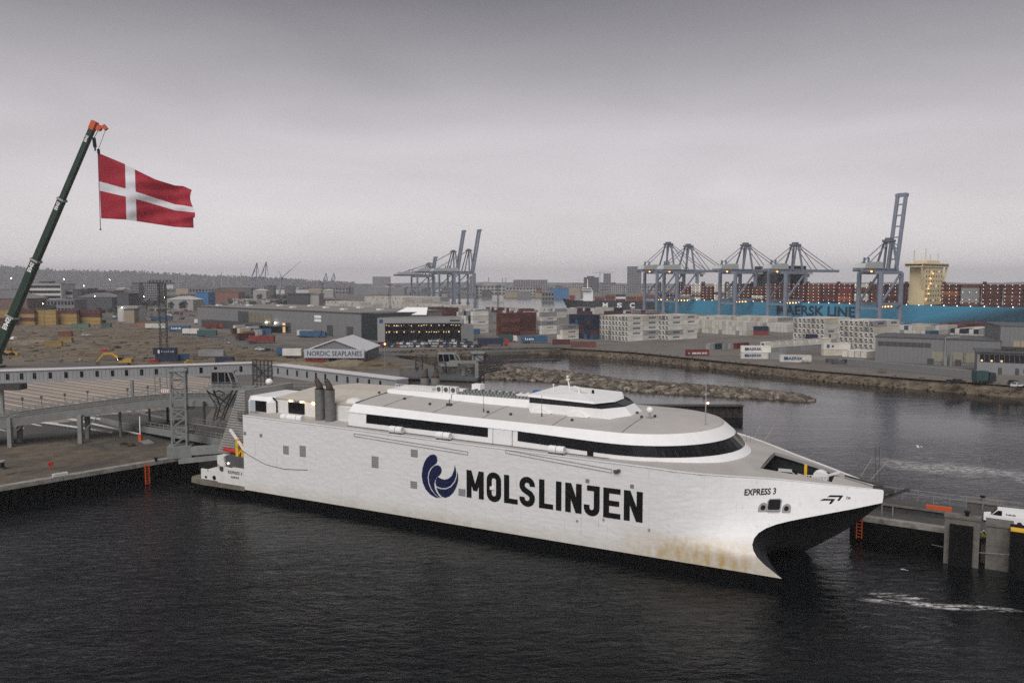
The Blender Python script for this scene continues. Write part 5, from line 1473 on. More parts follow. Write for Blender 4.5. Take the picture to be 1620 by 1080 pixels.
MB().prism([E(0, 1.0, 0)[:2], E(1.6, 1.0, 0)[:2], E(1.6, 13, 0)[:2], E(0, 13, 0)[:2]], zdk - .5, zdk).build('deck', m_tarmac, rb)
for v, nm in ((4.6, 'parapet'), (12.6, 'railing')):
    if nm == 'parapet':
        MB().prism([E(-.02, v, 0)[:2], E(.50, v, 0)[:2], E(.50, v + .25, 0)[:2], E(-.02, v + .25, 0)[:2]], zdk + .9, zdk + 1.15).build('parapet_rail', m_conc, rb)
        MB().prism([E(-.02, v + .3, 0)[:2], E(.50, v + .3, 0)[:2], E(.50, v + .5, 0)[:2], E(-.02, v + .5, 0)[:2]], zdk - .1, zdk + .9).build('parapet', m_steel_d, rb)
    else:
        g = MB()
        for z in (1.1, 1.7): g.bar(E(.05, v, zdk + z), E(1.5, v, zdk + z), .10)
        for k in range(17): g.bar(E(.05 + k * .09, v, zdk), E(.05 + k * .09, v, zdk + 1.7), .12)
        g.build('railing', m_steel, rb)
for f in (.16, .22): MB().bar(E(f, 2.6, zdk), E(f, 2.6, zdk + 1.4), .14).build('post', m_steel, rb)
lx = 1368; p = Vector(E(.055, -.3, 0))
ladder_at(p, math.atan2((e1 - e0).y, (e1 - e0).x), 'orange ladder on the dark dock wall under the ferry bow', zdk + .1, -1.0)
def dolphin(x0, x1, ytop, ybot, d, label, fender=None, depth=3.0, yellow=False, bol=None):
    a, b = S3(x0, ytop, d), S3(x1, ytop, d)
    r = thing('mooring_dolphin', label, 'mooring block', (a.x, a.y, 0), math.atan2((e1 - e0).y, (e1 - e0).x))
    wd_ = (b - a).length * .86; zt_ = a.z
    if yellow:
        MB().b2((0, -.4, -2), (wd_, depth, zt_ - .05)).build('block', m_rubber, r); MB().b2((0, -.42, zt_ - .05), (wd_, .7, zt_ + .18)).build('yellow_top', m_yellow, r)
    else:
        mb = MB().b2((0, 0, -2), (wd_, depth, zt_)); mb.b2((-.12, -.12, zt_), (wd_ + .12, depth + .1, zt_ + .25)); mb.build('block', m_conc, r)
    if fender:
        f0, f1, ft, fb = fender
        u0, u1 = (S3(f0, ytop, d) - a).length * .86, (S3(f1, ytop, d) - a).length * .86
        MB().b2((u0, -.55, fb), (u1, -.02, zt_ - ft)).build('fender_panel', m_rubber, r)
    if bol:
        o_ = obj('bollard', None, r, (bol, depth * .5, zt_ + .25)); MB().cyl((0, 0, 0), (0, 0, .45), .22, 10).cyl((0, 0, .45), (0, 0, .62), .36, 10).build('bollard_head', m_black, o_)
dolphin(1495, 1551, 817, 880, 99, 'concrete mooring block with black fender and bollard near the orange ladder', (1503.5, 1541, .75, -1.4), 1.7, False, 2.4)
dolphin(1561, 1602, 831, 885, 97, 'plain weathered concrete mooring block between two black fenders', None, 3.0)
dolphin(1599, 1645, 837.5, 890, 94, 'black fender block with a bright yellow top edge', None, 3.0, True)
dolphin(1530, 1586, 794, 830, 113.5, 'concrete mooring block on the far side of the berth walkway', None, 3.0, False, 1.9)
p = Vector(E(.80, 7.2, zdk)); vn = make_car('delivery_van', m_white, p, math.atan2((e1 - e0).y, (e1 - e0).x) + math.pi, 'white delivery van parked behind the concrete block on the berth', van=True, cat='van')
bd = math.atan2((e1 - e0).y, (e1 - e0).x)
text_on('|||||||', .22, 1.1, lambda x, y: (1.2 - x - 1.2, .995, 1.35 + y), .02, 'van_lettering', m_navy, vn)
mb = MB(); p = Vector(E(.45, 9.0, zdk)); tag(MB().b2((-1.6, -.3, 0), (1.6, .3, .7)).b2((-1.4, -.34, .2), (1.4, .34, .4)).build('orange_barrier', m_orange, None, loc=p, rz=bd), 'orange plastic barrier lying on the berth walkway', 'barrier')
# mooring line
tag(MB().cyl(S3(1474, 861, 103), S3(1503, 867, 98.2), .05, 6).build('mooring_rope', mat('grey_rope', (.30, .28, .25), .9)), 'pale mooring rope slanting to the fender block', 'rope')
tag(MB().cyl(S3(1540, 873, 98.2), S3(1598, 877, 94.5), .05, 6).build('mooring_rope', MATS['grey_rope']), 'pale mooring rope hanging low between two blocks', 'rope')

# ------------------------------------------------------------------ containers
YQ = Vector((.61, -.79, 0)).normalized(); YB = Vector((.79, .61, 0)).normalized()   # along the terminal quay / across it
PAL = {}
for nm, c in dict(white=(.60, .575, .52), cream=(.50, .46, .38), maroon=(.085, .026, .023), red=(.17, .03, .028), navy=(.014, .022, .045), blue=(.028, .085, .17), grey=(.27, .27, .265), teal=(.035, .085, .085), green=(.07, .15, .11), yellow=(.27, .18, .06), orange=(.30, .11, .035), brown=(.13, .05, .035)).items():
    PAL[nm] = mat('container_' + nm, c, .6, var=.16, scale=.35, rand=.16)
CW, CH, CL = 2.44, 2.72, 12.19
def cont_mesh(col, reefer, Ln=CL):
    mb = MB(); x, y, z = Ln / 2 - .02, CW / 2 - .03, CH - .04; t = .16
    mb.b2((-x + .05, -y + .06, .05), (x - .05, y - .06, z - .05))
    for sx in (-1, 1):
        for sy in (-1, 1): mb.b2((sx * x, sy * y, 0), (sx * (x - t), sy * (y - t), z))
    for sy in (-1, 1):
        mb.b2((-x, sy * y, 0), (x, sy * (y - t), t)); mb.b2((-x, sy * y, z - t), (x, sy * (y - t), z))
    for sx in (-1, 1):
        mb.b2((sx * x, -y, 0), (sx * (x - t), y, t)); mb.b2((sx * x, -y, z - t), (sx * (x - t), y, z))
    if reefer:                        # machinery end: dark grille and round fan
        mb.b2((-x - .01, -y + .2, .25), (-x + .1, y - .2, 1.05), 1); mb.b2((-x - .01, -.7, 1.3), (-x + .1, .75, 2.2), 1)
        mb.b2((-x - .02, .2, .35), (-x + .1, .8, .8))
    else:
        for yy in (-.5, 0, .5): mb.b2((-x - .01, yy - .03, .15), (-x + .1, yy + .03, z - .15))
    me = bpy.data.meshes.new('container'); me.from_pydata(mb.v, [], mb.f)
    me.materials.append(PAL[col]); me.materials.append(m_dgrey)
    me.polygons.foreach_set('material_index', mb.m); me.update()
    return me
CM = {}
def cont(col, loc, rz, label, group, reefer=False, Ln=CL):
    k = (col, reefer, Ln)
    if k not in CM: CM[k] = cont_mesh(col, reefer, Ln)
    if len(label.replace('-', ' ').split()) > 16: label = label.replace('from the near corner, ', 'along, ').replace('behind the corner, ', 'behind, ')
    o = tag(obj('shipping_container', CM[k], None, loc, rz), label, 'container', group)
    return o
BULK = MB(); BULK_COLS = list(PAL)
def bulk(col, p, ax, n_along=1.0):
    a = math.atan2(ax.y, ax.x)
    BULK.box((p.x, p.y, p.z + CH / 2), (CL - .06, CW - .06, CH - .05), a, BULK_COLS.index(col))
rc = random.Random(11)
def solve_n(corner, step, target_px, nmax):
    best = 1
    for n in range(1, nmax + 1):
        if abs(proj_x(corner + step * n) - target_px) < abs(proj_x(corner + step * best) - target_px): best = n
    return best
NCONT = 0
TIER = ['lowest', 'second', 'third', 'fourth', 'fifth', 'sixth']
ORD = ['corner', 'second', 'third', 'fourth', 'fifth', 'sixth', 'seventh', 'eighth', 'ninth', 'tenth', 'eleventh', 'twelfth', 'thirteenth', 'fourteenth', 'fifteenth']
def block(cpx, cpy, xl, xr, tiers, cols, label, group, reefer=False, single=True, top=True, q=None, b=None, nl=None, nr=None, side_text=None, ragged=0.0):
    """a stack whose near corner stands at the photo pixel: ends face -b (left), long sides face +q (right)"""
    global NCONT
    q = q or YQ; b = b or YB
    c = W(cpx, cpy); c.z = LAND_Z + .03
    ncol = nl or solve_n(c, q * -2.55, xl, 40); nrow = nr or solve_n(c, b * 12.5, xr, 8)
    a = math.atan2(b.y, b.x)
    done = []
    for j in range(nrow):
        for i in range(ncol):
            th = tiers - (1 if rc.random() < ragged else 0)
            for k in range(th):
                if not (j == 0 or i == 0 or k >= th - 1): continue
                p = c - q * (2.55 * i + 1.25) + b * (12.5 * j + 6.2) + Vector((0, 0, k * CH))
                col = rc.choices(list(cols), list(cols.values()))[0]
                if single and (j == 0 or i == 0) and NCONT < 286:
                    rf = reefer and col in ('white', 'cream', 'grey')
                    where = ('%s from the near corner, ' % ORD[i] if i else 'at the near corner, ') if j == 0 else 'behind the corner, '
                    o = cont(col, p, a, '%s %s %s%s tier, in %s' % (col, 'reefer' if rf else 'container', where, TIER[k], label), group, rf); NCONT += 1
                    if side_text and i == 0 and rc.random() < side_text[2]:
                        M_ = Matrix.Rotation(a, 4, 'Z')
                        hgt = side_text[1]; wd_ = hgt * len(side_text[0]) * .95
                        text_on(side_text[0], hgt, wd_, lambda x, y: (-wd_ * .35 + x, -CW / 2 - .02, 1.0 + y), .025, 'side_lettering', side_text[3], o)
                else:
                    bulk(col, p, b)
REEF = dict(white=6, cream=1, grey=.6); MARO = dict(maroon=8, brown=1.2); NAVY = dict(navy=7, blue=1.5, maroon=1.2)
m_txt = mat('blue_lettering', (.03, .06, .14), .6); m_txt2 = mat('dark_lettering', (.02, .02, .022), .6)
block(993, 540, 944, 1019, 5, REEF, 'the left reefer stack', 'containers of the left reefer stack', True, side_text=('MAERSK', 1.0, .8, m_txt), nr=2)
block(1057, 538, 1027, 1079, 5, REEF, 'the second reefer stack', 'containers of the second reefer stack', True, side_text=('MAERSK', 1.0, .5, m_txt), nr=2)
block(1381, 553, 1325, 1401, 5, REEF, 'the stack by the warehouse', 'containers of the reefer stack by the warehouse', True, side_text=('MAERSK', 1.0, .5, m_txt), nr=2)
block(1303, 546, 1251, 1324, 5, REEF, 'the rear reefer stack', 'containers of the rear reefer stack', True, side_text=('MAERSK', 1.0, .5, m_txt), nr=2)
block(797, 532, 768, 856, 5, MARO, 'the maroon block', 'containers of the maroon block', nl=3)
block(857, 529, 850, 879, 5, dict(white=3, grey=2), 'the stack right of the maroon block', 'containers right of the maroon block', nl=2, nr=1, side_text=('||||||', .8, .7, m_txt))
block(890, 537, 881, 914, 3, dict(white=3, cream=1, grey=1), 'the low white stack', 'containers of the low white stack', nl=2, nr=1, side_text=('||||||', .9, .8, m_txt))
block(938, 537, 914, 944, 5, NAVY, 'the navy stack', 'containers of the navy stack', nl=8, nr=1)
block(748, 527, 722, 764, 5, dict(white=4, navy=1.2, grey=1), 'the stack behind the office', 'containers behind the terminal office', nl=4, nr=1, side_text=('||||||', .9, .5, m_txt))
# the two high row at the quay and loose boxes, each turned along the quay
aq = math.atan2(-YQ.y, -YQ.x) + math.pi
def loose(px, py, col, ang, label, tier=0, Ln=CL, txt=None, reefer=False, group=None):
    global NCONT
    p = W(px, py); p.z = LAND_Z + .03 + tier * CH
    o = cont(col, p, ang, label, group, reefer, Ln); NCONT += 1
    if txt:
        hgt = txt[1]; wd_ = hgt * len(txt[0]) * .95
        text_on(txt[0], hgt, wd_, lambda x, y: (-Ln * .18 + x - wd_ * .3, -CW / 2 - .02, .8 + y), .03, 'side_lettering', txt[2], o)
        MB().b2((-Ln * .38, -CW / 2 - .03, .8), (-Ln * .28, -CW / 2 + .02, .8 + hgt)).build('emblem', PAL['blue'], o)
    return o
fr = -.12
for t_ in (0, 1): loose(1195, 567, 'white', fr, ['white lettered container at the left end of the quay row, lower one', 'white lettered container at the left end of the quay row, upper one'][t_], t_, txt=('MAERSK', 1.15, m_txt))
loose(1258, 572, 'white', fr - .05, 'white lettered container standing alone before the two high row', 0, txt=('MAERSK', 1.25, m_txt))
loose(1228, 568, 'grey', fr, 'short grey container between the lettered white ones', 0, 6.06)
for k in range(8):
    px = 1219 + k * 11.5
    loose(px, 559 - k * .9, 'white', math.atan2(YB.y, YB.x), 'white reefer end on in the upper quay row, ' + ORD[k].replace('corner', 'first') + ' from its left', 1, reefer=True, group='end on reefers of the quay row')
    loose(px, 559 - k * .9, 'grey', math.atan2(YB.y, YB.x), 'grey reefer end on in the lower quay row, ' + ORD[k].replace('corner', 'first') + ' from its left', 0, reefer=True, group='end on reefers of the quay row, lower')
loose(1322, 562, 'white', .05, 'white container with a dark star above another in the quay row', 1, txt=('*', 1.4, m_txt2)); loose(1322, 562, 'cream', .05, 'cream container under the starred white one')
for k in range(4): loose(1348 + k * 10, 563 + k * .6, 'white', math.atan2(YB.y, YB.x), 'white container end on beside the grey warehouse, ' + ORD[k].replace('corner', 'first') + ' from its left', 0, group='end on containers beside the grey warehouse')
loose(1199, 530, 'navy', .0, 'navy container standing on a lower red one', 1); loose(1199, 530, 'red', 0, 'red container under the navy one')
loose(1294, 545, 'navy', .05, 'navy container with white stripe before the rear reefer stack', 1)
loose(1103, 562.5, 'red', .10, 'single red container standing alone near the seawall', 0, 10, txt=('HAMBURG SUD', .8, m_white))
loose(888, 545, 'maroon', .05, 'maroon flat container near the seawall, left of the long one', 0, 9); loose(923, 549, 'brown', .02, 'long brown flat container close to the seawall')
for i, (c_, px) in enumerate((('grey', 1126), ('navy', 1139), ('grey', 1149), ('grey', 1158), ('red', 1166), ('maroon', 1176))): loose(px, 552 - i * .2, c_, math.atan2(YB.y, YB.x), ['grey container at the left of a short row in the yard', 'navy container in a short row in the yard', 'grey container right of the navy one in a short row', 'second grey container right of the navy one', 'red container in a short row in the yard', 'maroon container ending a short row in the yard'][i], 0, 6.06)
# the wide yard behind: one mass of boxes
WH = dict(white=6, cream=2, grey=1)
DKM = dict(maroon=2, navy=2, grey=3, teal=1.5, brown=2, white=1)
MIX = dict(maroon=3, red=1.5, white=2, blue=1, navy=1, grey=1.5, orange=.4)
for a in ((1180, 531, 1082, 1200, 3, WH), (1245, 526, 1190, 1262, 2, WH), (1130, 513, 1085, 1180, 2, WH), (1215, 515, 1140, 1262, 2, WH), (1330, 517, 1270, 1420, 1, WH)):
    block(*a, '', '', single=False, ragged=.25)
for a in ((1470, 531, 1404, 1520, 2, dict(white=3, cream=2, grey=2, orange=.5, blue=.6)), (1555, 537, 1500, 1600, 2, dict(white=3, cream=2, grey=1, navy=1)), (1490, 524, 1430, 1600, 1, dict(maroon=5, red=1)), (1640, 529, 1570, 1720, 1, MIX)):
    block(*a, '', '', single=False, ragged=.25)
for a in ((690, 501, 660, 718, 3, MARO), (640, 489, 560, 712, 5, WH), (575, 490, 505, 600, 3, WH), (545, 481, 508, 560, 2, dict(maroon=4, red=2, navy=1)), (760, 512, 722, 790, 4, dict(grey=3, white=3)), (830, 497, 768, 850, 2, MIX), (940, 502, 900, 990, 3, dict(maroon=3, navy=1, white=1)), (880, 503, 850, 905, 3, dict(white=4, grey=2)), (1040, 509, 985, 1080, 2, MARO), (455, 487, 398, 470, 3, MIX), (400, 485, 335, 425, 3, dict(white=3, grey=2, green=1, maroon=1)), (650, 478, 600, 690, 2, WH), (1010, 497, 950, 1060, 1, MIX), (318, 489, 268, 335, 2, DKM), (262, 494, 222, 276, 1, DKM), (292, 499, 262, 310, 1, DKM), (230, 484, 190, 250, 2, DKM), (20, 486, -40, 60, 2, DKM), (140, 488, 96, 175, 2, DKM), (190, 478, 150, 215, 1, DKM), (445, 480, 400, 470, 2, DKM), (712, 496, 640, 740, 3, WH)):
    block(*a, '', '', single=False, ragged=.3)
# yellow and brown blocks on the left
yq, yb = Vector((.30, -.95, 0)).normalized(), Vector((.97, .06, 0)).normalized()
def wallblock(x0, x1, ybase, tiers, pat, label, group):
    c0 = W(x0, ybase); c1 = W(x1, ybase + .4); n = max(1, round((c1 - c0).length / 13.5)); st = (c1 - c0).length / n; d_ = (c1 - c0).normalized(); nn = Vector((-d_.y, d_.x, 0)); a = math.atan2(d_.y, d_.x)
    for i in range(n):
        for k in range(tiers):
            for r_ in range(4):
                if r_ > 0 and k < tiers - 1: continue
                p = c0 + d_ * (st * (i + .5)) + nn * (2.6 * r_ + 1.3); p.z = LAND_Z + .03 + k * CH
                if r_ == 0: cont(pat[k][i % len(pat[k])], p, a, pat[k][i % len(pat[k])] + ' ' + label + ', %s column, %s tier' % (ordn(i + 1), TIER[k]), group, Ln=round(st - .25, 1))
                else: bulk(pat[k][i % len(pat[k])], p, d_)
TIER = ['lowest', 'second', 'third', 'fourth', 'fifth', 'sixth']
Yl, Br = 'yellow', 'maroon'
wallblock(23, 55, 513.5, 4, [[Yl], [Br], [Yl], [Br]], 'container in the striped stack by the crane boom', 'striped yellow and maroon stack')
wallblock(57, 89, 513.5, 4, [[Yl], [Yl], [Yl], [Yl]], 'container in the all yellow stack', 'all yellow stack')
wallblock(91, 122, 513.2, 4, [[Yl], [Yl], [Yl], [Br]], 'container in the yellow stack topped with maroon', 'yellow stack with maroon top')
wallblock(124, 159, 512.8, 4, [[Yl], [Yl], [Br], [Br]], 'container in the half yellow half maroon stack', 'half yellow half maroon stack')
wallblock(-60, 21, 514, 4, [[Br], [Br], [Yl], [Yl]], 'container in the dark stack at the left edge', 'dark stack at the left edge')
def lone(px, py, col, ang, label, tier=0, Ln=CL): return loose(px, py, col, ang, label, tier, Ln)
lone(128, 518, 'green', .0, 'pale green container lying before the yellow stacks'); lone(169, 517, 'teal', .05, 'teal container right of the yellow stacks', 0, 6.06)
lone(163, 512, 'navy', .8, 'small dark container leaning beside the teal one', 0, 4)
lone(104, 540, 'brown', .1, 'brown container in the middle of the earth lot', 1, 7); lone(104, 541.5, 'yellow', .1, 'yellow container under the brown one', 0, 7); lone(85, 548, 'yellow', .2, 'weathered yellow container left of the stacked pair', 0, 8)
lone(265, 571.5, 'navy', .08, 'navy site cabin container, lower of two', 0, 9); o_ = lone(262, 571, 'navy', .08, 'navy site cabin container with a white figure, upper of two', 1, 9)
text_on('8', 1.5, 1.0, lambda x, y: (-2.6 + x, -CW / 2 - .05, .5 + y), .05, 'number', m_white, o_); text_on('||||||', .8, 5.0, lambda x, y: (-1.2 + x, -CW / 2 - .05, .9 + y), .02, 'side_lettering', mat('pale_blue_lettering', (.25, .3, .4), .6), o_)
lone(290, 570, 'blue', .4, 'dark blue skip container right of the site cabins', 0, 5)
lone(335, 563, 'grey', .03, 'blue grey site container with ribbed side on the earth lot', 0, 11); lone(356, 575, 'navy', .0, 'low dark blue container behind the covered walkway', 0, 7)
tag(BULK.build('container_yard_stacks', [PAL[c] for c in BULK_COLS]), 'mass of stacked shipping containers filling the far yard', kind='stuff')

# ------------------------------------------------------------------ lorries, trailers and cars
def trailer(px, py, col, ang, label, cab=None, Ln=13.0, group=None, txt=None):
    p = W(px, py); r = thing('lorry' if cab else 'trailer', label, 'lorry' if cab else 'trailer', (p.x, p.y, LAND_Z + .012), ang, group)
    m = PAL[col] if col in PAL else col
    b_ = MB().b2((-Ln / 2, -1.25, 1.05), (Ln / 2, 1.25, 3.95)).b2((-Ln / 2 - .02, -1.27, 3.85), (Ln / 2 + .02, 1.27, 4.0)).build('box_body', m, r)
    MB().b2((-Ln / 2, -1.1, .85), (Ln / 2, 1.1, 1.04)).b2((-Ln / 2 + .3, -1.2, .45), (-Ln / 2 + .4, 1.2, .85)).build('chassis', m_dgrey, r)
    for x in (-Ln / 2 + 1.6, -Ln / 2 + 2.9, -Ln / 2 + 4.2):
        MB().cyl((x, -1.2, .5), (x, -.8, .5), .5, 10).build('wheel', m_tyre, r)
    if txt: text_on(txt[0], txt[1], txt[1] * len(txt[0]) * .9, lambda x, y: (-Ln * .35 + x, -1.28, 1.9 + y), .03, 'side_lettering', txt[2], b_)
    if cab:
        x = Ln / 2 + .5; c_ = MB().loft([[(x, -1.2, .6), (x + 2.2, -1.2, .6), (x + 2.25, -1.2, 1.8), (x + 1.9, -1.15, 3.4), (x, -1.15, 3.6)], [(x, 1.2, .6), (x + 2.2, 1.2, .6), (x + 2.25, 1.2, 1.8), (x + 1.9, 1.15, 3.4), (x, 1.15, 3.6)]], True, True).build('cab', cab, r)
        MB().add([(x + 2.27, -1.05, 1.85), (x + 2.27, 1.05, 1.85), (x + 1.98, 1.0, 3.1), (x + 1.98, -1.0, 3.1)], [(0, 1, 2, 3)]).build('windscreen', m_glass, c_)
        for dx in (.6, -1.4): MB().cyl((x + dx, -1.2, .5), (x + dx, -.8, .5), .5, 10).build('wheel', m_tyre, r)
    else: MB().bar((Ln / 2 - 2.5, -.6, .02), (Ln / 2 - 2.5, -.6, .9), .14).bar((Ln / 2 - 2.5, .6, .02), (Ln / 2 - 2.5, .6, .9), .14).build('landing_leg', m_steel, r)
    return r
trailer(247, 521, 'white', .02, 'white box trailer at the head of the trailer row', Ln=13.5)
trailer(284, 525, 'blue', .0, 'blue box trailer with pale lettering in the trailer row', Ln=13.5, txt=('||||||', 1.1, m_white))
trailer(303, 530, 'white', -.02, 'low white trailer in front of the blue one', Ln=10)
trailer(328, 533, 'teal', .05, 'dark flat topped trailer at the end of the trailer row', Ln=11)
trailer(256, 508, 'blue', .0, 'blue trailer behind the orange container', Ln=17)
lone(226, 516, 'orange', .03, 'orange container standing left of the white trailer', 0, 9)
trailer(321, 513, 'white', .0, 'white lorry with pale cab before the dark warehouse doors', m_cw, 12)
trailer(341, 513, 'red', .02, 'red and white lorry parked beside the pale one', m_cw, 11)
trailer(335, 520, 'red', .3, 'red tipper trailer in the middle of the lorry park', m_cr, 9)
trailer(388, 538, 'maroon', .9, 'maroon trailer at the edge of the packed lorry rows', Ln=11)
trailer(414, 543, 'red', -.03, 'bright red trailer with white roof at the front of the lorry park', Ln=13.6)
trailer(415, 522, 'navy', .0, 'navy trailer with white lettering on its side', Ln=13.6, txt=('BLUE WATER', 1.3, m_white))
trailer(417, 530, 'blue', .0, 'light blue trailer behind the bright red one', Ln=10)
trailer(492, 534, 'blue', -.15, 'blue and white lorry turning before the warehouse', PAL['blue'], 13); trailer(484, 533, 'white', -.15, 'white box trailer behind the turning blue lorry', Ln=10)
for i, (px, py, c_) in enumerate(((372, 519, 'white'), (379, 524, 'cream'), (386, 529, 'white'), (393, 521, 'grey'), (400, 526, 'white'), (391, 534, 'yellow'), (404, 533, 'white'), (372, 514, 'blue'), (385, 515, 'white'), (398, 514, 'red'), (376, 529, 'maroon'))):
    trailer(px, py, c_, .95, c_ + ' lorry parked nose out in the packed lorry rows, ' + ('rear left', 'middle left', 'middle front', 'centre', 'right of the centre', 'front left', 'front right', 'rearmost', 'rear middle', 'rear right', 'left front')[i], m_cw if i % 2 else PAL['blue'], 8, 'lorries packed in rows')
trailer(776, 547, 'navy', .1, 'navy lorry with red cab at the corner of the basin', m_cr, 13); trailer(845, 543, 'blue', .05, 'blue tarpaulin trailer beside the basin', Ln=14, txt=('|||||', 1.0, m_white))
trailer(800, 541, 'teal', .2, 'dark lorry with white cab right of the navy one', m_cw, 7); trailer(745, 531, 'blue', .05, 'bright blue trailer against the white container stack', Ln=11)
trailer(452, 564, 'blue', .0, 'light blue tarpaulin trailer beside the gabled hangar', m_cw, 7); trailer(463, 566, 'white', .0, 'white tanker like trailer closest to the gabled hangar', Ln=8)
# cars parked before the office
CARS = []
for nm, m in (('white', m_cw), ('silver', m_cs), ('dark', m_ck), ('blue', m_cb), ('red', m_cr)):
    CARS.append((nm, m))
protos = {}
rcar = random.Random(5)
def car_at(px, py, rz, group, lab, nm=None):
    if nm is None: nm = rcar.choices([c[0] for c in CARS], [1.7, 3, 5, 1, .4])[0]
    p = W(px, py)
    label = nm + ' ' + lab
    if nm not in protos:
        protos[nm] = make_car('parked_car', dict(CARS)[nm], (p.x, p.y, LAND_Z + .012), rz, label, group)
    else:
        c = copy_tree(protos[nm]); c.location = (p.x, p.y, LAND_Z + .012); c.rotation_euler = (0, 0, rz); c['label'] = label; c['group'] = group
for row, (y0, x0, x1, n, nmz) in enumerate(((549.0, 606, 764, 30, 'front'), (545.2, 602, 750, 26, 'second'), (541.6, 640, 742, 17, 'rear'))):
    for i in range(n):
        if rcar.random() < .12: continue
        car_at(x0 + (x1 - x0) * i / n + rcar.uniform(-.6, .6), y0 - (1.5 if row else 0) * i / n + rcar.uniform(-.3, .3), R(78) + rcar.uniform(-.05, .05) + (math.pi if rcar.random() < .3 else 0), 'cars in the %s row of the office car park' % nmz, 'car, %s from the left, in the %s row before the lit office' % (ordn(i + 1), nmz))
for i in range(12): car_at(548 + i * 4.5, 537 + i * .9, R(70), 'cars along the warehouse wall', 'car, %s from the left, along the grey warehouse wall' % ordn(i + 1))
for i, (px, py, c_, l) in enumerate(((412, 554, 'white', 'car parked near the gabled hangar road'), (426, 555, 'dark', 'car parked behind another on the hangar road'), (1340, 574, 'dark', 'car standing by the long grey fence'), (1516, 606, 'dark', 'car parked on the right quay below the warehouse'), (1610, 612, 'white', 'car at the far right edge of the quay'), (1604, 608, 'dark', 'car next to the one at the far right edge'), (136, 531, 'white', 'van like car in the middle of the earth lot'), (1504, 607, 'dark', 'car left of another on the right quay'))):
    car_at(px, py, .1 * i, None, l, c_)

# ------------------------------------------------------------------ buildings around the basin
m_wgrey = mat('grey_panel_cladding', (.175, .175, .178), .65, var=.08, scale=.08)
m_wdark = mat('dark_panel_cladding', (.055, .056, .06), .65, var=.15, scale=.1)
m_flat = mat('flat_felt_roof', (.20, .185, .17), .9, var=.2, scale=.05)
m_warmwin = lamp_mat('lit_window', (.85, .55, .27), .38)
def frame(a, b):
    d_ = (b - a).xy; L_ = d_.length; d_.normalize(); return math.atan2(d_.y, d_.x), L_
def panels(parent, L_, z0, z1, pitch, m, y=-.03, name='cladding_panel', gap=.05):
    n = max(1, int(L_ / pitch)); me = None
    for i in range(n):
        if me is None:
            o = MB().b2((0, y - .05, z0), (L_ / n - gap, y, z1)).build(name, m, parent); me = o.data
        else: o = obj(name, me, parent)
        o.location = (L_ * i / n + gap / 2, 0, 0)
# long grey warehouse
a, b = D(313, 585), D(572, 452); rz, L_ = frame(a, b)
wh = thing('warehouse', 'long flat roofed grey warehouse with loading doors behind the lorry park', 'warehouse', (a.x, a.y, LAND_Z), rz)
Hh = 14.2
MB().b2((0, 0, 0), (L_, 62, Hh)).build('wall', m_wgrey, wh)
mb = MB().b2((-.4, -.4, Hh), (L_ + .4, 62.4, Hh + .5)); mb.build('roof', m_flat, wh)
MB().b2((-.5, -.5, Hh + .02), (L_ + .5, -.41, Hh + .55)).build('eave_trim', m_dgrey, wh)
panels(wh, L_, .2, Hh - .2, 7.5, m_wgrey)
MB().b2((18, -6, 0), (95, -.12, 5.2)).build('loading_canopy', m_wdark, wh)
MB().b2((L_ * .30, -.3, 4.0), (L_ * .37, -.1, Hh - 2)).b2((L_ * .55, -.3, 0), (L_ * .56, -.1, 1)).build('dark_panel', m_wdark, wh)
for i in range(6):
    x = L_ * .375 + i * L_ * .026; MB().b2((x, -.25, 4.5), (x + L_ * .016, -.1, Hh - 2.5)).build('window', mat('dull_yellow_panel', (.17, .15, .09), .5), wh)
for f in (.515, .6, .83, .93): MB().b2((L_ * f, -.25, 0), (L_ * f + 6, -.1, 6.5)).build('roller_door', m_wdark, wh)
MB().b2((L_ * .585, -.35, 0), (L_ * .60, -.2, 6)).build('lit_doorway', m_warmwin, wh)
MB().b2((L_ * .40, -9, 4.2), (L_ * .62, -.2, 4.8)).build('dock_roof', m_dgrey, wh)
for f in (.49, .545): MB().sphere((L_ * f, -1.0, 5.9), .45, 8, 6).build('wall_lamp', m_lampc, wh)
for z in (8.2, 10.4): MB().b2((L_ * .765, -.25, z), (L_ * .80, -.1, z + 1.6)).build('wall_sign', m_white, wh)
for k in range(9): MB().b2((12 + k * L_ / 10, 8 + (k * 13) % 40, Hh + .5), (16 + k * L_ / 10, 11 + (k * 13) % 40, Hh + 1.5)).build('roof_light', m_white2, wh)
# glazed corner block
a2, b2_ = D(573, 449), D(597, 437); rz, L2_ = frame(a2, b2_)
gc = thing('glazed_block', 'dark glazed corner block between the warehouse and the office', 'building', (a2.x, a2.y, LAND_Z), rz)
MB().b2((0, 0, 0), (L2_, 30, 14.6)).build('core', m_wdark, gc)
for i in range(5):
    for k in range(4): MB().b2((L2_ * i / 5 + .08, -.12, .3 + k * 3.6), (L2_ * (i + 1) / 5 - .08, -.03, 3.7 + k * 3.6)).build('glass_panel', mat('greenish_glass', (.02, .03, .032), .15), gc)
MB().b2((-.3, -.3, 14.6), (L2_ + .3, 30.3, 15.1)).build('roof', m_dgrey, gc)
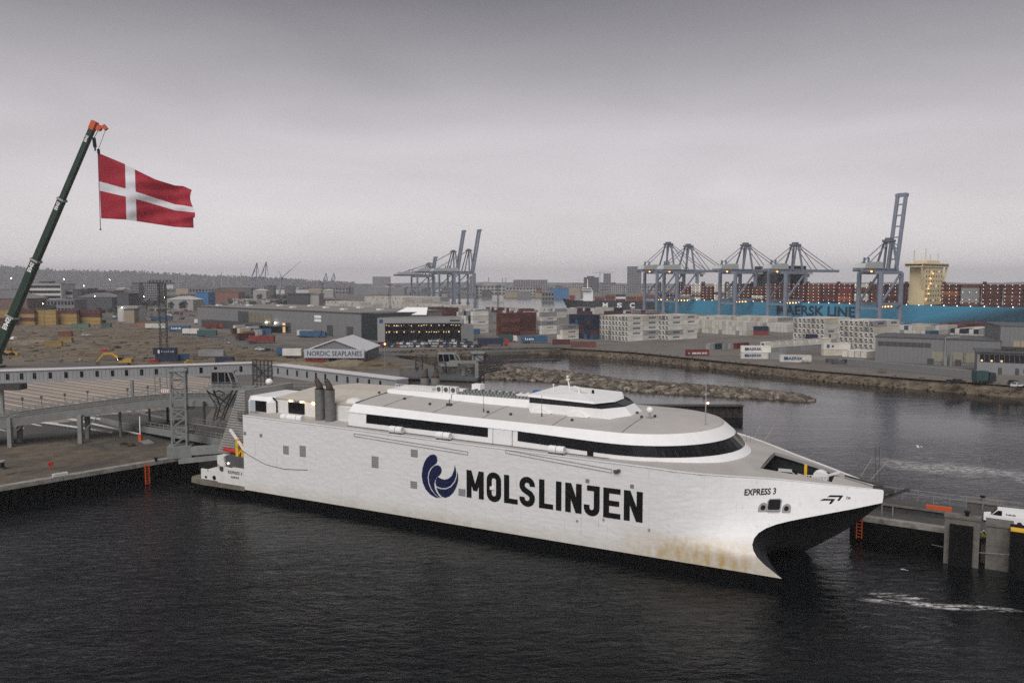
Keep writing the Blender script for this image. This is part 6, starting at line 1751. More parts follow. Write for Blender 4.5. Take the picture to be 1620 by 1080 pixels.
# office with lit window bands
a3, b3 = D(598, 428), D(729, 432); rz, L3_ = frame(a3, b3)
of = thing('terminal_office', 'grey framed terminal office with two lit window bands behind parked cars', 'office', (a3.x, a3.y, LAND_Z), rz)
Ho = 12.6
MB().b2((0, .4, 0), (L3_, 24, Ho - 2)).build('core', m_wdark, of)
MB().b2((-.2, -.3, 0), (3.8, 24.2, Ho)).build('end_wall', mat('pale_grey_panel', (.27, .27, .275), .6, var=.06, scale=.1), of)
MB().b2((3.8, -.3, Ho - 2.6), (L3_ + .6, 24.2, Ho)).build('parapet', MATS['pale_grey_panel'], of)
MB().b2((0, 0, Ho - .2), (L3_ + .4, 24, Ho + .12)).build('roof', m_flat, of)
rw = random.Random(4)
for k in range(2):
    z0 = 2.9 + k * 3.5
    for i in range(30):
        x0 = 4.2 + (L3_ - 4.4) * i / 30; x1 = 4.2 + (L3_ - 4.4) * (i + .9) / 30
        pn = MB().b2((x0, .1, z0), (x1, .36, z0 + 3.0)).build('window', m_glass, of)
        if rw.random() < .72: MB().b2((x0 + .15, .05, z0 + 1.9 + rw.random() * .5), (x0 + .15 + rw.uniform(.25, .8), .09, z0 + 2.4 + rw.random() * .4)).build('lit_pane', m_warmwin, pn)
MB().b2((4, .2, 0), (L3_, .38, 2.8)).build('plinth', m_black, of)
MB().b2((.8, -.4, Ho - 2.4), (2.8, -.31, Ho - .5)).build('emblem_sign', PAL['blue'], of)
MB().b2((L3_ - 6, -.45, Ho - 1.6), (L3_ - .4, -.31, Ho - .9)).build('name_sign', m_navy, of)
MB().b2((L3_ + .2, .6, 0), (L3_ + 7, 20, Ho - 4)).build('side_wing', m_wgrey, of)
p = D(650, 452); tr = thing('tent_roof', 'white membrane roof behind the lit office', 'canopy', (p.x, p.y, LAND_Z))
MB().loft([[(-11, 0, 13.8), (9, 0, 13.8)], [(-3, 7, 17.6), (9, 7, 17.6)]]).b2((-11, .1, 13.4), (9, .3, 13.8)).build('membrane', mat('white_membrane', (.8, .79, .77), .7, var=.03), tr)
MB().b2((-10, 1, 0), (9, 9, 13.3)).build('plant_room', m_wdark, tr)
# gabled hangar with the long name board
d_ = 322; p = D(530, d_, LAND_Z); hw = 48 / FOC * d_
hg = thing('seaplane_hangar', 'gabled white hangar with a long name board on its front', 'hangar', (p.x, p.y, LAND_Z), -.04)
ze, za = ZY(555, d_) - LAND_Z, ZY(537.5, d_) - LAND_Z
pr = [(-hw, 0), (hw * .96, 0), (hw * .96, ze), (0, za), (-hw, ze)]
MB().loft([[(x, 0, z) for x, z in pr], [(x, 30, z) for x, z in pr]], True, True).build('wall', m_wgrey, hg)
for sgn, nm in ((-1, 'roof'), (1, 'roof')): MB().loft([[(sgn * hw * 1.03, -.5, ze - .1), (0, -.5, za + .12)], [(sgn * hw * 1.03, 30.5, ze - .1), (0, 30.5, za + .12)]]).bar((sgn * hw * 1.03, -.45, ze), (0, -.45, za + .1), .3, .5).build(nm, m_wroof, hg)
zb0, zb1 = ZY(566, d_ - 1) - LAND_Z, ZY(552, d_ - 1) - LAND_Z
bdn = MB().b2((-hw, -1.1, zb0), (hw, -.75, zb1)).build('name_board', mat('pale_board', (.42, .44, .48), .6, var=.05), hg)
text_on('NORDIC SEAPLANES', (zb1 - zb0) * .56, hw * 1.82, lambda x, y: (-hw * .9 + x, -1.13, zb0 + (zb1 - zb0) * .22 + y), .01, 'name_lettering', m_txt2, bdn)
MB().b2((-hw * .2, -.3, 0), (.6, -.05, 2.6)).build('door', m_black, hg); MB().b2((-hw * .98, -.25, .1), (-hw * .3, -.05, 1.2)).build('lower_panel', m_cr, hg)
p = W(561, 570); tag(MB().b2((-2.4, -1.2, 0), (2.4, 1.2, 2.6)).b2((-2.5, -1.3, 2.6), (2.5, 1.3, 2.75)).build('site_hut', m_white, None, loc=(p.x, p.y, LAND_Z)), 'small white hut right of the hangar front', 'hut')
lone(572, 571, 'maroon', 1.2, 'maroon container beside the small white hut', 0, 6.06)
# grey sheds on the right quay
a5, b5 = D(1384, 322), D(1581, 298); rz, L5 = frame(a5, b5)
s5 = thing('quay_shed', 'long grey ribbed shed with dark clerestory on the right quay', 'warehouse', (a5.x, a5.y, LAND_Z), rz)
H5 = 10.1
MB().b2((0, 0, 0), (L5, 26, H5)).build('wall', m_wgrey, s5); panels(s5, L5, .2, H5 - .1, 1.5, m_wgrey, gap=.1); MB().b2((-.3, -.3, H5), (L5 + .3, 26.3, H5 + .35)).build('roof', m_dgrey, s5)
for i in range(8): MB().b2((1 + i * 2.4, -.22, H5 - 3.4), (3.2 + i * 2.4, -.1, H5 - 1.7)).build('clerestory', m_wdark, s5)
for f, w_ in ((.47, 5), (.63, 5), (.72, 4)): MB().b2((L5 * f, -.2, 1.4), (L5 * f + w_, -.1, 5.2)).build('pale_panel', mat('pale_yellow_panel', (.24, .225, .17), .6), s5)
for f in (.44, .66): MB().b2((L5 * f, -.25, 0), (L5 * f + 2.2, -.1, 2.4)).build('door', m_wdark, s5)
mb = MB(); mb.bar((L5 * .58, -.8, 2.5), (L5 * .58, -.8, H5 + .8), .45); mb.bar((L5 * .58, -.8, H5 + .8), (L5 * .69, 1, H5 + 1.2), .4); mb.cyl((L5 * .63, -1.5, 0), (L5 * .63, -1.5, 5), .5, 10); mb.b2((L5 * .575, -2, 0), (L5 * .6, -.6, 3.4)); mb.build('extraction_pipe', m_steel, s5)
a6, b6 = D(1580, 300), D(1720, 290); rz, L6 = frame(a6, b6)
s6 = thing('tall_shed', 'tall grey hall rising above the shed at the right edge', 'warehouse', (a6.x, a6.y, LAND_Z), rz)
MB().b2((0, 0, 0), (L6, 30, 15.6)).build('wall', m_wgrey, s6); panels(s6, L6, .2, 15.5, 1.5, m_wgrey, gap=.1); MB().b2((-.2, -.2, 15.6), (L6, 30, 15.9)).build('roof', m_dgrey, s6)
for i in range(3): MB().b2((4.4 + i * 2.5, -.22, 7.6), (6.6 + i * 2.5, -.1, 10.2)).build('window', mat('beige_window', (.34, .28, .19), .5), s6)
a7, b7 = D(1545, 281), D(1700, 268); rz, L7 = frame(a7, b7)
s7 = thing('quay_office', 'low grey quay office with a dark window strip and lit panes', 'office', (a7.x, a7.y, LAND_Z), rz)
MB().b2((0, 0, 0), (L7, 14, 7.6)).build('wall', mat('mid_grey_panel', (.21, .21, .215), .6, var=.06), s7); MB().b2((-.6, -.8, 7.6), (L7, 14.4, 8.0)).build('roof', m_dgrey, s7)
for i in range(20):
    x = .8 + i * 1.5; w_ = MB().b2((x, -.15, 4.2), (x + 1.35, -.05, 6.9)).build('window', m_glass, s7)
    if rw.random() < .4: MB().b2((x + .3, -.2, 4.35), (x + .9, -.16, 4.95)).build('lit_pane', m_warmwin, w_)
for x in (6.5, 11.6): MB().b2((x, -.15, 0), (x + 1.1, -.05, 2.3)).build('door', m_wdark, s7)
MB().b2((14, -.15, .9), (17, -.05, 2.2)).build('shutter', m_wdark, s7)
mb = MB(); mb.b2((8, 4, 8.0), (16, 9, 9.2)); mb.bar((5, 3, 8), (12, 3, 9.4), .2); mb.build('roof_plant', m_steel_d, s7)
a8, b8 = W(1340, 578), W(1560, 602); rz, L8 = frame(a8, b8)
fn = thing('quay_fence', 'long grey board fence along the right quay below the shed', 'fence', (a8.x, a8.y, LAND_Z), rz)
panels(fn, L8, .1, 2.6, 2.5, m_wgrey, name='board', gap=.08)
for i in range(23): MB().b2((L8 * i / 22 - .08, -.02, 0), (L8 * i / 22 + .08, .14, 2.75)).build('post', m_steel_d, fn)
MB().b2((0, -.12, 2.62), (L8, .1, 2.8)).build('top_rail', m_grey, fn)
p = W(1552, 606); tk = trailer(1550, 606, 'teal', .1, 'black tractor lorry standing at the end of the board fence', m_ck, 4)
for i, (px, py) in enumerate(((1316, 573), (1326, 576))): p = W(px, py); tag(MB().b2((-2.2, -1, 0), (2.2, 1, 1.3)).b2((-2, -.8, 1.3), (2, .8, 1.5)).build('waste_skip', m_dgrey, None, loc=(p.x, p.y, LAND_Z)), ['dark waste skip by the quay left of the fence', 'dark waste skip at the start of the fence'][i], 'skip')

# ------------------------------------------------------------------ light masts
def light_mast(px, yb, yt, label, wdt=1.9, group=None, d=None, step=2.6):
    p = W(px, yb) if d is None else D(px, d); hgt = ZY(yt, p.y) - LAND_Z
    r = thing('light_mast', label, 'light mast', (p.x, p.y, LAND_Z), .2, group)
    mb = MB(); mb.truss((0, 0, 0), (0, 0, hgt - 1), wdt, wdt, step, .22, up=Vector((0, 1, 0))); tag(mb.build('lattice', m_steel_d, r), kind='stuff')
    pl = MB().b2((-wdt * 1.6, -wdt * 1.2, hgt - 1.4), (wdt * 1.6, wdt * 1.2, hgt - 1.1)).build('platform', m_steel_d, r)
    for k in range(7): MB().b2((-wdt * 1.6 + k * wdt * .5, -wdt * 1.25, hgt - .9), (-wdt * 1.6 + k * wdt * .5 + .5, -wdt * 1.0, hgt)).build('floodlight', m_dgrey, r)
    mb = MB()
    for k in range(9): x = -wdt * 1.6 + k * wdt * .4; mb.bar((x, -wdt * 1.2, hgt - 1.1), (x, -wdt * 1.2, hgt - .1), .08)
    mb.bar((-wdt * 1.6, -wdt * 1.2, hgt - .1), (wdt * 1.6, -wdt * 1.2, hgt - .1), .1); mb.build('railing', m_steel_d, r)
    return r
light_mast(260, 571, 443, 'tall lattice floodlight mast on the earth lot near the site cabins', 2.6)
light_mast(617, 500, 449, 'floodlight mast among the white containers behind the warehouse', 1.6)
light_mast(755, 500, 451, 'floodlight mast left of the channel behind the container yard', 1.6)
light_mast(788, 494, 451, 'smaller floodlight mast right of another beside the channel', 1.5)
light_mast(510, 486, 447, 'distant floodlight mast behind the warehouse roof', 2.0)

# ------------------------------------------------------------------ the construction site
m_syel = mat('site_yellow', (.42, .25, .035), .6, var=.25, scale=.8)
ex = thing('excavator', 'yellow tracked excavator reaching its arm to the left on the earth lot', 'excavator', W(196, 577), math.pi + .05)
ex.location.z = LAND_Z + .012
for y in (-1.1, 1.1): MB().loft([[(-2.0, y - .3, .45), (-1.7, y - .3, .1), (1.7, y - .3, .1), (2.0, y - .3, .45), (1.7, y - .3, .85), (-1.7, y - .3, .85)], [(-2.0, y + .3, .45), (-1.7, y + .3, .1), (1.7, y + .3, .1), (2.0, y + .3, .45), (1.7, y + .3, .85), (-1.7, y + .3, .85)]], True, True).build('track', m_dgrey, ex)
MB().loft([[(-3.4, -1.4, .95), (1.6, -1.4, .95), (1.6, -1.4, 1.7), (-1.0, -1.4, 2.5), (-3.4, -1.4, 2.4)], [(-3.4, 1.4, .95), (1.6, 1.4, .95), (1.6, 1.4, 1.7), (-1.0, 1.4, 2.5), (-3.4, 1.4, 2.4)]], True, True).build('body', m_syel, ex)
cb_ = MB().b2((-.2, .4, 1.6), (1.6, 1.4, 3.2)).build('cab', m_dgrey, ex); MB().b2((-.1, .45, 2.0), (1.66, 1.44, 3.0)).build('window', m_glass, cb_)
MB().bar((1.2, -.2, 1.9), (4.6, -.2, 4.6), .6, .8).bar((4.5, -.2, 4.6), (7.6, -.2, 4.3), .5, .7).build('boom', m_syel, ex)
MB().bar((7.5, -.2, 4.5), (10.4, -.2, 1.2), .45, .55).build('stick', m_syel, ex)
MB().loft([[(10.1, -.8, 1.4), (10.7, -.8, .9), (10.4, -.8, .1), (9.6, -.8, .4)], [(10.1, .4, 1.4), (10.7, .4, .9), (10.4, .4, .1), (9.6, .4, .4)]], True, True).build('bucket', m_dgrey, ex)
MB().sphere((1.75, .9, 2.2), .2, 8, 6).build('work_lamp', m_lampc, ex)
ld_ = thing('wheel_loader', 'small yellow wheel loader beside the foot of the crane', 'loader', W(15, 562), .1); ld_.location.z = LAND_Z + .012
MB().b2((-2.4, -1, .9), (1.4, 1, 2.0)).build('body', m_syel, ld_); MB().b2((-.6, -.8, 2.0), (.8, .8, 3.3)).build('cab', m_dgrey, ld_); MB().bar((1.2, 0, 1.8), (3.2, 0, .7), .5).b2((3.0, -1.2, .2), (3.9, 1.2, 1.2)).build('bucket', m_syel, ld_)
for x in (-1.5, 1.1):
    for y in (-1.0, 1.0): MB().cyl((x, y - .25, .75), (x, y + .25, .75), .75, 12).build('wheel', m_tyre, ld_)
m_heap = mat('brown_spoil', (.115, .082, .05), 1, var=.4, scale=.3, bump=.6, bscale=.9); m_heap2 = mat('gravel_spoil', (.19, .15, .10), 1, var=.35, scale=.5, bump=.6, bscale=1.2)
rh = random.Random(8)
def heap(px, py, lx, ly, h, m, label, rz=0):
    p = W(px, py); mb = MB(); rings = []
    sd = rh.random() * 50
    for k in range(8):
        q = k / 7; rad = math.cos(q * math.pi / 2) ** .85 + .001; rg = []
        for j in range(26):
            th = 2 * math.pi * j / 26; nz_ = 1 + .32 * noise.noise(Vector((math.cos(th) * 1.6 + sd, math.sin(th) * 1.6, q * 2)))
            rg.append((lx * rad * math.cos(th) * nz_, ly * rad * math.sin(th) * nz_, max(-.3, h * q * (1 + .35 * noise.noise(Vector((math.cos(th) * 3, sd, q * 3)))) - .2)))
        rings.append(rg)
    mb.loft(rings, True, True); tag(mb.build('spoil_heap', m, None, smooth=True, loc=(p.x, p.y, LAND_Z), rz=rz), label, 'heap')
for a in ((545, 577, 9, 5, 2.6, m_heap2, 'pale gravel heap in front of the hangar'), (475, 578, 11, 4, 2.0, m_heap2, 'long pale rubble heap left of the gravel heap'), (590, 577, 9, 5, 1.8, m_heap, 'brown heap right of the gravel heap near the basin'), (400, 574, 9, 4, 1.6, m_heap, 'brown earth bank behind the walkway corner'), (365, 576, 7, 3, 1.6, m_heap, 'dark earth heap beside the low blue container'), (430, 577, 8, 4, 1.6, m_heap2, 'rubble heap behind the walkway corner'), (150, 563, 14, 5, 1.2, m_heap, 'low earth ridge left of the excavator'), (225, 533, 17, 6, 1.5, m_heap, 'long dark earth bank below the port road'), (56, 541, 15, 6, 1.6, m_heap2, 'pale earth mound in the left of the earth lot'), (110, 556, 9, 4, 1.0, m_heap, 'flat earth heap below the stacked yellow container'), (385, 563, 7, 3, 1.5, m_heap, 'small dark heap by the ribbed site container'), (20, 548, 9, 4, 1.2, m_heap, 'earth heap close to the crane foot'), (640, 581, 8, 4, 1.2, m_heap, 'dark earth bank at the corner of the basin'), (185, 548, 8, 3, .9, m_heap, 'low earth heap in the middle of the earth lot'), (320, 552, 10, 3, .8, m_heap, 'earth strip beside the road bend')):
    heap(*a)
for i, (px, py, c_, l) in enumerate(((165, 556, m_cr, 'red steel frame lying on the earth lot'), (243, 573, m_cr, 'red concrete mixer box beside the site cabins'), (40, 546, m_grey, 'grey pipe bundle on the earth lot'), (300, 574, m_syel, 'yellow generator box right of the blue skip'), (185, 551, m_dgrey, 'dark stack of formwork on the earth lot'), (22, 536, m_white, 'small white site toilet near the crane boom'), (252, 565, m_steel, 'grey scaffold rack left of the site cabins'), (310, 576, m_heap2, 'pale stack of timber by the walkway'))):
    p = W(px, py); tag(MB().b2((-1.8, -.9, 0), (1.8, .9, .7)).b2((-1.2, -.7, .7), (.9, .6, 1.3)).bar((-1.7, -.5, .9), (1.7, .4, 1.2), .2).build('site_store', c_, None, loc=(p.x, p.y, LAND_Z + .012), rz=.3 * i), l, 'store')
# loose site clutter nobody could count: planks, rubble, kerbstones, pipes
cl = MB(); rcl = random.Random(77)
for k in range(430):
    px = rcl.uniform(-10, 480); py = rcl.uniform(519, 573) if rcl.random() < .85 else rcl.uniform(500, 520)
    if px > 250 and py < 523 + (px - 250) * .12: continue
    p = W(px, py); L_ = rcl.choice((.5, .8, 1.2, 2.2, 3.6)); cl.box((p.x, p.y, LAND_Z + .2), (L_, rcl.uniform(.3, 1.1), rcl.uniform(.25, .9)), rcl.uniform(0, 3.1), rcl.choices(range(6), [6, 5, 3, .35, .25, .3])[0])
for k in range(130):
    px = rcl.uniform(180, 320); py = rcl.uniform(470, 506); p = W(px, py); cl.box((p.x, p.y, LAND_Z + .7), (rcl.uniform(2, 5), 1.9, 1.4), rcl.uniform(0, 3.1), rcl.choices(range(6), [2, 4, 2, 1.2, .6, .7])[0])
tag(cl.build('site_clutter', [m_heap, m_dgrey, m_heap2, m_white2, m_cr, PAL['blue']]), 'scattered planks, rubble and stored goods over the waste ground', kind='stuff')
# chain fence along the port road
fp = [W(180, 508), W(292, 533), W(430, 556), W(480, 560)]; fc = thing('wire_fence', 'low wire fence on posts along the port road', 'fence', (0, 0, 0)); g = MB()
for a, b in zip(fp, fp[1:]):
    n = max(2, int((b - a).length / 4))
    for k in range(n): q = a.lerp(b, k / n); g.bar(q, q + Vector((0, 0, 1.8)), .14)
    for z in (.9, 1.75): g.bar(a + Vector((0, 0, z)), b + Vector((0, 0, z)), .06)
tag(g.build('posts_and_wire', m_steel, fc), kind='stuff')
# low scrub on the waste ground
m_scrub = mat('dry_scrub', (.085, .07, .03), .95, var=.5, scale=.6, rand=.25)
def shrub(px, py, sz, label):
    p = W(px, py); r = thing('shrub', label, 'shrub', (p.x, p.y, LAND_Z)); mb = MB(); rs = random.Random(int(px * 7))
    for k in range(220):
        a, rr = rs.uniform(0, 6.28), sz * rs.random() ** .5; z = rs.uniform(.05, .75) * sz * (1 - .5 * rr / sz)
        c = Vector((rr * math.cos(a), rr * math.sin(a), z)); u = Vector((rs.uniform(-1, 1), rs.uniform(-1, 1), rs.uniform(-.3, 1))).normalized() * .22 * sz ** .5; v = Vector((rs.uniform(-1, 1), rs.uniform(-1, 1), 0)).normalized() * .12
        mb.add([c - v, c + u, c + v], [(0, 1, 2)])
    mb.build('foliage', m_scrub, r)
    MB().bar((0, 0, 0), (.1, 0, sz * .5), .08).build('stem', m_heap, r)
for a in ((383, 566, 2.2, 'dry shrub by the ribbed site container'), (208, 705, 1.0, 'yellowish dry shrub beside the linkspan approach'), (196, 703, .8, 'small dry shrub left of another by the linkspan'), (1275, 574, 2.0, 'brown shrub on the seawall before the white containers'), (420, 572, 1.6, 'dry shrub behind the walkway corner'), (1395, 590, 1.8, 'brown shrub on the seawall below the fence'), (876, 553, 2.0, 'brown shrub at the corner of the seawall'), (870, 552, 1.6, 'smaller brown shrub at the corner of the seawall')): shrub(*a)
# gull over the basin
p = P3(1453, 707, 130); gl = thing('gull', 'white gull gliding low over the water right of the ferry', 'bird', p, .4)
MB().loft([[(-.35, 0, 0), (-.35, .02, .02), (-.35, .02, 0)], [(-.1, -.1, -.06), (-.1, 0, .1), (-.1, .1, -.06)], [(.2, -.09, -.05), (.2, 0, .09), (.2, .09, -.05)], [(.42, -.01, .02), (.42, 0, .04), (.42, .01, .02)]], True, True).loft([[(-.12, 0, .05), (.18, 0, .05)], [(-.05, .4, .25), (.2, .4, .25)], [(-.2, .85, .16), (-.1, .85, .16)]]).loft([[(-.12, 0, .05), (.18, 0, .05)], [(-.05, -.4, .25), (.2, -.4, .25)], [(-.2, -.85, .16), (-.1, -.85, .16)]]).build('body', m_white, gl)
# a worker between the mooring blocks, seen from behind, in a hi-vis jacket
def skin_body(name, joints, edges, radii, m, parent, root=0):
    me = bpy.data.meshes.new(name); me.from_pydata(joints, edges, []); me.materials.append(m)
    o = obj(name, me, parent); sk = o.modifiers.new('skin', 'SKIN'); sk.use_smooth_shade = True
    for i, r_ in enumerate(radii): me.skin_vertices[0].data[i].radius = (r_, r_)
    me.skin_vertices[0].data[root].use_root = True
    o.modifiers.new('sub', 'SUBSURF').levels = 1; o.modifiers['sub'].render_levels = 1
    return o
fq = next(k / 400 for k in range(400) if proj_x(Vector(E(k / 400, -.9, 1.0))) > 1555.5)
pp = Vector(E(fq, -.9, .95)); MB().prism([E(fq - .012, -1.6, 0)[:2], E(fq + .03, -1.6, 0)[:2], E(fq + .03, -.2, 0)[:2], E(fq - .012, -.2, 0)[:2]], -2, .95).build('boarding_ledge', m_conc, rb); wk = thing('person', 'person in a yellow hi-vis jacket and dark trousers standing between mooring blocks', 'person', pp, .3)
J = [(0, 0, .95), (0, 0, 1.2), (0, .02, 1.42), (0, .03, 1.52), (0, .03, 1.66), (0, .03, 1.76), (.19, .02, 1.41), (.26, 0, 1.15), (.25, -.12, .93), (-.19, .02, 1.41), (-.26, 0, 1.15), (-.25, -.12, .93), (.1, 0, .88), (.11, -.01, .48), (.11, .03, .08), (.11, -.13, .04), (-.1, 0, .88), (-.11, .03, .48), (-.11, .06, .08), (-.11, -.1, .04)]
ED = [(0, 1), (1, 2), (2, 3), (3, 4), (4, 5), (2, 6), (6, 7), (7, 8), (2, 9), (9, 10), (10, 11), (0, 12), (12, 13), (13, 14), (14, 15), (0, 16), (16, 17), (17, 18), (18, 19)]
RD = [.16, .16, .16, .065, .10, .085, .075, .055, .045, .075, .055, .045, .10, .075, .055, .045, .10, .075, .055, .045]
skin_body('body', J, ED, RD, mat('dark_work_clothes', (.03, .035, .05), .9), wk)
skin_body('hi_vis_jacket', [(0, 0, .86), (0, .01, 1.15), (0, .02, 1.42), (.2, .02, 1.41), (.27, 0, 1.14), (.26, -.1, .98), (-.2, .02, 1.41), (-.27, 0, 1.14), (-.26, -.1, .98)], [(0, 1), (1, 2), (2, 3), (3, 4), (4, 5), (2, 6), (6, 7), (7, 8)], [.20, .20, .185, .095, .08, .07, .095, .08, .07], mat('hi_vis_yellow', (.55, .60, .04), .7), wk, 1)
MB().sphere((0, .03, 1.75), .14, 12, 8).build('helmet', m_white, wk, smooth=True)

# ------------------------------------------------------------------ ship to shore cranes
m_crane = mat('pale_blue_crane_paint', (.19, .22, .275), .55, var=.12, scale=.1); m_crane2 = mat('pale_crane_house', (.42, .44, .42), .6, var=.12, scale=.2); m_craned = mat('dark_crane_steel', (.10, .115, .14), .6, var=.2, scale=.1)
m_lampo = lamp_mat('orange_work_lamp', (1, .40, .09), 3.2)
def sts(loc, bdir, label, gz=43.0, apex=68.0, up=False, gauge=30.0, width=17.0, reach=60, back=18, lamps=True, group=None):
    """crane frame: x along the boom (water side is +x), y along the rails"""
    r = thing('quay_crane', label, 'crane', (loc.x, loc.y, LAND_Z), math.atan2(bdir.y, bdir.x), group)
    gz -= LAND_Z; apex -= LAND_Z; hw = width / 2
    for x in (0, gauge):
        for y in (-hw, hw):
            MB().bar((x, y, 1.2), (x, y, gz - 1), 2.1, 2.6).b2((x - 1.1, y - 3.5, .1), (x + 1.1, y + 3.5, 1.6)).build('leg', m_crane, r)
    for y in (-hw, hw):
        MB().bar((0, y, 15.5), (gauge, y, 15.5), 1.6, 2.3).build('portal_beam', m_crane, r)
        MB().bar((gauge * .06, y, 17), (gauge * .94, y, gz - 2), 1.2, 1.2).build('brace', m_crane, r)
        MB().bar((0, y, gz - 1), (gauge, y, gz - 1), 1.6, 2.4).build('top_beam', m_crane, r)
    for x in (0, gauge): MB().bar((x, -hw, 12.5), (x, hw, 12.5), 1.1, 1.5).bar((x, -hw, gz - 1), (x, hw, gz - 1), 1.3, 2.0).build('cross_beam', m_crane, r)
    g = MB()
    for y in (-3, 3): g.bar((-back, y, gz + 1), (gauge + 3, y, gz + 1), 1.6, 2.8)
    for k in range(6): x = -back + (gauge + 3 + back) * k / 5; g.bar((x, -3, gz + 1), (x, 3, gz + 1), .8)
    g.b2((-back, -4.6, gz + 1.9), (gauge, -4.2, gz + 2.0)); g.build('girder', m_crane, r)
    MB().loft([[(-back + 2, -4.2, gz + 2.2), (-back + 4, -4.2, gz + 5.5), (6, -4.2, gz + 7.2), (10, -4.2, gz + 6.5), (10.5, -4.2, gz + 2.2)], [(-back + 2, 4.2, gz + 2.2), (-back + 4, 4.2, gz + 5.5), (6, 4.2, gz + 7.2), (10, 4.2, gz + 6.5), (10.5, 4.2, gz + 2.2)]], True, True).build('machinery_house', m_crane2, r)
    # A frame and its stays
    ax_ = gauge - 4
    for y in (-4, 4):
        MB().bar((gauge, y * 1.4, gz), (ax_ + 1.5, y * .6, apex), 1.4).build('apex_leg', m_crane, r)
        MB().bar((gauge - 14, y * 1.2, gz + 1), (ax_ - 1.5, y * .6, apex), 1.2).build('apex_leg', m_craned, r)
        MB().bar((-back + 3, y * .8, gz + 2), (ax_ - 1, y * .5, apex - .5), .55).build('back_stay', m_crane, r)
    MB().b2((ax_ - 4, -3.4, apex - 1.2), (ax_ + 4, 3.4, apex + .5)).b2((ax_ - 2.5, -2, apex + .5), (ax_ + 2, 2, apex + 2.0)).build('apex_head', m_craned, r)
    bm = MB()
    if up:
        th = R(79); L_ = reach + 4
        c, s = math.cos(th), math.sin(th)
        B = lambda u, y, n=0: (gauge + 2 + u * c - n * s, y, gz + 1 + u * s + n * c)
        for y in (-3.2, 3.2):
            bm.bar(B(0, y), B(L_, y), 2.0, 2.4); bm.bar(B(2, y, 1.4), B(L_ * .98, y, 1.4), .5, .5)
        for k in range(8): bm.bar(B(L_ * k / 7, -3.2), B(L_ * k / 7, 3.2), 1.0)
        bm.b2((gauge + 2 + L_ * c - 1.6, -4.6, gz + 1 + L_ * s - 2.4), (gauge + 2 + L_ * c + 1.6, 4.6, gz + 1 + L_ * s))
        bm.build('boom', m_crane, r)
        MB().bar((ax_, 2, apex), B(L_ * .32, 2), .4).bar((ax_, -2, apex), B(L_ * .32, -2), .4).build('fore_stay', m_crane, r)
    else:
        for y in (-3, 3): bm.bar((gauge + 3, y, gz + 1), (gauge + 3 + reach, y, gz + 1), 1.5, 2.4)
        for k in range(9): x = gauge + 3 + reach * k / 8; bm.bar((x, -3, gz + 1), (x, 3, gz + 1), .7)
        bm.build('boom', m_crane, r)
        for y in (-2, 2):
            MB().bar((ax_ + 2, y, apex), (gauge + reach * .45, y * 1.3, gz + 2), .5).build('fore_stay', m_crane, r); MB().bar((ax_ + 2, y, apex), (gauge + reach * .92, y * 1.3, gz + 2), .5).build('fore_stay', m_crane, r)
        MB().b2((gauge + 12, -3.5, gz - 2.2), (gauge + 19, 3.5, gz - .4)).b2((gauge + 19, 1, gz - 4.6), (gauge + 21.5, 3.4, gz - 2)).build('trolley', m_crane2, r)
    for x in (-9, -3): MB().cyl((x, 0, gz + 6), (x, 0, gz + 10), .8, 8).build('roof_vent', m_craned, r)
    if lamps:
        for x, y in ((-back * .4, -4.8), (gauge * .62, -hw)): MB().sphere((x, y, gz - .3), .6, 8, 6).build('work_lamp', m_lampo, r)
        for k in range(4): MB().sphere((1 + k * 4.5, -hw - 1.0, 13.8), .5, 8, 6).build('portal_lamp', m_lampo, r)
    return r
for px, yb, lab, kw in ((1374, 514, 'quay crane at the right of the row with its boom raised high', dict(up=True, gz=42, apex=65.5, reach=56)), (1228, 504, 'quay crane with lowered boom, next left of the raised one', dict(gz=43, apex=67)), (1150, 501, 'quay crane with lowered boom in the middle of the row', dict(gz=43.5, apex=68.5)), (1060, 497, 'quay crane with lowered boom, second from the left end', dict(gz=44, apex=70)), (1029, 495, 'quay crane with lowered boom at the left end of the row', dict(gz=44.5, apex=73.5))):
    sts(W(px, yb), YB, lab, **kw)
# the three cranes across the channel
bd2 = Vector((.83, .56, 0)).normalized()
def far_crane(px, d, lab, gz, apex, reach, gauge=26): sts(D(px, d), bd2, lab, gz=gz, apex=apex, up=True, reach=reach, gauge=gauge, width=20, back=34, lamps=False)
far_crane(714, 1160, 'distant quay crane at the right of the trio with boom pointing up', 47, 80, 60, 34)
far_crane(690, 1180, 'distant quay crane in the middle of the trio with boom pointing up', 47, 79, 60, 34)
far_crane(656, 1250, 'smaller distant quay crane at the left of the trio', 43, 62, 26, 30)
# slewing cranes far off on the left
def slew(px, yb, top, jib, d, label, group=None):
    p = D(px, d); r = thing('harbour_crane', label, 'crane', (p.x, p.y, LAND_Z), 0, group); k = d / FOC
    zt = ZY(top, d) - LAND_Z; zb = ZY(yb, d) - LAND_Z
    MB().truss((0, 0, 0), (0, 0, zb), 5, 5, 6, .9, up=Vector((0, 1, 0))).build('tower', m_crane, r)
    MB().b2((-5, -3, zb), (3, 3, zb + 6)).build('cabin', m_craned, r)
    MB().bar((-6, 0, zb + 3), (jib * k, 0, zt), 1.8).bar((6, 0, zb + 3), (jib * k, 0, zt), 1.8).bar((jib * k, 0, zt), (jib * k + 4, 0, zb + 9), .8).bar((-6, 0, zb + 3), (4, 0, zb + (zt - zb) * .55), 1.2).build('jib', m_craned, r)
slew(402, 442, 415.5, 6, 1900, 'distant harbour crane with raised jib at the left of a pair'); slew(416, 442, 414, 6.5, 1900, 'distant harbour crane with raised jib at the right of a pair')
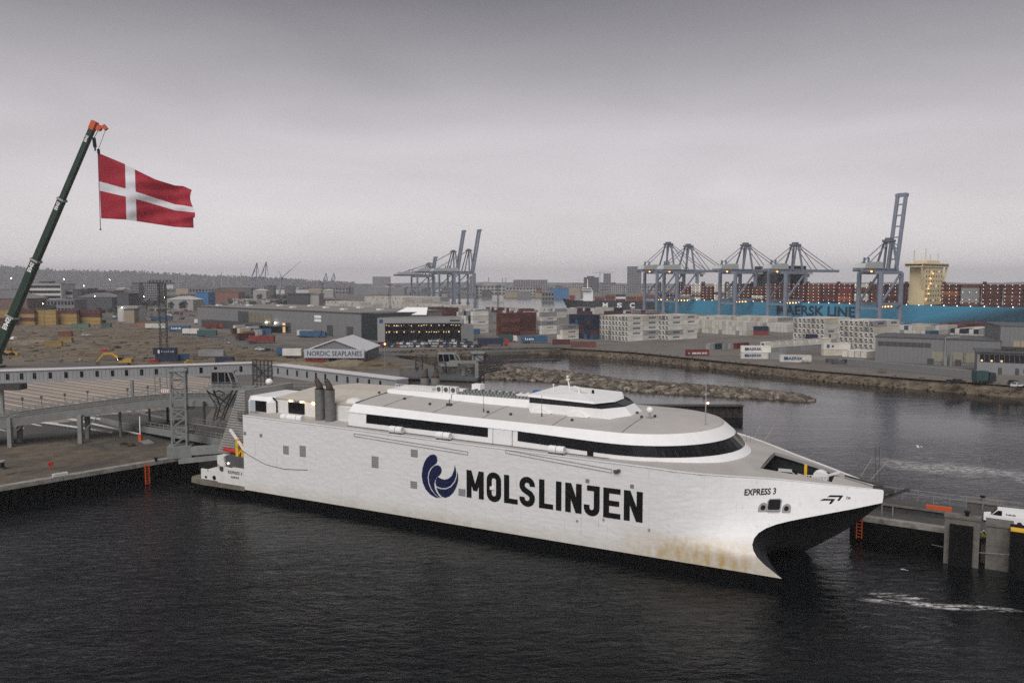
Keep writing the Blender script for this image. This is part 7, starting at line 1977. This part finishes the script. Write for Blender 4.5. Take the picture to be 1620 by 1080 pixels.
slew(515, 446, 432, 1.5, 2300, 'very distant harbour crane left of another beyond the warehouse'); slew(527, 446, 432, 2, 2300, 'very distant harbour crane right of another beyond the warehouse')
# wind turbine
p = D(441, 1500); zh = ZY(439.5, 1500) - LAND_Z; wt = thing('wind_turbine', 'grey wind turbine leaning its long blade to the upper right', 'wind turbine', (p.x, p.y, LAND_Z))
MB().cyl((0, 0, 0), (6.5, 0, zh), 2.0, 10, 1.3).build('tower', m_crane, wt); MB().b2((5.0, -3, zh - 1.4), (8.6, 4, zh + 1.6)).build('nacelle', m_crane2, wt)
for dx, dz in ((37, 31.5), (-9, -3.2), (-5, 13.5)): MB().bar((7, -3.2, zh), (7 + dx * .5, -3.2, zh + dz * .5), 2.6, .8).bar((7 + dx * .5, -3.2, zh + dz * .5), (7 + dx, -3.2, zh + dz), 1.1, .4).build('blade', m_crane, wt)

# ------------------------------------------------------------------ the big container ship behind the cranes
m_mblue = mat('light_blue_hull', (.045, .24, .38), .5, var=.1, scale=.03); m_mblue2 = mat('dark_blue_hull', (.012, .045, .075), .5, var=.15, scale=.03); m_cream = mat('floodlit_cream_superstructure', (.66, .55, .33), .6, var=.06, scale=.1)  # floodlight on the bridge tower is put into its cream colour
rail0 = W(1388, 512); hullc = rail0 + YB * 36; hullc.z = 0
sh = thing('container_ship', 'huge light blue container ship loaded with containers behind the quay cranes', 'ship', (hullc.x, hullc.y, WATER_Z), math.atan2(YQ.y, YQ.x))
# local x along the quay to the right, y out over the water
HZ = 17.0; xa, xb = -262, 150
secs = []
for k in range(41):
    x = xa + (xb - xa) * k / 40; q = (x - 62) / (xb - 62) if x > 62 else 0; qa_ = max(0, (xa + 34 - x) / 34)
    yb_ = 26 * q ** 2.2 + 4 * qa_; yt_ = 9 * q ** 3 ; h = HZ + 5 * q ** 2
    secs.append([(x, yb_, 0), (x, yb_ * .75 + yt_ * .25, h * .4), (x, yt_ + .0, h), (x, 59 - yt_, h), (x, 59 - yb_, 0)])
mb = MB(); mb.loft(secs[:25]); mb.add(secs[0], [(0, 1, 2, 3, 4)]); mb.build('hull', m_mblue, sh)
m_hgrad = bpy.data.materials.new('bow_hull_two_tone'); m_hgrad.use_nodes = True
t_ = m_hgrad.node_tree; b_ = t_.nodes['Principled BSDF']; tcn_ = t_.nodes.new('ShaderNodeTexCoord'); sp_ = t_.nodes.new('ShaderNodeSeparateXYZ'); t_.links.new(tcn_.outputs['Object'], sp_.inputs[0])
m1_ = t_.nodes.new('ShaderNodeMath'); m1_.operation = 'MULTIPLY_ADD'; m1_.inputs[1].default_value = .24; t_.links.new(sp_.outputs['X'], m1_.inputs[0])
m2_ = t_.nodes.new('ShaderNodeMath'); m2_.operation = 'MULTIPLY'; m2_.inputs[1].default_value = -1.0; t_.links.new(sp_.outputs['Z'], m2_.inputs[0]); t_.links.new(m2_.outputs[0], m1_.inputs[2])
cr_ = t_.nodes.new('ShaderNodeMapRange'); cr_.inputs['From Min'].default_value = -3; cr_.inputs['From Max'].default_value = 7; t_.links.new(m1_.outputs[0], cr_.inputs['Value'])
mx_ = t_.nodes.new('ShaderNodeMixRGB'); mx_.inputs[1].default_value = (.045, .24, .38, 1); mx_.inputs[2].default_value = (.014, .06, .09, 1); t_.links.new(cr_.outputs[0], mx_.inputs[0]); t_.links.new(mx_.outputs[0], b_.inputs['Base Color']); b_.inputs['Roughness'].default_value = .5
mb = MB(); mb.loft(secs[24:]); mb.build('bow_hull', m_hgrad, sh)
MB().b2((xa + 2, .6, HZ - .3), (xb - 30, 58, HZ)).build('deck', m_dgrey, sh)
def ship_x(px):                       # place along the hull side seen at a photo column
    lo, hi = xa - 200, xb + 200
    for _ in range(50):
        m_ = (lo + hi) / 2; q = hullc + YQ * m_
        if proj_x(Vector((q.x, q.y, 9))) < px: lo = m_
        else: hi = m_
    return lo
x0, x1 = ship_x(1229), ship_x(1353)
text_on('MAERSK LINE', 9.0, x1 - x0, lambda x, y: (x0 + x, -.15, 5.6 + y), .03, 'hull_lettering', mat('dark_blue_lettering', (.008, .02, .04), .6), sh)
# containers on deck: bays of boxes
cargo = MB(); rs = random.Random(21); lights = MB()
xs_c = ship_x(1440); x = xa + 6; SHC = ['maroon', 'brown', 'red', 'navy', 'blue', 'grey', 'white', 'orange']
while x < xb - 42:
    if abs(x + 6 - (xs_c + 2)) < 13: x += 27; continue
    tiers = 6 if rs.random() < .8 else 5
    if x < xa + 30: tiers = 3
    main = rs.choices(SHC, [7, 4, 2, .7, .5, .8, .6, .3])[0]
    for k in range(tiers):
        for j in range(23):
            if j > 1 and k < tiers - 1: continue
            c_ = main if rs.random() < .72 else rs.choices(SHC, [6, 4, 2, .8, .6, .8, .5, .4])[0]
            cargo.box((x + 6.2, 1.6 + j * 2.5, HZ + .3 + k * 2.7 + 1.3), (12.0, 2.36, 2.56), 0, SHC.index(c_))
            if j == 0 and rs.random() < .9:
                for dx in (1.2, 6.0, 10.8): lights.sphere((x + dx, .2, HZ + .3 + k * 2.7 + 2.2), .2, 5, 3)
    x += 14.4
tag(cargo.build('deck_cargo', [PAL[c] for c in SHC], sh), kind='stuff'); tag(lights.build('deck_light', lamp_mat('small_deck_lamp', (1, .84, .62), 2.2), sh), kind='stuff')
mb = MB(); x = xa + 4.3
while x < xb - 40:
    for y in (1.2, 4): mb.b2((x, y, HZ), (x + 1.2, y + .8, HZ + 18.5))
    mb.b2((x - .3, .8, HZ + 16.5), (x + 1.8, 5, HZ + 17)); x += 28.8
tag(mb.build('lashing_bridge', mat('red_brown_steel', (.075, .028, .025), .7, var=.2), sh), kind='stuff')
mb = MB(); lz = MB(); x = xa + 10
while x < xb - 30: lz.sphere((x, -.5, HZ + .3), .34, 6, 4); x += 9.5
tag(lz.build('edge_lamp', lamp_mat('edge_lamp_glow', (1, .84, .62), 2.5), sh), kind='stuff')
for px in (1404, 1470): pass
# bridge tower
sx = xs_c
tw = MB(); tw.b2((sx - 5, 7, HZ), (sx + 7, 38, HZ + 30)); tw.build('accommodation_block', m_cream, sh)
MB().b2((sx - 6, .5, HZ + 30), (sx + 8, 45, HZ + 33)).b2((sx - 4, 12, HZ + 33), (sx + 6, 34, HZ + 35)).build('bridge_deck', m_cream, sh)
MB().b2((sx + 7.95, 1, HZ + 30.9), (sx + 8.1, 44.5, HZ + 32.2)).b2((sx - 5.5, .42, HZ + 30.9), (sx + 7.5, .5, HZ + 32.2)).build('bridge_window', m_glass, sh)
MB().bar((sx + 6, 7.5, HZ + 12), (sx + 7, 1.5, HZ + 30), 1.3).bar((sx + 6, 37.5, HZ + 12), (sx + 7, 44, HZ + 30), 1.3).bar((sx + 6.5, 4, HZ + 22), (sx + 6.5, 8, HZ + 22), .8).bar((sx + 6.5, 37.5, HZ + 22), (sx + 6.5, 41.5, HZ + 22), .8).build('wing_strut', m_cream, sh)
for k in range(7):
    for j in range(7): MB().b2((sx + 6.98, 9 + j * 4.2, HZ + 3 + k * 3.8), (sx + 7.12, 10.2 + j * 4.2, HZ + 4.3 + k * 3.8)).build('porthole', m_warmwin if (k * 5 + j * 3) % 9 == 0 else m_glass, sh)
for k in range(6): MB().sphere((sx + 7.8, 9 + k * 1.5 + (k % 2) * 2, HZ + 5 + k * 4), .4, 6, 4).build('stair_lamp', m_lampo, sh)
for y, h in ((3, 9), (22, 11), (30, 6), (43, 8)): MB().bar((sx, y, HZ + 34), (sx, y, HZ + 34 + h), .5).build('mast', m_cream, sh)
mb = MB(); fx = ship_x(1222); mb.b2((fx - 8, 20, HZ + 16), (fx + 8, 40, HZ + 33)); mb.build('funnel', m_black, sh); fx = ship_x(1178); MB().b2((fx - 7, 24, HZ + 16), (fx + 9, 40, HZ + 33)).b2((fx - 9, 22, HZ + 14), (fx + 11, 42, HZ + 18)).build('funnel_casing', mat('dark_funnel', (.03, .04, .045), .6), sh)
# smaller dark ship across the channel
d_ = 985; p = D(889, d_, 0); ms = thing('feeder_ship', 'smaller dark hulled container ship with white bridge left of the big one', 'ship', (p.x, p.y, WATER_Z), -.12)
kx = d_ / FOC
Ls = 190; hz = 11.5
sc = []
for k in range(21):
    x = Ls * k / 20; q = max(0, 1 - x / 26); sc.append([(x + 7 * q, 12 * q ** 1.5, 0), (x, 7 * q ** 2, hz + 3 * q ** 2), (x, 28 - 7 * q ** 2, hz + 3 * q ** 2), (x + 7 * q, 28 - 12 * q ** 1.5, 0)])
mb = MB(); mb.loft(sc); mb.add(sc[0], [(0, 1, 2, 3)]); mb.loft([[s_[1] for s_ in sc], [s_[2] for s_ in sc]]); mb.build('hull', mat('black_ship_hull', (.018, .024, .03), .6, var=.2, scale=.05), ms)
for ch, px in (('M', 953), ('S', 975), ('C', 995)):
    xx = (px - 889) * kx * 1.0
    text_on(ch, 6.2, 6.2, lambda x, y: (xx + x, -.2, 3.4 + y), .04, 'hull_letter', m_white, ms)
cg = MB(); x = 40
while x < Ls - 14:
    t = rs.choice((2, 3, 3))
    for k in range(t):
        for j in range(3):
            cg.box((x + 6.2, 2 + j * 2.5, hz + 1.3 + 2.6 * k + .2), (11.9, 2.4, 2.5), 0, SHC.index(rs.choices(SHC, [4, 3, 2, 1, 1, 2, 1, .4])[0]))
    x += 12.8
for x in (12, 20): cg.box((x, 8, hz + 4), (6, 6, 6), 0, 2 if x < 15 else 5)
tag(cg.build('deck_cargo', [PAL[c] for c in SHC], ms), kind='stuff')
MB().b2((26, 4, hz), (38, 24, hz + 13)).b2((24, 1, hz + 13), (36, 27, hz + 16)).build('bridge_house', m_white, ms); MB().b2((23.9, 2, hz + 14), (24.05, 26, hz + 15.3)).b2((24.5, .9, hz + 14), (35.5, 1.02, hz + 15.3)).build('bridge_window', m_glass, ms); MB().bar((31, 14, hz + 16), (31, 14, hz + 27), .8).build('mast', m_white, ms)
for x in (50, 76, 102): MB().bar((x, 14, hz), (x, 14, hz + 19), 1.2).bar((x, 14, hz + 18), (x + 7, 14, hz + 12), .7).build('derrick', m_craned, ms)
# water between the far quays
tag(MB().add([W(640, 487, LAND_Z + .05), W(1640, 502, LAND_Z + .05), (1700, 1060, LAND_Z + .05), D(1000, 1500, LAND_Z + .05), D(640, 1480, LAND_Z + .05)], [(0, 1, 2, 3, 4)]).build('channel_water', mat('far_channel_water', (.02, .022, .025), .12, var=.3, scale=.02, bump=.6, bscale=.25, spec=.5)), 'pale harbour channel beyond the container yard', kind='structure')

# ------------------------------------------------------------------ buildings of the town and docks
FB = {}
for nm, c in dict(pale=(.30, .29, .28), grey=(.17, .17, .175), dark=(.07, .07, .075), brown=(.13, .085, .065), white=(.50, .49, .47), blue=(.035, .14, .30), brick=(.19, .085, .06), tan=(.30, .24, .175)).items(): FB[nm] = mat('facade_' + nm, c, .8, var=.12, scale=.03)
def bld(px0, px1, ytop, d, c, label, floors=0, roof='grey', depth=24, bands=None, gable=False, cols=0, cat='building'):
    x0, x1 = (px0 - 810) / FOC * d, (px1 - 810) / FOC * d; h = ZY(ytop, d) - LAND_Z
    r = thing('building', label, cat, (x0, d, LAND_Z)); w_ = x1 - x0
    MB().b2((0, 0, 0), (w_, depth, h)).build('wall', FB[c], r)
    if gable: MB().loft([[(-.5, -.5, h), (w_ / 2, -.5, h + w_ * .12), (w_ + .5, -.5, h)], [(-.5, depth, h), (w_ / 2, depth, h + w_ * .12), (w_ + .5, depth, h)]], True, True).build('roof', FB[roof], r)
    else: MB().b2((-.4, -.4, h), (w_ + .4, depth + .4, h + .9)).build('roof', FB[roof], r)
    for k in range(floors):
        z = h * (k + .35) / floors
        if cols:
            for j in range(cols): MB().b2((w_ * (j + .2) / cols, -.25, z), (w_ * (j + .8) / cols, -.05, z + h / floors * .5)).build('window', m_glass, r)
        else: MB().b2((w_ * .02, -.3, z), (w_ * .98, -.05, z + h / floors * .48)).build('window_band', m_glass if not bands else FB[bands], r)
    return r
bld(46, 98, 450, 900, 'white', 'white office slab with dark window bands on the left', 5, 'pale', 30); bld(52, 96, 449, 935, 'white', 'upper setback of the white banded office slab', 1, 'grey', 12)
bld(99, 116, 459, 910, 'pale', 'low banded annex right of the white office slab', 3, 'grey'); bld(64, 80, 446, 960, 'dark', 'dark plant room on top behind the white office slab', 0, 'dark', 12)
bld(117, 128, 459, 930, 'brick', 'small brick block right of the banded annex', 3, 'grey', cols=4); bld(129, 139, 457, 930, 'dark', 'dark square block among the left sheds', 3, 'grey', cols=4); bld(141, 153, 460, 950, 'brown', 'brown block left of the long dark shed', 3, 'grey', cols=4); bld(168, 182, 460, 960, 'brown', 'brown block beyond the long dark shed', 3, 'grey', cols=4)
bld(122, 178, 470, 860, 'dark', 'long dark shed behind the yellow container stacks', 0, 'grey', 30, gable=True); bld(186, 204, 465, 820, 'dark', 'dark tall shed with white end at the left', 0, 'dark'); bld(75, 118, 475, 800, 'grey', 'grey low shed right behind the yellow containers', 2, 'grey', cols=8); bld(-60, 44, 472, 850, 'brown', 'long low brown warehouse at the left edge', 0, 'grey', 40, gable=True); bld(-30, 28, 462, 1000, 'grey', 'grey apartment block at the far left edge', 4, 'dark', cols=9)
bld(210, 221, 447.5, 1250, 'grey', 'left of two tall slab blocks on the left', 8, 'dark', 16, cols=4); bld(230, 252, 447, 1250, 'grey', 'wider of two tall slab blocks behind the light mast', 8, 'dark', 16, cols=7)
bld(262, 306, 474, 900, 'pale', 'pale shed with gabled roof beyond the light mast', 0, 'white', 30, gable=True); bld(286, 310, 466, 1050, 'tan', 'tan block above the pale gabled shed', 4, 'brown', cols=6); bld(310, 330, 463, 1000, 'blue', 'blue shed among the left sheds', 0, 'blue'); bld(186, 218, 486, 640, 'white', 'white low shed beside the port road', 0, 'pale', 14); bld(196, 212, 490, 620, 'tan', 'small tan kiosk beside the port road', 0, 'dark', 8)
bld(332, 378, 462, 1200, 'brick', 'long brick warehouse left of the pale container row', 0, 'brown', 30, gable=True); bld(300, 345, 456, 1500, 'grey', 'grey factory hall far behind on the left', 2, 'grey', cols=9); bld(345, 398, 455, 1700, 'dark', 'dark low factory hall far behind', 0, 'grey', gable=True)
bld(424, 434, 452, 1400, 'dark', 'dark silo block by the wind turbine', 0, 'dark', 12); bld(388, 505, 459, 2100, 'white', 'long pale roofed shed on the far quay', 0, 'white', 50); bld(455, 489, 465.5, 700, 'dark', 'dark green cube of stacked containers behind the warehouse', 0, 'dark', 20); bld(489, 505, 466, 702, 'pale', 'pale ribbed end wall beside the dark green cube', 0, 'grey', 18)
bld(500, 552, 455, 2000, 'grey', 'low grey hall beyond the warehouse roof', 2, 'grey', cols=10); bld(560, 640, 455, 1900, 'grey', 'long grey hall left of the trio of cranes', 0, 'pale', 40); bld(590, 617, 438, 2600, 'grey', 'tall grey silo building left of the trio of cranes', 0, 'grey', 20)
bld(743, 752, 437, 2500, 'grey', 'slim grey tower right of the trio of cranes', 8, 'grey', 14, cols=2); bld(752, 800, 452, 1900, 'pale', 'pale process plant hall behind the masts', 3, 'grey', cols=8); bld(765, 790, 447, 2000, 'pale', 'round shouldered pale silo block', 0, 'pale'); bld(800, 848, 455, 1750, 'pale', 'wide pale hall above the channel', 3, 'grey', cols=9); bld(812, 866, 443, 2700, 'grey', 'long grey apartment slab on the skyline', 6, 'grey', cols=14); bld(820, 840, 461, 1560, 'grey', 'grey square shed by the channel', 0, 'pale'); bld(846, 872, 463, 1600, 'tan', 'tan shed left of the blue one', 0, 'brown'); bld(872, 899, 457, 1560, 'blue', 'bright blue warehouse by the channel', 0, 'blue', 30); bld(900, 918, 455, 1800, 'tan', 'tan warehouse right of the bright blue one', 0, 'tan')
bld(924, 947, 439, 2400, 'dark', 'dark stepped tower block on the skyline', 7, 'dark', 20, cols=5); bld(929, 940, 437, 2410, 'dark', 'top step of the dark tower block', 0, 'dark', 14); bld(955, 966, 433, 2600, 'grey', 'slim tower block beside the tower crane', 9, 'grey', 16, cols=3); bld(948, 974, 447, 2550, 'grey', 'podium of the slim tower block', 3, 'grey', cols=7); bld(993, 1014, 422, 2300, 'grey', 'tall slab tower standing left of the quay cranes', 16, 'dark', 18, cols=8); bld(905, 925, 449, 2500, 'pale', 'pale block left of the dark tower block', 4, 'grey', cols=6); bld(967, 992, 451, 2200, 'pale', 'low pale block between the towers', 4, 'grey', cols=8); bld(1014, 1060, 452, 2300, 'pale', 'low pale halls right of the tall slab tower', 2, 'grey', cols=10); bld(1060, 1150, 454, 2600, 'grey', 'low grey halls behind the crane row', 0, 'grey', gable=False); bld(640, 700, 457, 2300, 'grey', 'low grey halls behind the trio of cranes', 0, 'pale')
rb_ = random.Random(31)
KIND = ['shed with a pale roof', 'brick house row', 'grey block', 'dark warehouse', 'pale hall', 'tan block']
NEAR_ = ['the left hills', 'the striped office slab', 'the tall slab blocks', 'the light mast', 'the pair of harbour cranes', 'the wind turbine', 'the trio of cranes', 'the channel', 'the skyline towers']
for i in range(54):
    px = -20 + i * 17.5 + rb_.uniform(-6, 6); d = rb_.choice((1300, 1600, 2000, 2500, 3000)); k = i % 6
    wd_ = rb_.uniform(10, 26) * 1300 / d + 3; hh = rb_.uniform(7, 20)
    yt = 445 + (CAM_H - LAND_Z - hh) * FOC / d
    bld(px, px + wd_, yt, d, ['pale', 'brick', 'grey', 'dark', 'white', 'tan'][k], 'distant %s in the haze near %s' % (KIND[k], NEAR_[min(8, i // 6)]), 2 if k in (1, 2) else 0, ['white', 'brown', 'grey', 'dark', 'grey', 'brown'][k], 20, gable=k in (0, 1, 3), cols=4 if k in (1, 2) else 0)
# tower crane on the skyline
p = D(949, 2500); tcr = thing('tower_crane', 'thin tower crane beside the slim tower on the skyline', 'crane', (p.x, p.y, LAND_Z)); zt = ZY(431, 2500)
MB().bar((0, 0, 0), (0, 0, zt), 1.8).build('mast', m_crane, tcr); MB().bar((-22, 0, zt - 3), (48, 0, zt - 1.5), 1.3).bar((0, 0, zt + 4), (30, 0, zt - 1.5), .6).build('jib', m_crane, tcr)
# chimneys and masts over the left skyline
for i, (px, yt, d) in enumerate(((237, 431, 2600), (339, 436, 2400), (351, 431, 2500), (362, 436, 2300), (382, 433, 2400), (110, 446, 1500), (283, 439, 2300), (773, 440, 2100), (795, 441, 2200), (800, 440, 2300))):
    p = D(px, d); h = ZY(yt, d) - LAND_Z; r = thing('chimney', 'thin distant chimney on the hazy skyline, ' + ['first', 'second', 'third', 'fourth', 'fifth', 'sixth', 'seventh', 'eighth', 'ninth', 'tenth'][sorted(range(10), key=lambda k: (237, 339, 351, 362, 382, 110, 283, 773, 795, 800)[k]).index(i)] + ' from the left', 'chimney', (p.x, p.y, LAND_Z))
    MB().cyl((0, 0, 0), (0, 0, h), 1.6, 8, 1.1).build('shaft', FB['pale'], r); MB().cyl((0, 0, h), (0, 0, h + 1.5), 1.3, 8).build('rim', FB['dark'], r)
# street lamps alight on the left
for i, (px, py, d) in enumerate(((21, 440, 1000), (104, 441.5, 1000), (176, 442.5, 1000), (135, 452, 900), (43, 451, 900), (71, 480, 560), (195, 486, 640), (229, 469, 900), (152, 468, 800), (262, 470, 900), (1128, 474, 900))):
    p = D(px, d); h = ZY(py, d) - LAND_Z; r = thing('street_lamp', 'lit street lamp ' + ['by the crane boom before the hills', 'above the white office slab', 'above the long dark shed', 'right of the banded annex', 'at the left end of the white office', 'over the yellow containers', 'beside the white low shed', 'by the tall slab blocks', 'over the brown blocks', 'right of the light mast', 'among the quay cranes'][i], 'street lamp', (p.x, p.y, LAND_Z))
    MB().cyl((0, 0, 0), (0, 0, h), .16, 6, .1).bar((0, 0, h), (0, -1.4, h + .1), .15).build('post', m_dgrey, r); MB().sphere((0, -1.4, h - .1), (.30 * d / 800), 8, 6).build('lamp', m_lampc, r)
# trees far on the left and along the roads: each crown a cloud of leaf clumps
m_tree = mat('bare_winter_wood', (.052, .052, .044), 1, var=.3, scale=.2, rand=.2)
def tree_proto():
    r = thing('tree', 'x', 'tree', (0, 0, 0)); rs = random.Random(2); mb = MB()
    for k in range(190):
        th, ph = rs.uniform(0, 6.28), rs.uniform(-1, 1); rr = rs.random() ** .4
        c = Vector((3.2 * rr * math.cos(th) * (1 - ph * ph) ** .5, 3.2 * rr * math.sin(th) * (1 - ph * ph) ** .5, 5.6 + 3.6 * rr * ph)); u = Vector((rs.uniform(-1, 1), rs.uniform(-1, 1), rs.uniform(-1, 1))).normalized() * .85; v = u.cross(Vector((0, 0, 1))).normalized() * .7
        mb.add([c - v, c + u, c + v, c - u * .4], [(0, 1, 2, 3)])
    mb.build('crown', m_tree, r); MB().cyl((0, 0, 0), (0, 0, 3.4), .3, 6, .18).bar((0, 0, 2.6), (1.2, .4, 5), .16).bar((0, 0, 2.8), (-1.1, .3, 5.2), .16).build('trunk', m_heap, r)
    return r
tp = None
for i in range(46):
    px = -20 + i * 10.5 + rb_.uniform(-5, 5); d = rb_.choice((760, 880, 1050, 1250)); p = D(px, d)
    o_ = tp if (tp is None and False) else None
    if tp is None: tp = o_ = tree_proto()
    else: o_ = copy_tree(tp)
    s_ = rb_.uniform(.8, 1.5); o_.location = (p.x, p.y, LAND_Z); o_.scale = (s_, s_, s_); o_.rotation_euler = (0, 0, rb_.uniform(0, 6))
    o_['label'] = 'dark winter tree, %s from the left, among the distant sheds' % ordn(i + 1); o_['group'] = 'trees among the distant sheds'

# belts of far woodland and scrub: nobody could count these
wd = MB(); rw2 = random.Random(9)
def wood_belt(px0, px1, d0, d1, n, h, fz):
    for _ in range(n):
        px, d = rw2.uniform(px0, px1), rw2.uniform(d0, d1); p = D(px, d); z0 = fz(px, d); k = d / 1500
        c = Vector((p.x, p.y, z0 + rw2.uniform(.3, 1) * h)); s1 = rw2.uniform(2, 4.6) * k ** .7
        u = Vector((rw2.uniform(-1, 1), rw2.uniform(-.6, .6), rw2.uniform(.2, 1))).normalized() * s1; v = Vector((1, rw2.uniform(-.5, .5), rw2.uniform(-.4, .4))).normalized() * s1
        wd.add([c - v - u * .4, c + u, c + v - u * .4, c - u * .8], [(0, 1, 2, 3)], rw2.randrange(2))
for a in ((-40, 480, 1350, 1500, 900, 7), (-40, 330, 1050, 1120, 420, 6), (-40, 520, 2200, 2500, 1300, 10), (480, 980, 2700, 3000, 900, 10), (1040, 1620, 2600, 2900, 900, 9), (-40, 200, 780, 830, 160, 4)): wood_belt(*a, lambda px, d: LAND_Z)
hp_ = ridge([(-500, 415), (0, 421), (90, 428), (200, 430), (330, 437), (420, 440), (520, 447), (600, 449)], 110)
def hill_z(px, d):
    y = 449
    for (xa_, ya_), (xb_, yb_) in zip(hp_, hp_[1:]):
        if xa_ <= px <= xb_: y = ya_ + (yb_ - ya_) * (px - xa_) / (xb_ - xa_); break
    top = ZY(y, 4300); f = (d - 3895) / 405
    return LAND_Z + (top - LAND_Z) * (f / .555 * .55 if f < .555 else .55 + (f - .555) / .445 * .45)
wood_belt(-40, 560, 3900, 4300, 3600, 9, hill_z)
tag(wd.build('distant_wood', [m_tree, mat('hazy_brown_wood', (.062, .058, .05), 1, var=.3, scale=.1)]), 'belts of bare woodland and scrub on the far hills', kind='stuff')
